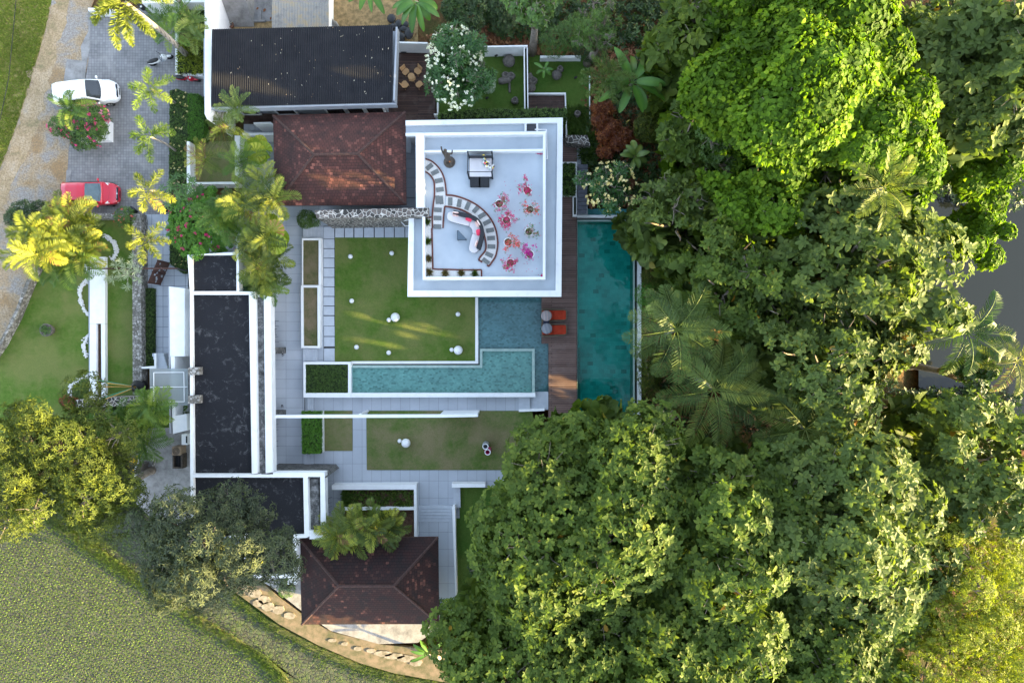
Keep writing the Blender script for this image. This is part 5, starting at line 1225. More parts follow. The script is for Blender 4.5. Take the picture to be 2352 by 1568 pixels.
for i,((x,y),l,dry) in enumerate([((341,900),'green tuft at the top end of the white gravel bed',0),((346,1056),'second grass tuft down the white gravel bed',0),((352,1196),'brownish grass tuft just above the corner of the gravel bed',1),((358,1303),'large brown tuft in the corner of the gravel bed',1),((484,1314),'grass tuft right of the gravel bed corner tuft',1),((613,1312),'grass tuft third along the lower gravel bed',1),((722,1316),'dark green tuft at the right end of the gravel bed',0)]):
    b=Buf(); c=W(F(x,y),TZ+.04); n=60; P=np.tile(np.array(c),(n,1))+rng.normal(0,.03,(n,3))*[1,1,0]; tufts(b,P,3,.30,.025,1.5)
    o=b.build('grass_tuft',m_grassb if not dry else m_dryt if 'm_dryt' in globals() else globals().setdefault('m_dryt',leaf_mat('dry_grass_blades',(.14,.10,.03),(.22,.17,.06),(.30,.26,.08),.2,.7)))
    tag(o,l,'plant',group='grass tufts in the gravel bed')
def sofa():
    t=thing('curved_sofa','curved outdoor sofa with light grey seats and a charcoal wicker back','sofa',tuple(W(Q2(900,700),TZ)))
    inner=[Q2(250,470),Q2(340,505),Q2(600,580),Q2(860,638),Q2(930,690),Q2(970,780),Q2(970,850),Q2(940,960),Q2(890,1150),Q2(862,1300)]
    # base
    S1=[Q2(340,190),Q2(250,215),Q2(208,300),Q2(212,400),Q2(260,460),Q2(340,497),Q2(600,565),Q2(860,628),Q2(905,480),Q2(930,345),Q2(800,325),Q2(390,235)]
    S2=[Q2(870,632),Q2(935,690),Q2(972,770),Q2(976,845),Q2(1090,880),Q2(1200,905),Q2(1215,800),Q2(1195,690),Q2(1150,570),Q2(1070,470),Q2(940,400),Q2(912,480)]
    S3=[Q2(970,852),Q2(930,990),Q2(885,1180),Q2(865,1290),Q2(890,1370),Q2(960,1425),Q2(1050,1430),Q2(1120,1390),Q2(1155,1310),Q2(1115,1290),Q2(1160,1110),Q2(1200,912),Q2(1090,886)]
    for S in (S1,S2,S3):
        MB().pp(S,TZ+.04,TZ+.26).build('base',m_wicker,t); MB().pp(S,TZ+.27,TZ+.42).build('seat_cushion',m_cush,t,bevel=.03)
    bk=smooth_px([Q2(392,205),Q2(650,272),Q2(930,345),Q2(1060,412),Q2(1160,505),Q2(1225,630),Q2(1255,770),Q2(1245,900),Q2(1195,1130),Q2(1140,1300)],4)
    ribbon('backrest',m_wicker,bk,.13,-.13,TZ+.05,TZ+.78,t)
sofa()
for (p,rz,m,l,tl) in [(Q2(468,268),-8,m_stripe,'striped pink cushion at the left end of the curved sofa',.5),(Q2(868,395),-25,m_pink,'plain pink cushion tilted at the upper bend of the curved sofa',.25),(Q2(1125,560),-60,m_stripe,'striped pink cushion in the middle of the sofa bend',.6),(Q2(1180,815),8,m_pink,'plain pink cushion on the right side of the curved sofa',.25),(Q2(1110,1158),70,m_stripe,'striped pink cushion near the lower end of the curved sofa',.6)]:
    c=W(p,TZ+.62); w=.44 if m is m_pink else .46; d=.44*math.cos(tl) if m is m_pink else .2
    b=MB().ball((0,0,0),1,16,(.5,.5,.5)); V=[]
    for v in b.v:
        x,y,z=[q_*2 for q_ in v]; sx=math.copysign(abs(x)**.45,x); sy=math.copysign(abs(y)**.45,y); V.append((sx*w/2,sy*w/2,z*.07))
    b.v=V; o=b.build('cushion',m,smooth=True); o.location=c; o.rotation_euler=(R_(22) if m is m_pink else R_(62),0,R_(rz)); tag(o,l,'cushion',group='cushions on the curved sofa')
def tritable():
    t=thing('triangular_table','low charcoal triangular table with rounded corners in front of the curved sofa','table',tuple(W(Q2(620,930),TZ)))
    P=[W(Q2(*p),TZ+.38) for p in ((520,755),(545,755),(795,1015),(795,1045),(780,1055),(525,1055),(507,1040),(507,770))]
    MB().prism([p[:2] for p in P],TZ+.34,TZ+.38).build('rim',m_wicker,t,bevel=.01); c=sum(P,Vector())/8
    MB().prism([(c+(p-c)*.9)[:2] for p in P],TZ+.30,TZ+.39).build('table_top',simple('slate_blue_top',(.10,.14,.18),None,2,.25),t)
    for p in (P[0],P[3],P[5]):
        q=c+(p-c)*.85; MB().tube([(q.x,q.y,TZ),(q.x,q.y,TZ+.34)],.025,6).build('leg',m_wicker,t)
tritable()
def daybed():
    t=thing('canopy_daybed','square daybed with light mattress and an open black post frame on the roof terrace','daybed',tuple(W(Q1(1570,800),TZ)))
    g=TZ; corner=[W(Q1(x,y),g+.3) for x,y in ((1258,520),(1925,520),(1925,1075),(1258,1075))]
    MB().prism([p[:2] for p in corner],g+.04,g+.30).build('base',m_wicker,t,bevel=.02)
    c=sum(corner,Vector())/4; ins=[c+(p-c)*.955 for p in corner]
    MB().prism([p[:2] for p in ins],g+.305,g+.48).build('mattress',m_cush,t,bevel=.05)
    top=[W(Q1(x,y),g+1.9) for x,y in ((1198,340),(1915,345),(1900,915),(1200,905))]
    cr=[Vector((p.x,p.y,g)) for p in corner]; tp=[Vector((p.x,p.y,g+1.9)) for p in cr]
    for a,b_ in zip(cr,tp): MB().box((a+b_)/2,(.09,.09,1.9)).build('post',m_wicker,t)
    f=MB()
    for i in range(4): f.tube([tp[i],tp[(i+1)%4]],.028,4)
    f.build('canopy_frame',m_black,t)
    MB().box(((cr[0].x+cr[1].x)/2,cr[0].y+.0,g+.62),((cr[1]-cr[0]).length,.09,.36)).build('backrest',m_wicker,t)
daybed()
b=MB(); 
def blobsheet(px,z,name,m,label,cat,lumps=9,seed=0,hh=.12,sz=.28):
    r=random.Random(seed); b=MB()
    for i in range(lumps):
        c=W(px,z)+Vector((r.gauss(0,sz*.7),r.gauss(0,sz*1.0),r.uniform(0,hh))); b.ball(c,sz*r.uniform(.5,.9),10,(r.uniform(.6,1.2),r.uniform(.6,1.2),.28))
    return tag(b.build(name,m,smooth=True),label,cat)
blobsheet(Q1(1790,680),TZ+.52,'towels',m_towel,'crumpled pile of colourful patterned towels on the daybed','towels',9,2,.1,.22)
for x,l in ((1447,'left'),(1684,'right')):
    t=thing('footstool','square charcoal wicker footstool, %s of the pair in front of the daybed'%l,'footstool',W(Q1(x,1200),TZ),group='footstools by the daybed')
    MB().box((0,0,.2),(.74,.78,.36)).build('base',m_wicker,t,local=True,bevel=.03); MB().box((0,0,.40),(.70,.74,.05)).build('cushion',m_wicker,t,local=True,bevel=.02)
def statue():
    c=W(Q1(700,640),TZ); t=thing('carved_statue','dark carved kneeling statue with one arm raised on a round base on the roof terrace','statue',c)
    MB().lathe([(.52,0),(.54,.06),(.46,.14),(.44,.22),(0,.24)],(0,0,0),20).build('base',m_bronze,t,smooth=True,local=True)
    me=bpy.data.meshes.new('figure')
    vs=[((0,0,.5),.24),((-.02,.04,.85),.22),((-.05,.08,1.15),.24),((-.06,.10,1.38),.10),((-.07,.12,1.55),.15),((-.08,.12,1.68),.12),
        ((-.28,.12,1.22),.11),((-.36,.16,1.55),.085),((-.34,.2,1.95),.07),((-.33,.22,2.12),.075),
        ((.20,.12,1.20),.11),((.40,.22,1.05),.08),((.46,.36,1.2),.06),((.47,.42,1.3),.07),
        ((-.18,-.05,.45),.17),((-.28,-.38,.38),.13),((-.26,-.1,.28),.1),((.18,-.05,.45),.17),((.26,-.36,.42),.13),((.2,-.38,.25),.10)]
    es=[(0,1),(1,2),(2,3),(3,4),(4,5),(2,6),(6,7),(7,8),(8,9),(2,10),(10,11),(11,12),(12,13),(0,14),(14,15),(15,16),(0,17),(17,18),(18,19)]
    me.from_pydata([v[0] for v in vs],es,[]); o=link_mesh('figure',me,m_bronze,t,False)
    s=o.modifiers.new('skin','SKIN'); sv=me.skin_vertices[0].data
    for i,v in enumerate(vs): sv[i].radius=(v[1],v[1])
    sv[0].use_root=True; u=o.modifiers.new('sub','SUBSURF'); u.levels=u.render_levels=2
    t.scale=(.74,.74,1.5)
    MB().ball((.12,-.18,.52),.10,10,(1,1,.6)).build('offering',m_orange,t,smooth=True,local=True)
    b=MB().lathe([(.13,1.62),(.17,1.68),(.12,1.78),(.03,1.86)],(-.07,.12,0),12); b.build('headdress',m_bronze,t,smooth=True,local=True)
statue()
def potplant(px,fl,label,fx,fy,spread=.55,dens_=1.0,seed=0,leafy=.4):
    c=W(px,TZ); t=thing('potted_bougainvillea',label,'potted plant',c,group='potted bougainvilleas on the roof terrace')
    MB().lathe([(.17,0),(.20,.05),(.28,.34),(.31,.38),(.27,.385),(.24,.33),(0,.32)],(0,0,0),22).build('pot',m_wclean,t,smooth=True,local=True)
    MB().lathe([(0,.345),(.24,.34)],(0,0,0),16).build('soil',m_brownsoil,t,local=True)
    r=random.Random(seed); m=MB(); ends=[]
    cx,cy=W(fx,TZ+.9).x-c.x,W(fy if isinstance(fy,tuple) else fx,TZ+.9).y-c.y
    for i in range(16):
        a=r.random()*6.283; d=spread*math.sqrt(r.random())*1.05; e=Vector((cx+d*math.cos(a),cy+d*math.sin(a),r.uniform(.55,1.15)))
        m.tube([(0,0,.3),Vector((cx*.3,cy*.3,.6)),e],[.02,.014,.005],5); ends.append(e)
    m.build('stems',m_twig,t,local=True)
    E_=np.array(ends)+np.array(c); 
    b=Buf(); P=np.repeat(E_,int(4*leafy)+1,0)+rng.normal(0,.12,(len(E_)*(int(4*leafy)+1),3)); rosettes(b,P,np.tile([0,0,1.],(len(P),1)),4,.07,.55); b.build('foliage',m_shrub,t)
    b=Buf(); n=int(9*dens_); P=np.repeat(E_,n,0)+rng.normal(0,.085,(len(E_)*n,3)); P[:,2]+=.05; rosettes(b,P,np.tile([0,0,1.],(len(P),1)),4,.055,1.0,(0,1.),jit=.7); b.build('blossoms',fl,t)
for i,(p,q,fl,l,s,d) in enumerate([
    (F(1144,657),F(1133,612),m_flmag,'potted magenta bougainvillea nearest the top right of the roof terrace',.50,1),
    (F(920,762),F(938,745),m_flmag,'potted magenta bougainvillea with lots of green, upper left of the group',.50,.7),
    (F(1165,808),F(1165,795),m_flcoral,'potted coral bougainvillea with a spiky sprig on the right side of the group',.52,.6),
    (F(978,893),F(980,890),m_flmag,'dense round magenta bougainvillea in the centre of the left row of pots',.50,1.4),
    (F(1157,984),F(1180,972),m_flpink,'nearly bare potted bougainvillea with only a few pink flowers',.45,.25),
    (F(990,1068),F(1012,1070),m_flcoral,'potted coral pink bougainvillea trailing toward the right in the left row',.50,1),
    (F(1163,1165),F(1158,1130),m_flpurple,'potted purple bougainvillea at the lower right of the group',.42,1.4),
    (F(1008,1232),F(1003,1235),m_flmag,'potted magenta bougainvillea lowest in the left row of pots',.50,1.1)]): potplant(p,fl,l,q,q,s,d*.8,i,leafy=.6 if i in(1,4) else .3)

# ---------------------------------------------------------------- pool deck, lawns, terraces
def lounger(px,label,tilt):
    c=W(px,.1); t=thing('sun_lounger',label,'sun lounger',c,tilt,group='red sun loungers')
    fr=MB(); pts=[(-.95,-.40),(-.8,-.5),(.75,-.42),(.92,-.28),(.92,.28),(.75,.42),(-.8,.5),(-.95,.40)]
    fr.ring(pts,[(x*.9,y*.82) for x,y in pts],.18,.34,px=False); fr.build('frame',m_olive,t,local=True,bevel=.03)
    MB().box((.05,0,.2),(1.7,.7,.04)).build('slat_base',m_olive,t,local=True)
    MB().prism([(-.1,-.33),(.78,-.34),(.84,-.26),(.84,.26),(.78,.34),(-.1,.33)],.24,.37).build('seat_cushion',m_redfab,t,local=True,bevel=.04)
    b=MB(); b.add([(-.9,-.33,.62),(-.9,.33,.62),(-.12,.34,.30),(-.12,-.34,.30),(-.9,-.33,.72),(-.9,.33,.72),(-.1,.34,.40),(-.1,-.34,.40)],[(0,1,2,3),(4,7,6,5),(0,4,5,1),(1,5,6,2),(2,6,7,3),(3,7,4,0)]); b.build('back_cushion',m_redfab,t,local=True,bevel=.03)
    for x,y in ((-.8,-.42),(-.8,.42),(.75,-.36),(.75,.36)): MB().tube([(x,y,0),(x,y,.2)],.03,6).build('leg',m_olive,t,local=True)
    return t
lounger(Q3(750,400),'upper red cushioned sun lounger on the timber deck under a faded round hood',R_(1)); lounger(Q3(755,975),'lower red cushioned sun lounger on the timber deck under a grey striped hood',R_(2))
def hood(px,label,c1,c2,w,rz):
    c=W(px,.1); t=thing('round_parasol',label,'parasol',W(px,1.0)*1.0-Vector((0,0,.9)),rz)
    m=grid_mat('hood_stripes_'+('grey' if w<.07 else 'faded'),c1,c2,c2,w*2,4,mort=.0,dirt=.2,rough=.9)
    tt=NT('striped_canvas'); sp=tt.n('ShaderNodeSeparateXYZ'); tt.l(tt.vec,sp.inputs[0]); mu=tt.n('ShaderNodeMath',operation='MULTIPLY'); mu.inputs[1].default_value=1/w; tt.l(sp.outputs[0],mu.inputs[0])
    sn=tt.n('ShaderNodeMath',operation='SINE'); tt.l(mu.outputs[0],sn.inputs[0]); mm_=tt.done(tt.ramp(sn.outputs[0],[(.35,c1),(.65,c2)]),.9,.1)
    bpy.data.materials.remove(m)
    MB().lathe([(0,.0),(.1,.93),(.28,.91),(.39,.86),(.39,.84)][1:]+[],(0,0,0),32,cap=False).build('rim',mm_,t,smooth=True,local=True)
    MB().lathe([(0,.935),(.1,.93)],(0,0,0),32,cap=False).build('canopy',mm_,t,local=True)
    MB().tube([(-.1,0,0),(-.06,0,.5),(0,0,.93)],.02,6).build('pole',m_olive,t,local=True)
hood(Q3(450,415),'round faded pink and grey striped hood over the upper red lounger',(.30,.27,.27),(.42,.32,.30),.035,R_(3)); hood(Q3(470,920),'round grey and white striped hood over the lower red lounger',(.12,.14,.17),(.42,.40,.40),.0155,R_(-6))
def slabtable(px,w,d,h,m,label,cat='side table',base=0.,name='side_table'):
    t=thing(name,label,cat,W(px,base)); MB().box((0,0,h-.02),(w,d,.04)).build('table_top',m,t,local=True,bevel=.006)
    for x in (-1,1):
        for y in (-1,1): MB().tube([(x*(w/2-.04),y*(d/2-.04),0),(x*(w/2-.04),y*(d/2-.04),h-.03)],.018,6).build('leg',m,t,local=True)
    return t
slabtable(Q3(430,690),.42,.34,.42,simple('navy_table',(.012,.02,.05),None,2,.4),'dark navy side table between the two red loungers',base=.1)
def rattan_table():
    t=thing('rattan_table','round natural rattan table with a lower shelf in the middle of the dark deck','table',W(Q6(778,850),.06))
    MB().lathe([(0,.52),(.235,.52),(.25,.54),(.25,.56),(.235,.58),(0,.58)],(0,0,0),28).build('table_top',m_rattan,t,smooth=False,local=True)
    MB().lathe([(0,.2),(.25,.2),(.26,.22),(.25,.24),(0,.24)],(0,0,0),28).build('shelf',m_rattan,t,local=True)
    for k in range(4): a=.6+k*math.pi/2; MB().tube([(.27*math.cos(a),.27*math.sin(a),0),(.21*math.cos(a),.21*math.sin(a),.54)],.022,6).build('leg',m_rattan,t,local=True)
rattan_table()
def rattan_chair(px,rz,label):
    t=thing('rattan_chair',label,'chair',W(px,.06),rz,group='rattan chairs round the small table')   # +x faces the table
    s=[(.24,-.20),(.24,.20),(.10,.33),(-.12,.33),(-.27,.24),(-.27,-.24),(-.12,-.33),(.10,-.33)]
    MB().prism(s,.36,.43).build('seat',m_rattan,t,local=True,bevel=.02)
    b=MB(); b.add([(-.27,-.27,.44),(-.27,.27,.44),(-.42,.30,.86),(-.42,-.30,.86),(-.31,-.27,.44),(-.31,.27,.44),(-.46,.30,.86),(-.46,-.30,.86)],[(0,1,2,3),(7,6,5,4),(0,4,5,1),(1,5,6,2),(2,6,7,3),(3,7,4,0)]); b.build('backrest',m_rattan,t,local=True,bevel=.02)
    for x,y in ((.2,-.22),(.2,.22),(-.24,-.24),(-.24,.24)): MB().tube([(x*1.1,y*1.15,0),(x,y,.38)],.018,6).build('leg',m_rattan,t,local=True)
    t.scale=(.78,.78,.85)
for p,a,l in ((Q6(575,650),-48,'rattan chair at the upper left of the small round table'),(Q6(978,630),-135,'rattan chair at the upper right of the small round table'),(Q6(555,1075),40,'rattan chair at the lower left of the small round table'),(Q6(1030,1080),132,'rattan chair at the lower right of the small round table, its backrest unseen')): rattan_chair(p,R_(a),l)
# white globes on the lawns
def globe(px,r,label,grp='small white globes on the lawns'):
    c=W(px,.05); c=W(px,.05+r); t=thing('globe_lamp',label,'globe lamp',(c.x,c.y,.05),group=grp)
    MB().lathe([(.09,0),(.09,.05),(.07,.08)],(0,0,0),14).build('base',m_fascia,t,local=True)
    MB().ball((0,0,r+.03),r,28).build('shade',m_globe,t,smooth=True,local=True)
m_globe=simple('white_globe_plastic',(.84,.84,.82),(.80,.80,.79),1,.35,.4)
for p,r,l in [((805,589),.17,'small white globe near the top left corner of the main lawn'),((900,581.5),.17,'small white globe near the top of the main lawn under the house corner'),((808,691),.17,'small white globe on the left side of the main lawn at mid height'),((819,797),.17,'small white globe near the bottom left corner of the main lawn'),
        ((893,809.7),.17,'lone small white globe close to the bottom edge of the main lawn'),((1052,721.5),.17,'lone small white globe close to the right edge of the main lawn'),((893.5,734.5),.165,'small white globe touching the big globe in the middle of the main lawn'),((1037.5,803),.155,'small white globe touching the big globe in the lower right lawn corner'),((918,1012),.15,'small white globe touching the big globe on the southern lawn')]: globe(p,r,l)
for p,l in [((908,728.5),'big white globe in the middle of the main lawn'),((1052.5,804),'big white globe at the lower right corner of the main lawn'),((932.5,1017),'big white globe on the southern lawn')]: globe(p,.33,l,'big white globes on the lawns')
for (p,q,m,l) in ((Q8(605,830),Q8(630,745),simple('pale_grey_glaze',(.42,.45,.48),None,3,.35),'pale grey tall open vase on the southern lawn'),(Q8(690,1050),Q8(718,965),simple('hot_pink_glaze',(.70,.06,.24),None,3,.35),'hot pink tall open vase touching the grey one by the tree')):
    c=W(p,1.1); t=thing('tall_vase',l,'vase',(c.x,c.y,.05)); 
    MB().lathe([(.22,0),(.25,.1),(.25,.6),(.20,1.0),(.21,1.08),(.17,1.08),(.17,.3),(0,.3)],(0,0,0),28).build('body',m,t,smooth=True,local=True); MB().lathe([(.165,1.083),(.215,1.083),(.215,1.10),(.165,1.10)],(0,0,0),28,cap=False).build('rim',m_wclean,t,local=True)
def wirechair(px,rz,label,zb=0.,m=m_black):
    t=thing('wire_chair',label,'chair',W(px,zb),rz,group='black wire chairs on the terrace')
    b=MB()
    for k in range(7):
        y=-.30+.1*k; b.tube([(.28-abs(y)*.3,y,.42),(0,y*.95,.36),(-.22,y*.9,.40),(-.34,y*.85,.78)],.012,5)
    for x,z in ((.24,.42),(.05,.37),(-.15,.38),(-.27,.55),(-.34,.78)): b.tube([(x,-.30,z+.04),(x,0,z),(x,.30,z+.04)],.012,5)
    b.build('seat',m,t,local=True)
    b=MB(); b.tube([(.2,-.32,.46),(.27,-.2,.43),(.29,0,.42),(.27,.2,.43),(.2,.32,.46),(-.1,.33,.55),(-.33,.28,.78),(-.36,0,.82),(-.33,-.28,.78),(-.1,-.33,.55),(.2,-.32,.46)],.02,6); b.build('frame',m,t,local=True)
    for x,y in ((.42,-.2),(.42,.2),(-.3,-.22),(-.3,.22)): MB().tube([(x,y,0),(x*.5,y*.9,.40)],.012,5).build('leg',m,t,local=True)
wirechair(Q7(230,385),R_(0),'black wire chair above the small black table at the upper terrace'); wirechair(Q7(230,855),R_(8),'black wire chair below the small black table at the upper terrace')
slabtable(Q7(250,622),.50,.50,.45,m_black,'black square side table between the wire chairs of the upper terrace')
wirechair((626,980),R_(0),'black wire chair just south of the long white beam'); wirechair((626,1018),R_(0),'black wire chair nearer the bright green hedge, lower of its pair')
slabtable((626,1001),.50,.50,.45,m_black,'black square side table between the wire chairs south of the beam')
wirechair((749,1147),R_(0),'black wire chair by the corner block, upper of two'); wirechair((749,1168),R_(0),'black wire chair by the corner block, lower of two')
for px,l in ((Q7(505,1285),'metal wall light on the stone stub above the pool planter'),(G(65,955),'metal wall light above the end of the long white beam')):
    c=W(px,.9); t=thing('wall_light',l,'light',c-Vector((0,0,.15))); MB().tube([(0,0,0),(.02,0,.25)],.08,12).build('body',m_chrome,t,local=True); MB().box((-.02,.08,.12),(.12,.12,.06)).build('bracket',m_black,t,local=True)
def urn(px,r,h,label,name='stone_urn',cat='stone urn',lay=False,z=.05,rough=.08,mat=None,hole=True):
    t=thing(name,label,cat,W(px,z),random.random()*3)
    if lay: o=MB(); o.tube([(-h/2,0,r),(-h*.3,0,r),(h*.3,0,r),(h/2,0,r)],[r*.8,r,r,r*.8],14); o.build('body',mat or m_greystone,t,smooth=True,local=True)
    elif hole: MB().lathe([(r*.6,0),(r*.95,h*.35),(r,h*.6),(r*.75,h),(r*.5,h*1.02),(r*.42,h*.8),(0,h*.7)],(0,0,0),18,rough).build('body',mat or m_greystone,t,smooth=True,local=True)
    else: MB().lathe([(r*.5,0),(r*.95,h*.3),(r,h*.5),(r*.9,h*.75),(r*.5,h*.97),(0.0,h)],(0,0,0),18,rough*.3).build('body',mat or m_greystone,t,smooth=True,local=True)
urn(C(1110,565),.45,.7,'large round stone ball on the urn lawn',hole=False,name='stone_ball'); urn(C(1080,690),.28,.5,'light stone mortar left of its twin on the urn lawn'); urn(C(1132,695),.28,.5,'dark mossy stone mortar, right one of the central cluster'); urn(C(1072,732),.24,.9,'stone cylinder lying on its side in the central cluster',lay=True,name='stone_cylinder')
urn(C(1115,785),.09,.8,'slender stone bar lying flat below the mortar cluster',lay=True,name='stone_bar'); urn(C(1163,914),.28,.5,'mossy stone mortar alone near the bottom of the urn lawn')
urn(C(1537,684),.36,.5,'pale squat stone block on the small upper lawn',hole=False,name='stone_block'); urn(C(1567,633),.25,.5,'dark stone urn behind the pale block on the small upper lawn'); urn(C(1322,740),.34,.5,'round stone mortar beside the slot wall, middle of three',name='stone_urn'); urn(C(1310,798),.33,.5,'round stone ball beside the slot wall, lowest of three',hole=False,name='stone_ball'); urn(C(1722,1030),.25,.45,'lone mossy stone urn near the kerb under the banana plant')
t=thing('stone_block','pale rough stone block beside the slot wall, topmost of three','stone block',W(C(1298,702),.05),.5); MB().box((0,0,.2),(.42,.5,.4)).build('body',m_greystone,t,local=True,bevel=.06)
for px,l in ((C(995,515),'small black garden light near the back wall of the urn lawn'),(C(913,893),'small black garden light under the white flowered plumeria'),(C(1703,710),'small black garden light at the right of the small upper lawn')):
    t=thing('garden_light',l,'garden light',W(px,.05)); MB().tube([(0,0,0),(0,0,.25)],.02,6).build('stake',m_black,t,local=True); MB().tube([(-.06,0,.22),(.10,.03,.36)],.075,10).build('lamp_head',m_black,t,local=True)
def lawnpot():
    t=thing('stone_planter','round weathered stone planter of green leaves on the front lawn','planter',W((117,758),0)); 
    MB().lathe([(.32,0),(.42,.25),(.46,.5),(.47,.55),(.41,.55),(.38,.48),(0,.46)],(0,0,0),24).build('pot',m_greystone,t,smooth=True,local=True)
    b=Buf(); P=np.array(W((117,758),0))+np.stack([rng.normal(0,.15,34),rng.normal(0,.15,34),np.full(34,.56)],1); rosettes(b,P,np.tile([0,0,1.],(34,1)),4,.13,.6); b.build('foliage',m_shrub,t)
lawnpot()
# service corners
def aircon():
    t=thing('fan_unit','tan air conditioning unit with a round fan against the long wing','air conditioner',W(I(1632,1020),0)); MB().box((0,0,.45),(.62,.62,.9)).build('casing',simple('tan_metal',(.34,.25,.17),(.24,.17,.11),3,.6),t,local=True,bevel=.03)
    g=MB(); [g.tube([(r_*math.cos(a),r_*math.sin(a),.91) for a in np.linspace(0,6.283,17)],.012,4,cap=False) for r_ in (.08,.14,.2,.25)]; g.build('fan_grille',m_black,t,local=True)
    t=thing('rusty_box','dark rusty open metal box below the fan unit','box',W(I(1632,1115),0)); m=MB().ring([(-.36,-.52),(.36,-.52),(.36,.52),(-.36,.52)],[(-.26,-.40),(.24,-.40),(.24,.40),(-.26,.40)],0,.7,px=False); m.build('body',simple('rusty_dark_metal',(.10,.075,.055),(.03,.028,.025),5,.8),t,local=True); MB().box((0,0,.45),(.5,.78,.05)).build('lid',m_black,t,local=True); MB().tube([(0,-.35,.5),(0,.35,.5)],.03,6).build('pipe',m_black,t,local=True)
    t=thing('junction_box','small white box mounted at the wing wall above the fan unit','box',W(I(1668,930),1.5)-Vector((0,0,.3))); MB().box((0,0,.3),(.42,.75,.5)).build('casing',m_wclean,t,local=True,bevel=.02); MB().box((.16,0,.56),(.1,.5,.03)).build('vent',m_pane,t,local=True)
aircon()
def shrine():
    t=thing('shrine','small stone shrine wrapped with bright yellow and white cloth in the concrete yard','shrine',W(I(1300,1160),0),R_(-15))
    MB().box((0,0,.5),(.5,.5,1.0)).build('pedestal',m_greystone,t,local=True,bevel=.03); MB().box((0,0,1.06),(.7,.7,.1)).build('ledge',m_greystone,t,local=True)
    b=MB(); V=[];n=14
    for i in range(n+1):
        for j in range(5):
            a=R_(90+180*i/n); rr=.05+.2*j; V.append((rr*math.cos(a)*(1+.06*math.sin(i*2.5)),rr*math.sin(a)*1.05,1.45-.10*j-.03*math.cos(i*3.1)*j))
    b.add(V,[(i*5+j,i*5+j+1,(i+1)*5+j+1,(i+1)*5+j) for i in range(n) for j in range(4)]); b.build('yellow_cloth',m_yellowc,t,smooth=True,local=True)
    MB().tube([(.04,-.8,1.2),(.10,-.35,1.32),(.07,0,1.46),(.10,.35,1.32),(.04,.8,1.2)],.05,6).build('white_cloth_edge',m_wclean,t,local=True)
    MB().tube([(0,0,1.1),(0,0,1.45)],.03,6).build('pole',m_woodred,t,local=True)
    t=thing('stone_kerb','low rectangular stone kerb framing the shrine in the concrete yard','kerb',W(I(1320,1160),0)); 
    MB().ring([I(1235,1075),I(1390,1120),I(1350,1248),I(1195,1200)],[I(1245,1092),I(1370,1130),I(1338,1230),I(1215,1188)],0,.14).build('kerb',m_pebwall,t)
shrine()
def jar():
    t=thing('black_jar','big round black urn holding green and yellow poles next to the canopy','urn',W((331,886),0)); MB().lathe([(.2,0),(.48,.3),(.55,.6),(.45,.95),(.2,1.15),(.18,1.25),(.22,1.27),(.14,1.27),(.12,1.0),(0,.9)],(0,0,0),28).build('body',m_black,t,smooth=True,local=True)
    for (x,y,m) in ((-1.9,.55,m_green),(-2.1,.10,m_bam),(-1.8,-.75,m_green),(-1.5,-.8,m_bam),(-1.3,.35,m_bam)):
        MB().tube([(0,0,1.0),(x,y,2.35)],.035,6).build('pole',m,t,local=True)
m_bam=simple('yellow_bamboo',(.55,.33,.09),(.4,.24,.06),8,.6)
jar()
t=thing('terracotta_pot','rounded terracotta jar with a leafy plant behind the white entrance wall','potted plant',W(Q9(1295,370),0)); MB().lathe([(.15,0),(.3,.2),(.33,.45),(.2,.62),(.1,.62),(.08,.4),(0,.4)],(0,0,0),20).build('pot',m_rattan,t,smooth=True,local=True)
b=Buf(); P=np.array(W(Q9(1205,370),.8))+rng.normal(0,.16,(40,3)); rosettes(b,P,np.tile([0,0,1.],(40,1)),4,.18,.6); b.build('foliage',m_shrub,t)
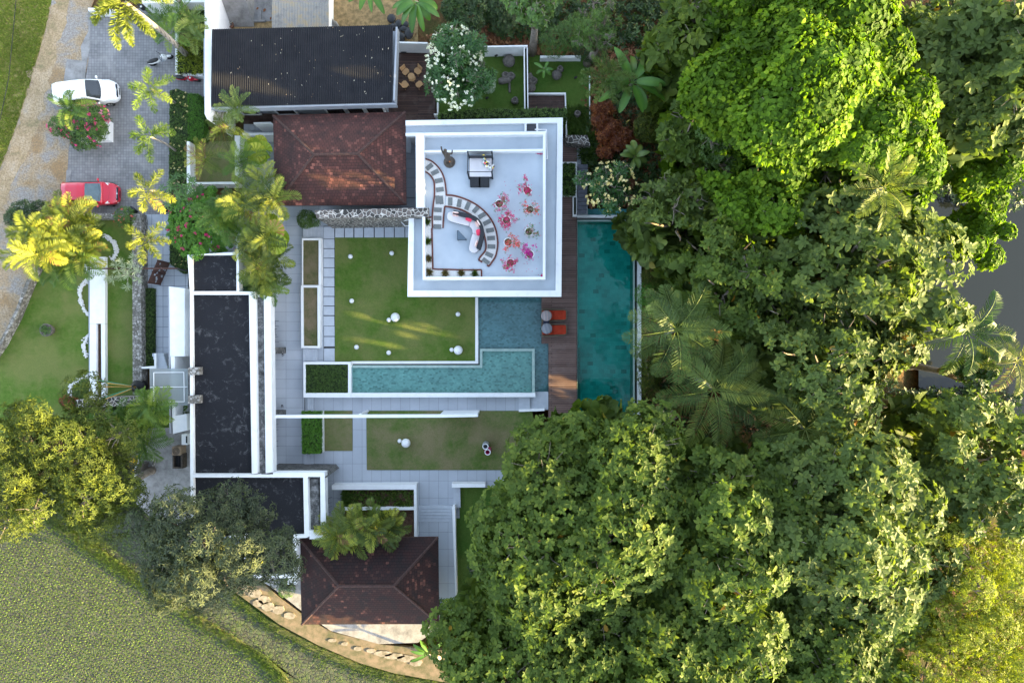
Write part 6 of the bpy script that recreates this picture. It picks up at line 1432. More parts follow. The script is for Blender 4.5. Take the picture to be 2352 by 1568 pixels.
def bin_():
    c=W(Q5(1010,240),0); t=thing('wheelie_bin','open bright green wheelie bin at the top of the service yard','bin',c,R_(-42))
    m=MB(); o=[(-.28,-.42),(.28,-.42),(.28,.42),(-.28,.42)]; i_=[(x*.88,y*.92) for x,y in o]
    m.ring(o,i_,.08,1.05,px=False); m.box((0,0,.12),(.5,.78,.04)); m.build('body',m_green,t,local=True,bevel=.01); MB().ring([(x*1.1,y*1.06) for x,y in o],i_,1.05,1.09,px=False).build('rim',m_green,t,local=True)
    for s in (-1,1): MB().tube([(s*.3,.38,.1),(s*.34,.38,.1)],.1,12).build('wheel',m_rubber,t,local=True)
    t=thing('metal_basin','pale round metal basin half full of brown water in the service yard','basin',W(Q5(1030,815),0)); MB().lathe([(.24,0),(.33,.35),(.35,.37),(.31,.37),(.28,.25),(0,.24)],(0,0,0),24).build('body',simple('enamel',(.45,.48,.42),None,3,.4),t,smooth=True,local=True); MB().lathe([(0,.27),(.29,.27)],(0,0,0),20).build('water',simple('brown_water',(.18,.10,.04),(.08,.06,.02),4,.15),t,local=True)
    for p,l in ((Q5(865,1020),'terracotta pot on the left by the boundary wall foot'),(Q5(1062,1040),'terracotta pot on the right just above the charcoal roof edge')):
        t=thing('clay_pot',l,'pot',W(p,0)); MB().lathe([(.14,0),(.2,.25),(.23,.27),(.2,.30),(.14,.30),(.12,.1),(0,.1)],(0,0,0),20).build('body',m_terra,t,smooth=True,local=True)
    blobsheet(Q5(930,510),.15,'sack',simple('dirty_sack',(.5,.47,.42),(.35,.3,.25),8,.9),'lumpy off white sack lying under the green bin','sack',7,5,.15,.22)
    t=thing('brick_frame','low broken concrete block frame in the service yard','kerb',W(Q5(1900,700),0)); m=MB(); [m.pp(rect(Q5(a,b_),Q5(c_,d)),0,.15) for a,b_,c_,d in ((1600,470,1700,765),(2070,380,2190,765),(1330,768,2352,850))]; m.build('kerb',m_conc,t)
    t=thing('water_tank_hut','small pale blue hut with a corrugated lid at the top of the service yard','hut',W(Q5(400,0),0)); MB().pp(rect(Q5(200,-500),Q5(620,190)),0,1.5).build('wall',simple('pale_blue_paint',(.25,.42,.48),(.2,.35,.4),2,.6),t); MB().pp(rect(Q5(60,-500),Q5(380,60)),1.51,1.6).build('roof',m_corr,t)
    blobsheet((917,75),.15,'plastic_sheeting',m_black,'heap of crumpled black plastic sheeting behind the timber deck wall','plastic',26,6,.3,.5)
    m=MB(); [m.tube([W((758+i*3.2,42+i*2),.3+.08*i),W((768+i*4.2,64+i*2.5),.25)],.07,7) for i in range(5)]; tag(m.build('pipe_stack',simple('grey_pipes',(.3,.29,.27),None,4,.8)),'stack of grey roofing gutters leaning at the shed corner','pipes')
bin_()
t=thing('white_block','small white concrete block set against the corner block south side','block',tuple(W((605,30),0))) if False else None
tag(MB().tube([W((38,-10),3.2),W((20,180),3.0),W((-5,300),3.0)],.02,4).build('overhead_cable',m_black),'thin dark cable hanging over the verge at the top left','cable')
def pool_path():
    m=MB()
    for i in range(7): m.pp([O(290+i*42,540),O(328+i*42,540),O(328+i*42,612),O(290+i*42,612)],-.3,-.1)
    struct('path',m,simple('dark_path_slab',(.06,.05,.05),None,4,.8))
pool_path()
sm=MB(); 
for (x,y,w,h) in ((665,1100,40,35),(668,1135,38,30),(672,1165,38,32),(678,1205,42,36),(690,1245,45,36),(700,1285,40,30),(640,1090,30,20)): sm.pp([Mm(x-w/2,y-h/2),Mm(x+w/2,y-h/2+4),Mm(x+w/2-3,y+h/2),Mm(x-w/2+4,y+h/2-5)],-.35,-.2)
struct('stepping_stones',sm,simple('taupe_stone',(.25,.22,.19),None,4,.8))
# ---------------------------------------------------------------- big trees on the right
BG='big broad leaved trees'
T=tree
T('broadleaf_tree','very large broad leaved tree whose crown hides the lower end of the timber deck',(1395,1225),13.5,272,m_teak,n=36,L=.33,dens=6.5,rz=5.0,seed=3,r0=.4,basepx=(1340,1150),stretch=(1,.92),group=BG)
T('broadleaf_tree','broad leaved tree just right of the one over the deck end, below the coconut palms',(1710,1235),13.5,225,m_teak,n=30,L=.36,dens=6,rz=4.6,seed=4,r0=.35,basepx=(1600,1120),group=BG,ground=-1)
T('broadleaf_tree','broad leaved tree at the bottom edge left, growing down beside the paddy path',(1262,1505),12,245,m_teak,n=32,L=.31,dens=6.5,rz=4.4,seed=5,r0=.35,basepx=(1200,1400),group=BG)
T('broadleaf_tree','broad leaved tree at the middle of the bottom edge',(1600,1500),12.8,250,m_teak,n=32,L=.33,dens=6.5,rz=4.2,seed=6,r0=.35,basepx=(1520,1400),group=BG,ground=-1)
T('broadleaf_tree','sunlit grey green tree between the bottom centre and the fine leaved corner tree',(1990,1240),14.2,250,m_teak2,n=32,L=.36,dens=6,rz=4.6,seed=7,r0=.35,basepx=(1850,1130),group=BG,ground=-1.5)
T('broadleaf_tree','broad leaved tree at the bottom edge right of the middle',(1940,1500),12.8,240,m_teak,n=30,L=.34,dens=6,rz=4,seed=8,basepx=(1820,1380),group=BG,ground=-1.5)
T('broadleaf_tree','huge grey green crowned tree left of the river, sunlit on its right side',(1990,610),13.2,275,m_teak2,n=38,L=.40,dens=5.5,rz=5.2,seed=9,r0=.45,basepx=(1850,660),stretch=(.95,1.0),group=BG,ground=-1.5)
T('broadleaf_tree','broad leaved tree directly above the coconut palms, left part of the canopy',(1725,620),11.5,170,m_teak,n=26,L=.36,dens=5.5,rz=4,seed=10,basepx=(1620,700),group=BG,ground=-1)
T('broadleaf_tree','broad leaved tree beside the upper right corner of the deep pool',(1600,480),10,130,m_teak2,n=12,L=.38,dens=5,rz=3.2,seed=11,basepx=(1560,520),group=BG)
T('broadleaf_tree','sunlit broad leaved tree below the huge grey green crown near the shore palm',(1960,860),13,170,m_teak2,n=22,L=.36,dens=6,rz=3.6,seed=12,basepx=(1850,850),group=BG,ground=-1.5)
T('broadleaf_tree','dark tree with large drooping leaves left of the creeper covered tree at the top',(1602,50),11,100,m_teak,n=16,L=.55,w=.5,dens=3.6,rz=3.6,seed=13,basepx=(1560,120),group=BG,ground=-.5)
T('broadleaf_tree','dark breadfruit tree in the shaded gully below the drooping leaved tree',(1590,300),8,100,m_teak,n=10,L=.5,w=.5,dens=3.5,rz=2.6,seed=14,stretch=(.6,1.2),group=BG,ground=-.5)
T('broadleaf_tree','sunlit large leaved tree in the upper right corner of the picture',(2330,150),13,190,m_teak2,n=24,L=.48,dens=4.5,rz=4,seed=15,basepx=(2200,230),group=BG,ground=-2)
T('broadleaf_tree','dark tree wedged behind the creeper crowns at the top right',(2150,70),9,120,m_teak,n=10,L=.42,dens=4.5,rz=3,seed=16,basepx=(2080,130),group=BG,ground=-2)
T('broadleaf_tree','golden lit tree at the right edge below the river',(2290,1090),13.5,165,m_teak2,n=22,L=.36,dens=6,rz=3.8,seed=17,basepx=(2130,1050),group=BG,ground=-2)
T('broadleaf_tree','small shaded tree at the right edge beside the vines of the shore palm',(2230,960),8,95,m_under,n=10,L=.3,dens=8,rz=2.4,seed=18,group=BG,ground=-2)
T('broadleaf_tree','leafy tree hanging into the top edge above the upper garden',(1230,-5),8,75,m_shrub,n=9,L=.24,w=.6,dens=8,rz=2,seed=19,ground=0)
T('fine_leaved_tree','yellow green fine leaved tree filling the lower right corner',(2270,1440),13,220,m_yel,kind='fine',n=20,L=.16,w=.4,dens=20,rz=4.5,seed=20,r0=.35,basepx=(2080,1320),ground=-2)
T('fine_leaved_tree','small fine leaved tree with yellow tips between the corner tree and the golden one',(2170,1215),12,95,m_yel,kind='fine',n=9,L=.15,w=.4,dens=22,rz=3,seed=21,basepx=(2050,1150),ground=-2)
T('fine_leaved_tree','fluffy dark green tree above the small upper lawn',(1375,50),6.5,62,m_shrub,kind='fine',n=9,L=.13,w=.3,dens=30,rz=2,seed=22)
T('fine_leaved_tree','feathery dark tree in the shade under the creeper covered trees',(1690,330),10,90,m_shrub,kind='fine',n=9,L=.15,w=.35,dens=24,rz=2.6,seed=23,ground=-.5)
VG='creeper covered trees'
T('creeper_covered_tree','biggest bright green tree smothered in creepers at the top right',(1900,170),14.5,270,m_vine,kind='vine',n=24,L=.27,w=.72,dens=52,rz=5.5,seed=31,r0=.45,basepx=(1800,260),group=VG,ground=-1.5)
T('creeper_covered_tree','dark creeper covered crown cut by the top edge left of the biggest one',(1730,-20),12.5,110,m_vine,kind='vine',n=14,L=.27,w=.75,dens=52,rz=4,seed=38,basepx=(1680,40),group=VG,ground=-1)
T('creeper_covered_tree','creeper covered crown bulging right toward the river bank',(2095,330),14.2,165,m_vine,kind='vine',n=9,L=.27,w=.75,dens=52,rz=4.6,seed=32,basepx=(1980,400),group=VG,ground=-1.5)
T('creeper_covered_tree','rounded creeper covered crown hanging lowest above the broad leaved canopy',(1785,425),13,150,m_vine,kind='vine',n=9,L=.27,w=.8,dens=52,rz=4,seed=33,basepx=(1700,450),group=VG,ground=-1)
T('creeper_covered_tree','narrow creeper covered tree touching the top edge beside the dark gap',(1995,-5),15,90,m_vine,kind='vine',n=7,L=.27,w=.75,dens=52,rz=4,seed=34,basepx=(1900,60),group=VG,ground=-1.5)
T('creeper_covered_tree','creeper covered crown joining the biggest one to the huge grey green tree',(1960,340),13.8,130,m_vine,kind='vine',n=16,L=.27,w=.75,dens=52,rz=3.6,seed=39,basepx=(1880,380),group=VG,ground=-1.5)
T('creeper_covered_tree','yellow lit creeper mound between the huge crown and the river',(2275,520),7,85,m_vine,kind='vine',n=7,L=.27,w=.7,dens=52,rz=3,seed=35,group=VG,ground=-2.5,stretch=(.8,1.2))
T('creeper_covered_tree','shaded creeper covered thicket at the right edge under the corner tree',(2300,370),7,120,m_vine,kind='vine',n=8,L=.27,w=.6,dens=52,rz=2.5,seed=36,group=VG,ground=-2.5)
T('creeper_covered_tree','creeper mound swallowing the base of the palm by the river',(2250,850),6,52,m_shrub,kind='vine',n=6,L=.2,w=.7,dens=60,rz=1.6,seed=37,group=VG,ground=-2.5)
# mango trees on the left
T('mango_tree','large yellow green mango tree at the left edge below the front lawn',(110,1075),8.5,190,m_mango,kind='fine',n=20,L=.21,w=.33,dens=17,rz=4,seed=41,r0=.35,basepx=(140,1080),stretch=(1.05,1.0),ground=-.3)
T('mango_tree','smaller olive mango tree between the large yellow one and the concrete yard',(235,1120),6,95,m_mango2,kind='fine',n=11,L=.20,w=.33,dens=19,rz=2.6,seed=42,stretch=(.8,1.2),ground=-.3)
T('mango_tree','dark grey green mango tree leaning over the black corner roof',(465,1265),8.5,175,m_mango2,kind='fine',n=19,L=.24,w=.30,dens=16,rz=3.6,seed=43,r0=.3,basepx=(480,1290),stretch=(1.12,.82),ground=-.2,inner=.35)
# plumerias
def plumeria(label,px,z,R,flm,nfl,seed,stretch=(1,1),n=12,dens=9):
    t=T('plumeria_tree',label,px,z,R,m_plum,n=n,L=.30,w=.30,dens=dens,rz=1.9,seed=seed,r0=.14,stretch=stretch,inner=.35)
    c=np.array(W(px,z)); Rm=R*(H-z)/FPX; lob=[(c-np.array([0,0,1.9*.6]),np.array([Rm*stretch[0]*.98,Rm*stretch[1]*.98,2.0]))]
    P,N=lobe_points(lob,nfl,shell=(.9,1.0),inner=0,low=.15); b=Buf(); Pc=np.repeat(P,3,0)+rng.normal(0,.07,(len(P)*3,3)); rosettes(b,Pc,np.tile([0,0,1.],(len(Pc),1)),5,.075,.8,(.1,.8)); b.build('blossoms',flm,t)
plumeria('plumeria tree full of white flowers over the deck and urn lawn',(1042,145),5,90,m_flw,3.6,51,(.82,1.18),14,12)
plumeria('plumeria tree with clusters of pale yellow flowers beside the dark stairs',(1405,425),4.8,68,m_flyellow,2.0,52,(1.05,.95),11,7)
shrub('variegated_shrub','small pale silvery shrub tucked under the white flowered plumeria',[((1118,190),.75,.62,.5),((1122,197),.7,.5,.45)],m_silver,.13,.55,80)
# coconut palms
CG='coconut palms'
palm('coconut_palm','coconut palm leaning over the corner of the deep pool',(1553,757),10,(1530,770),3.2,15,m_coco,group=CG,r0=.16,e0=(.95,-.1),droop=1.25,ll=.8,lw=.032,m=40,seed=1,vee=-.15,rach=.03)
palm('coconut_palm','coconut palm with the biggest fronds just above the lower canopy',(1640,895),9.5,(1600,870),3.7,13,m_coco,group=CG,r0=.16,e0=(.8,-.1),droop=1.1,ll=.85,lw=.032,m=44,seed=2,vee=-.15,rach=.03)
palm('coconut_palm','half hidden coconut palm among the canopy below the biggest one',(1850,985),10.5,(1780,950),3.0,11,m_coco,group=CG,r0=.15,e0=(.8,-.1),droop=1.2,ll=.75,lw=.032,m=36,seed=3,vee=-.15,rach=.03)
palm('coconut_palm','sunlit coconut palm standing at the river bank',(2222,765),9,(2120,780),3.1,10,m_palm,group=CG,r0=.15,e0=(.8,.0),droop=1.4,ll=.7,lw=.05,m=32,seed=4,vee=-.2,rach=.035)
palm('coconut_palm','yellow green palm crown at the far right edge by the river',(2335,830),7,(2250,840),2.4,10,m_palmy,group=CG,r0=.13,e0=(.8,0),droop=1.4,ll=.5,lw=.045,m=28,seed=5,vee=-.2)
palm('coconut_palm','palm fronds poking out between the creepers and the huge grey green crown',(2030,432),17,(1950,470),2.0,8,m_palmy,group=CG,r0=.13,e0=(.7,.1),droop=1.2,ll=.5,lw=.045,m=26,seed=6)
palm('coconut_palm','dark spiky palm overhanging the kerb beside the banana plant',(1398,180),5.5,(1385,200),2.0,13,m_coco,group=CG,r0=.12,e0=(1.,-.1),droop=1.3,ll=.38,lw=.03,m=32,seed=7,vee=.2,plume=True)
# parking palms
PG='slim palms along the parking'
AZ=[R_(a) for a in (22,95,165,235,292,-28)]
for (p,z,bp,l,mt,sd,azs) in [((345,204),5.2,A(1597,942),'slim green palm nearest the scooters over the parking pavers',m_palm2,11,(28,100,172,238,285,-30)),
    ((345,314),5.2,A(1600,1370),'slim palm with one bright yellow frond over the parking, second from the top',m_palm2,12,(15,120,178,222,275,40)),
    ((341,438),5.4,D(1480,215),'slim yellow lit palm over the parking beside the papaya',m_palmy,13,(50,125,190,250,300,-20)),
    ((338,550),5.4,D(1600,672),'slim yellow palm leaning over the tiled entrance path',m_palmy,14,(35,150,205,255,300,-10))]:
    palm('slim_palm',l,p,z,bp,1.8,6,mt,group=PG,r0=.075,e0=(.75,.25),droop=1.7,ll=.42,lw=.03,m=26,azs=[R_(a) for a in azs],seed=sd,plume=True)
b_=W(A(1735,520),0)
palm('foxtail_palm','tall foxtail palm with a long bare trunk and golden plumes at the top left',(290,8),12.5,(435,132),2.7,7,m_palmy,r0=.16,e0=(.5,.1),droop=1.7,ll=.42,lw=.035,m=60,azs=[R_(a) for a in (200,245,275,305,175,20,100)],seed=21,plume=True)
palm('foxtail_palm','second leaning palm trunk crossing the top of the parking wall, crown out of frame',(340,-90),11.5,(432,32),2.2,7,m_palm,r0=.13,e0=(.6,.1),droop=1.6,ll=.4,lw=.035,m=30,seed=22)
def clump(label,px,zs,mat,n,Lr,seed,ll=.42,lw=.05,spread=.8,group='feathery palm clumps',fr=6,name='palm_clump',droop=1.5,m=20):
    r=random.Random(seed); lw*=.9; m=int(m*.85); c0=W(px,0); t=thing(name,label,'palm',c0,group=group); b=Buf(); st=MB()
    for i in range(n):
        a=r.random()*6.283; d=spread*math.sqrt(r.random()); z=r.uniform(*zs); top=W(px,z)+Vector((d*math.cos(a),d*math.sin(a),0)); bs=c0+Vector((d*.4*math.cos(a),d*.4*math.sin(a),0))
        st.tube([bs,bs.lerp(top,.5)+Vector((0,0,.2)),top],[.06,.05,.04],6)
        palm_fronds(b,top,fr,Lr,(1.1,.2),droop,ll,lw,m,r.random()*6,.25,False,-.1+.25*r.random(),r.randrange(999),rach=.018)
    b.build('fronds',mat,t); st.build('stems',m_palmtrunk,t,smooth=True); return t
# area palms in the middle garden
clump('bright feathery palm clump by the steps under the charcoal roof corner',(522,300),(2.6,3.6),m_areca,3,1.5,1,.36,.05,.4)
clump('dark feathery palm at the left corner of the charcoal roof',(540,245),(4.6,5.2),m_coco,2,1.6,2,.36,.05,.3,droop=1.2)
clump('feathery palm clump left of the hip roof with an orange tipped frond',(570,375),(2.8,3.8),m_palm,3,1.6,3,.4,.05,.5)
clump('olive palm in the small lawn garden left of the hip roof',(475,365),(2.2,3.0),m_areca,2,1.6,4,.4,.045,.3)
clump('broad feathery palm clump at the corner of the hip roof with yellow fronds',(592,455),(3.4,4.6),m_areca,8,1.7,5,.50,.065,1.3)
clump('dark drooping palm clump left of the yellow fan palms',(528,480),(3.0,4.2),m_palm,6,1.8,6,.46,.06,1.0)
clump('feathery palm clump just below the fan palms',(600,555),(3.6,4.8),m_areca,6,1.6,7,.50,.065,.9)
clump('feathery palm clump spilling over the terrace edge',(610,615),(3.0,4.6),m_areca,8,1.6,8,.50,.065,1.2)
clump('low feathery palm clump above the long wing gutter',(622,665),(2.4,3.4),m_palm,4,1.3,9,.44,.06,.7)
clump('yellow green palm clump left of the planting bed above the dark tiled house',(790,1225),(3.2,4.4),m_areca,6,1.6,10,.5,.07,.9)
clump('yellow green palm clump over the middle of the dark tiled house eaves',(850,1215),(3.0,4.4),m_areca,6,1.6,11,.5,.07,.9)
clump('yellow green palm clump at the right end above the dark tiled house',(905,1205),(2.8,3.8),m_areca,4,1.4,12,.46,.065,.7)
clump('bright yellow palm clump nearest the gravel track',(75,560),(3.8,5.0),m_palmy,5,1.9,13,.55,.08,.9,m=22)
clump('golden palm clump between the gravel track and the white screen wall',(125,560),(3.6,5.0),m_palmy,5,1.8,14,.5,.08,.8,m=22)
clump('brownish green palm clump at the head of the front lawn',(165,515),(3.0,4.4),m_areca,6,1.7,15,.5,.07,1.0)
clump('green palm clump drooping onto the front lawn',(160,600),(2.8,4.0),m_palm,6,2.0,16,.5,.07,.9,droop=1.8)
clump('palm clump crowding the top end of the white screen wall',(205,560),(2.6,3.6),m_areca,6,1.6,17,.5,.07,.9)
clump('green palm clump beside the volcanic stone wall, right of its pair',(350,945),(3.4,4.4),m_palm,4,1.7,18,.46,.06,.6,droop=1.8)
clump('green palm clump with bowed pale fronds, left of its pair',(285,965),(3.2,4.2),m_palm,4,1.7,19,.5,.06,.6,droop=1.9)
clump('green palm clump at the top of the concrete yard',(325,1010),(3.0,4.0),m_palm,4,1.7,20,.5,.06,.6,droop=1.8)
clump('dark palm behind the scooters under the leaning trunk',(405,58),(2.4,3.4),m_palm,4,1.5,21,.44,.06,.9)
clump('dull green palm at the top right of the parking planting bed',(450,66),(2.2,3.2),m_coco,3,1.4,22,.44,.06,.6)
clump('palm growing through the bougainvillea next to the white minivan',(165,253),(3.0,3.8),m_palm,2,1.7,23,.4,.045,.2,droop=1.7,m=30)
clump('small palm in the strip beside the entrance wall',I(1620,670),(1.0,1.4),m_palm,2,.9,24,.3,.05,.3)
def fanpalm(label,px,z,discs,seed):
    r=random.Random(seed); c=W(px,0); t=thing('fan_palm',label,'fan palm',c,group='round leaved fan palms'); b=Buf(); st=MB()
    for (p,zz,rad) in discs:
        q=W(p,zz); nv=Vector((r.uniform(-.35,.35),r.uniform(-.35,.35),1)).normalized(); u=nv.orthogonal().normalized(); v=nv.cross(u); n=26; V=[q]; gapa=r.random()*6.28
        tn=r.random()*.7+.2
        for k in range(n+1):
            a=gapa+k/n*5.9; rr=rad*(1+.03*(k%2)); V.append(q+(u*math.cos(a)+v*math.sin(a))*rr+nv*(.06*(k%2)-.10*rr))
        for k in range(1,n,1): b.raw([V[0],V[k],V[k+1],(V[0]+V[k+1])/2],[(0,1,2,3)],tn+.12*(k%2))
        st.tube([Vector((c.x,c.y,.3)),(c+q)/2+Vector((0,0,.6)),q],[.03,.02,.015],5)
    b.build('leaves',m_fan,t); st.build('stems',m_twig,t)
fanpalm('bright yellow green round leaved fan palm left of the hip roof',(592,350),3,[((578,333),3.0,.62),((596,328),2.9,.55),((607,345),3.1,.62),((588,350),3.3,.66),((600,362),2.8,.55),((572,348),2.6,.5)],1)
fanpalm('round leaved fan palm with sunlit pinkish discs over the terrace edge',(605,540),4,[((584,528),4.2,.72),((592,552),4.3,.62),((608,527),4.0,.6),((628,530),4.1,.75),((634,560),4.3,.72),((612,545),4.5,.66),((598,570),3.8,.6),((645,545),3.9,.6),((620,508),3.9,.6)],2)
# bananas, travellers
BN='banana plants'
banana('banana_plant','banana plant with ribbed leaves hanging over the top of the deck wall',(955,5),3.8,(965,10),9,2.2,.55,m_banana,1,group=BN,azs=[R_(a) for a in (215,238,262,285,310,330,190,350,150)],el=(.7,.2),droop=1.3)
banana('banana_plant','light green banana plant at the top edge above the corrugated shed',(850,-25),3.6,(850,-10),6,1.9,.42,m_banana,2,group=BN,azs=[R_(a) for a in (225,250,275,300,330,200)])
banana('banana_plant','big dark green banana plant above the orange crotons',(1452,190),5.4,(1440,215),13,2.5,.62,m_banana,3,group=BN,el=(.7,-.1),droop=1.0)
banana('banana_plant','small banana plant on the small upper lawn',(1250,160),1.3,(1252,158),6,.9,.26,m_banana,4,group=BN)
banana('bird_of_paradise_plant','clump of broad glossy leaves at the south end of the palm border',E(810,1120),2.8,E(830,1130),16,1.15,.34,m_plum,5,el=(1.2,.1),cat='broad leaved plant')
banana('bird_of_paradise_plant','dark broad paddle leaved plant beneath the red crotons',Mm(470,1230),2.2,Mm(470,1230),12,1.2,.45,m_coco,6,el=(1.2,.1),cat='broad leaved plant')
banana('banana_plant','banana leaves crossing the path at the bottom centre by the broad leaved tree',(985,1500),1.2,(1010,1510),5,1.6,.3,m_banana,7,group=BN,azs=[R_(a) for a in (165,200,120,150,40)],el=(.5,.1),droop=.5)
# bougainvillea by the car
shrub('bougainvillea','wide bougainvillea with crimson and lilac blossoms spilling round the white minivan',[((182,285),1.3,1.2,.8),((205,275),1.4,1.15,.8),((222,270),1.2,.9,.7),((160,288),1.1,1.0,.6),((200,312),1.1,1.05,.6),((225,300),1.1,.7,.6),((135,290),1.0,.7,.4),((185,325),.9,.7,.4)],m_shrub,.13,.5,48,
      flowers=[(m_flmag,2.2,.075,None),(m_flpink,9,.07,[2])],cat='flowering shrub')
shrub('bougainvillea','sprawling bougainvillea vine covering the wall corner above the small black roof',[(E(300,500),2.4,1.6,.7),(E(420,560),2.6,1.8,.8),(E(250,620),2.2,1.5,.6),(E(400,680),2.4,1.6,.7),(E(520,620),2.4,1.3,.6),(E(300,740),2.6,1.2,.5),(E(560,700),2.3,1.,.5),(E(420,420),2.2,.9,.5),(E(460,300),2.2,.5,.4),(E(330,830),3.8,.5,.3),(E(560,480),2.4,1.1,.6)],m_bvine if 'm_bvine' in globals() else m_bright,.13,.6,42,
      flowers=[(m_flmag,1.0,.075,None)],cat='flowering vine')
def papaya():
    t=thing('papaya_tree','pale green star leaved cassava or papaya tree beside the clipped parking hedge','tree',W((405,450),0)); b=Buf(); r=random.Random(5); st=MB()
    for i in range(46):
        a=r.random()*6.283; d=1.35*math.sqrt(r.random()); c=W((408,442),3.0)+Vector((d*math.cos(a),d*math.sin(a),-.35*d*d+r.uniform(-.2,.3))); N=np.array([[.3*math.cos(a),.3*math.sin(a),1]])
        rosettes(b,np.array([c]),N,8,.36,.24,(-.1,.25)); st.tube([W((408,448),1.8),c],[.03,.01],4)
    b.build('crown',m_papaya,t); st.tube([W((405,450),0),W((408,448),1.8)],[.08,.05],8); st.build('trunk',m_trunk,t)
papaya()
def dracaena():
    t=thing('dracaena_plant','pale spiky branching dracaena over the mossy retaining wall','plant',W(D(1180,950),0)); b=Buf(); r=random.Random(5); st=MB(); base=W(D(1180,950),0); m0=W(D(1130,930),1.6); st.tube([base,m0],[.06,.05],7)
    for p in [(1040,850),(1095,825),(1130,880),(1180,850),(1210,905),(1150,940),(1085,960),(1010,985),(1055,900),(1250,890),(1240,980),(1140,1050),(965,965),(1200,785)]:
        c=W(D(*p),2.4+r.uniform(-.3,.3)); st.tube([m0,m0.lerp(c,.5)+Vector((0,0,-.1)),c],[.03,.02,.015],5); P=np.tile(np.array(c),(26,1)); d=sph(26); d[:,2]=np.abs(d[:,2])*.8; b.leaves(P,d,sph(26),.42*(.8+.4*rng.random(26)),.09,.5+.4*rng.random(26),.1,.15)
    b.build('leaves',m_silver,t); st.build('stems',m_twig,t)
dracaena()
# small shrubs round the property
SH=[('orange flowered shrub over the low wall below the red car',[(D(1120,420),.9,.75,.5)],m_shrub,.10,.5,60,[(m_flcoral,2.2,.05,None)]),
 ('dark green shrub at the end of the track next to the golden palms',[((60,495),1.6,1.1,.8),((95,490),1.4,.9,.7),((35,500),1.3,.7,.6)],m_under,.16,.4,45,None),
 ('dark shrub with tiny white flowers at the curved pebble border',[((275,958),1.0,.8,.5),((245,956),.9,.8,.5),((300,950),.9,.7,.5)],m_under,.12,.5,60,[(m_flw,2,.03,None)]),
 ('low leafy bed inside the curved pebble border at the screen wall foot',[((190,895),.2,.5,.2),((182,905),.2,.5,.2),((196,882),.2,.4,.2)],m_hedge,.10,.5,80,None),
 ('small burgundy shrub at the left end of the volcanic stone wall',[((162,925),.6,.5,.4),((150,920),.5,.4,.3)],m_croton,.12,.5,60,None),
 ('grassy tuft bush on the planter at the end of the tall rubble wall',[(E(1310,530),1.2,.65,.4),(E(1380,540),1.2,.45,.35)],m_hedge,.13,.3,120,None),
 ('green bush at the foot of the dark tiled house east corner',[((1010,1420),1.6,1.3,1.0),((1045,1425),1.5,1.0,.9),((1000,1400),1.2,.9,.7)],m_shrub,.13,.3,60,None),
 ('thin climbing shrub between the corner block and the dark tiled house',[(J(1248,1230),1.2,.35,.8)],m_shrub,.1,.5,90,None),
 ('weedy shrub on the concrete behind the corner block',[(J(1135,1380),.3,.6,.3),(J(1120,1330),.3,.4,.3)],m_shrub,.1,.4,80,None),
 ('bush of small leaves in the gully above the stepping stones',[(Mm(580,1000),1.3,1.1,.8),(Mm(650,1020),1.2,.9,.7),(Mm(640,930),1.2,.8,.6)],m_mango,.13,.55,55,None),
 ('leafy green ground bush right of the pool path',[(O(330,830),.8,.9,.6),(O(340,880),.7,.8,.5)],m_bright,.10,.3,90,None),
 ('bright green bush along the outside wall of the deep pool',[(O(335,1300),1.0,.9,.7),(O(340,1400),1.0,.9,.7),(O(330,1220),.8,.7,.6),(O(345,1480),.9,.8,.6)],m_mango,.10,.3,90,None),
 ('olive palm like bush at the pool wall next to the slab path',[(O(370,700),1.0,.8,.6)],m_mango,.22,.14,60,None),
 ('dark shrub hiding the bottom right end of the walkway',[((1120,1300),1.5,1.3,1.0)],m_under,.18,.5,50,None),
 ('leafy shrub behind the deck wall between banana and plumeria',[(C(620,80),1.8,.9,.7),(C(760,150),1.6,1.2,.8),(C(830,60),1.7,1.0,.8),(C(700,30),1.8,1.0,.8)],m_under,.20,.5,42,None),
 ('dark bush in the shade left of the orange ground strip',[(C(1050,150),1.2,1.3,.8),(C(1020,60),1.5,1.2,.9)],m_under,.16,.4,50,None),
 ('feathery green bush above the low white kerb of the small upper lawn',[(C(1520,380),1.2,1.1,.8),(C(1640,330),1.3,1.1,.8),(C(1740,260),1.5,1.1,.9)],m_shrub,.11,.25,75,None),
 ('shaded bush to the right of the small upper lawn kerb',[(C(1800,420),1.2,1.0,.8),(C(1880,470),1.0,.9,.7)],m_under,.11,.25,75,None)]
for l,lb,m,L_,w_,d_,f in SH: shrub('shrub',l,lb,m,L_,w_,d_,flowers=f)
CR='red and orange crotons'
for l,lb in [('orange leaved croton nearest the kerb of the small upper lawn',[(Mm(190,850),1.1,.6,.5),(Mm(200,940),1.1,.6,.5),(Mm(250,860),1.0,.5,.4)]),('dark red croton under the banana plant',[(Mm(290,1010),1.0,.7,.5),(Mm(230,1050),.9,.6,.5)]),('brown red croton in the middle of the croton bed',[(Mm(380,1080),.9,.7,.5),(Mm(330,1110),.9,.6,.5)]),('rusty croton beside the paddle leaved plant',[(Mm(440,1140),.8,.6,.4),(Mm(240,1180),.9,.6,.4)]),('reddish shrub lit by the sun right of the banana plant',[(Mm(690,690),1.0,.8,.5),(Mm(730,640),.9,.6,.4)])]:
    shrub('croton_shrub',l,lb,m_croton,.22,.28,40,6,group=CR)
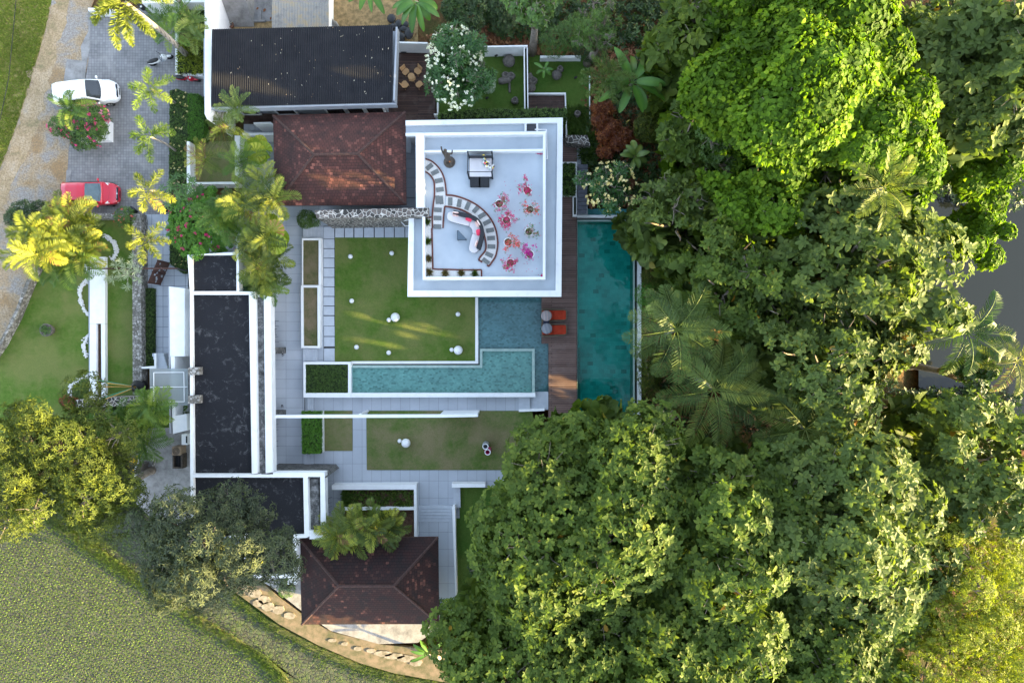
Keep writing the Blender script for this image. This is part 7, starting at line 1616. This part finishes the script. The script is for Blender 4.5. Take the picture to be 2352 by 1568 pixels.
# hedges and clipped beds
boxhedge('hedge','long clipped hedge with yellow flowers along the right side of the parking, upper part',[(390,208),(408,205),(432,215),(432,330),(431,470),(388,470)],0,.7,m_hedge,.07,150,flowers=(m_flyellow,5,.05))
boxhedge('hedge','clipped hedge with small yellow flowers below the vine beside the entrance path',[(389,474),(430,474),(430,615),(420,628),(390,605)],0,.6,m_hedge,.07,150,flowers=(m_flyellow,3,.045))
boxhedge('hedge','soft bright green grassy hedge between the flowered hedge and the steps',[(433,216),(455,216),(468,270),(468,320),(433,325)],0,.8,m_bright,.13,170,w=.15)
boxhedge('hedge','dark low clipped bed strip between the retaining wall and the entrance path',[(325,663),(353,663),(353,808),(355,842),(325,845)],0,.35,m_hedge,.06,170)
boxhedge('hedge','bright green freshly clipped hedge on the white box south of the beam',[G(241,998),G(415,996),G(417,1370),G(246,1373)],.86,1.02,m_bright,.08,260)
boxhedge('hedge','dark green clipped bed inside the white planter at the end of the raised pool',[(702,836.7),(799.3,836.7),(799.3,901.8),(702,901.8)],.45,.62,m_hedge,.06,230)
boxhedge('hedge','uneven dark hedge along the north side of the roof terrace house',[(1008,262),(1100,250),(1200,252),(1300,250),(1300,272),(1008,272)],0,2.2,m_hedge,.12,110,spread=.2)
boxhedge('hedge','yellow green leafy planting inside the low planter by the scooters',[A(1592,420),A(1830,330),A(1830,645),A(1594,650)],.4,.85,m_yel,.22,60,w=.28,spread=.15)
boxhedge('hedge','leafy planting at the top of the planter near the boundary wall',[A(1690,30),A(1830,30),A(1830,320),A(1690,300)],.4,.8,m_shrub,.24,50,w=.25,spread=.15)
boxhedge('hedge','low leafy bed in the planter beside the roof terrace house',[Q10(134,250),Q10(264,250),Q10(264,584),Q10(134,584)],.45,.6,m_shrub,.13,75,spread=.05)
# grasses as uncountable cover
b=Buf(); tufts(b,scatter([K(485,212),K(975,210),K(975,326),K(485,330)],170,.5),6,.32,.05,.9,.55); tufts(b,scatter([K(480,212),K(530,212),K(530,330),K(480,330)],120,.5),6,.25,.05,.9,.4)
stuff('bed_grass','clumping strappy grass growing in the white walled bed','grass',b,m_grassb)
b=Buf(); u=W((0,0),0)
dirx=Vector((math.cos(R_(-32)),math.sin(R_(-32)),0)); diry=Vector((-dirx.y,dirx.x,0)); pad=[W(p,-.5)[:2] for p in [(-60,1290),(100,1205),(190,1245),(290,1325),(425,1416),(515,1470),(620,1540),(660,1600),(-60,1600)]]
G_=[]
for i in range(-170,170):
    for j in range(-130,130): 
        v=W((250,1400),-.5)+dirx*i*.24+diry*j*.26; G_.append((v.x,v.y))
G_=np.array(G_); k=inpoly(G_[:,0],G_[:,1],pad); G_=G_[k]; G_+=rng.normal(0,.012,G_.shape); thin=(rng.random(len(G_))<np.clip(1.25-(G_[:,0]+28)/16*.3,0.5,.97)); G_=G_[thin]
tufts(b,np.concatenate([G_,np.full((len(G_),1),-.55)],1),7,.12,.035,.9,.5)
stuff('rice_seedlings','rows of young rice seedlings planted across the cracked paddy','rice',b,m_rice)
b=Buf()
for poly,n,z,L_ in [([(430,1400),(520,1360),(700,1490),(850,1540),(1000,1565),(1000,1620),(750,1620),(600,1510)],500,-.5,.13),([(190,1225),(290,1190),(420,1320),(430,1395),(300,1300)],420,-.5,.14)]:
    tufts(b,scatter(poly,n,z),4,L_,.02,1.0,.45)
stuff('paddy_weeds','sparse seedlings and weeds on the narrow cracked mud strip','weeds',b,m_rice)
b=Buf()
for bd in (bund1,bund2):
    P=[]
    for a,c in zip(bd,bd[1:]):
        A_,C_=W(a,-.37),W(c,-.37)
        for _ in range(48): P.append(A_.lerp(C_,random.random())+Vector((random.gauss(0,.33),random.gauss(0,.33),-.02)))
    tufts(b,np.array(P),4,.20,.02,1.1,.35)
stuff('bund_grass','long green grass growing on the paddy bunds','grass',b,m_grassb)
b=Buf(); P=np.concatenate([scatter([(-40,-40),(125,-40),(105,60),(60,220),(20,340),(-40,480)],7000,-.03)]); tufts(b,P,3,.18,.03,1.3,.5)
stuff('verge_grass','rough sunlit grass on the verge at the top left','grass',b,m_vergeb)
b=Buf(); P=np.concatenate([scatter([(203,0),(480,0),(1010,100),(1120,100),(1215,110),(1500,60),(1530,300),(1480,330),(1400,120),(1200,100)],900,.02),scatter([(1340,130),(1560,20),(1600,330),(1480,480),(1340,470)],4200,-.02),scatter([(1476,500),(1700,500),(1900,1000),(1480,1000)],4500,-.6),scatter([(1100,60),(1360,60),(1360,125),(1220,125),(1210,105),(1110,100)],1500,.0)])
P[:,2]=np.where(P[:,0]>9.7,-.05-np.clip((P[:,0]*31.36+1176-1490)/420,0,1)*2.6,P[:,2]-.0)+.03
n=len(P); b.leaves(P,sph(n)*np.array([1,1,.25]),np.tile([0,0,1.],(n,1))+rng.normal(0,.3,(n,3)),.12+.28*rng.random(n),.5,rng.random(n),.2,.1)
stuff('leaf_litter','thick brown leaf litter on the forest floor','fallen leaves',b,m_deadleaf)
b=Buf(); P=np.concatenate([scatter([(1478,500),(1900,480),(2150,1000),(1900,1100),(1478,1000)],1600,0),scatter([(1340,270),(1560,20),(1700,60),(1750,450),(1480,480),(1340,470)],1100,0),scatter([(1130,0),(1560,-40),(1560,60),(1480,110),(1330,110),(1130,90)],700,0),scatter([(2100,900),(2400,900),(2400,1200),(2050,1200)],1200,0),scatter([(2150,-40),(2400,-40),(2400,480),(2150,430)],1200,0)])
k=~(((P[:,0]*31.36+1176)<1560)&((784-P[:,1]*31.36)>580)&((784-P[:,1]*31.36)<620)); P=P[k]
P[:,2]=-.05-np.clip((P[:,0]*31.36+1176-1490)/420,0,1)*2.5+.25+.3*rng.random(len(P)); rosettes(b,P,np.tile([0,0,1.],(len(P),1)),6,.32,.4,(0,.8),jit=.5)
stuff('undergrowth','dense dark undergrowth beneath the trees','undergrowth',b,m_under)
b=Buf(); P=scatter([(1300,245),(1355,245),(1355,330),(1300,330)],260,.05); tufts(b,P,6,.28,.03,1.1,.35); P=scatter([Mm(60,1100),Mm(150,1060),Mm(150,1260),Mm(60,1300)],60,.1); tufts(b,P,10,.7,.07,1.0,.2)
stuff('lawn_edge_grass','longer spiky grass at the lower end of the small upper lawn','grass',b,m_grassb)
# white pebble borders in the front garden
pb=MB(); r=random.Random(9)
for cl in ([D(880,588),D(940,585),D(1000,630),D(1035,680),D(1040,740),D(1005,795)],[D(795,975),D(745,1020),D(715,1075),D(720,1150),D(745,1230),D(790,1300)],[D(748,810),D(765,860),D(785,910)],[I(790,0),I(758,60),I(750,120),I(775,190)],[I(795,360),I(715,395),I(650,440),I(625,490),I(625,555)]):
    cl=smooth_px(cl,8)
    for a,c in zip(cl,cl[1:]):
        for _ in range(7):
            f=r.random(); p=W((a[0]+(c[0]-a[0])*f,a[1]+(c[1]-a[1])*f),.06)+Vector((r.gauss(0,.07),r.gauss(0,.07),0)); pb.ball(p,r.uniform(.04,.075),6,(1,1,.7))
tag(pb.build('pebble_border',m_pebble),'curving borders of white pebbles in the front lawn','pebbles',kind='stuff')
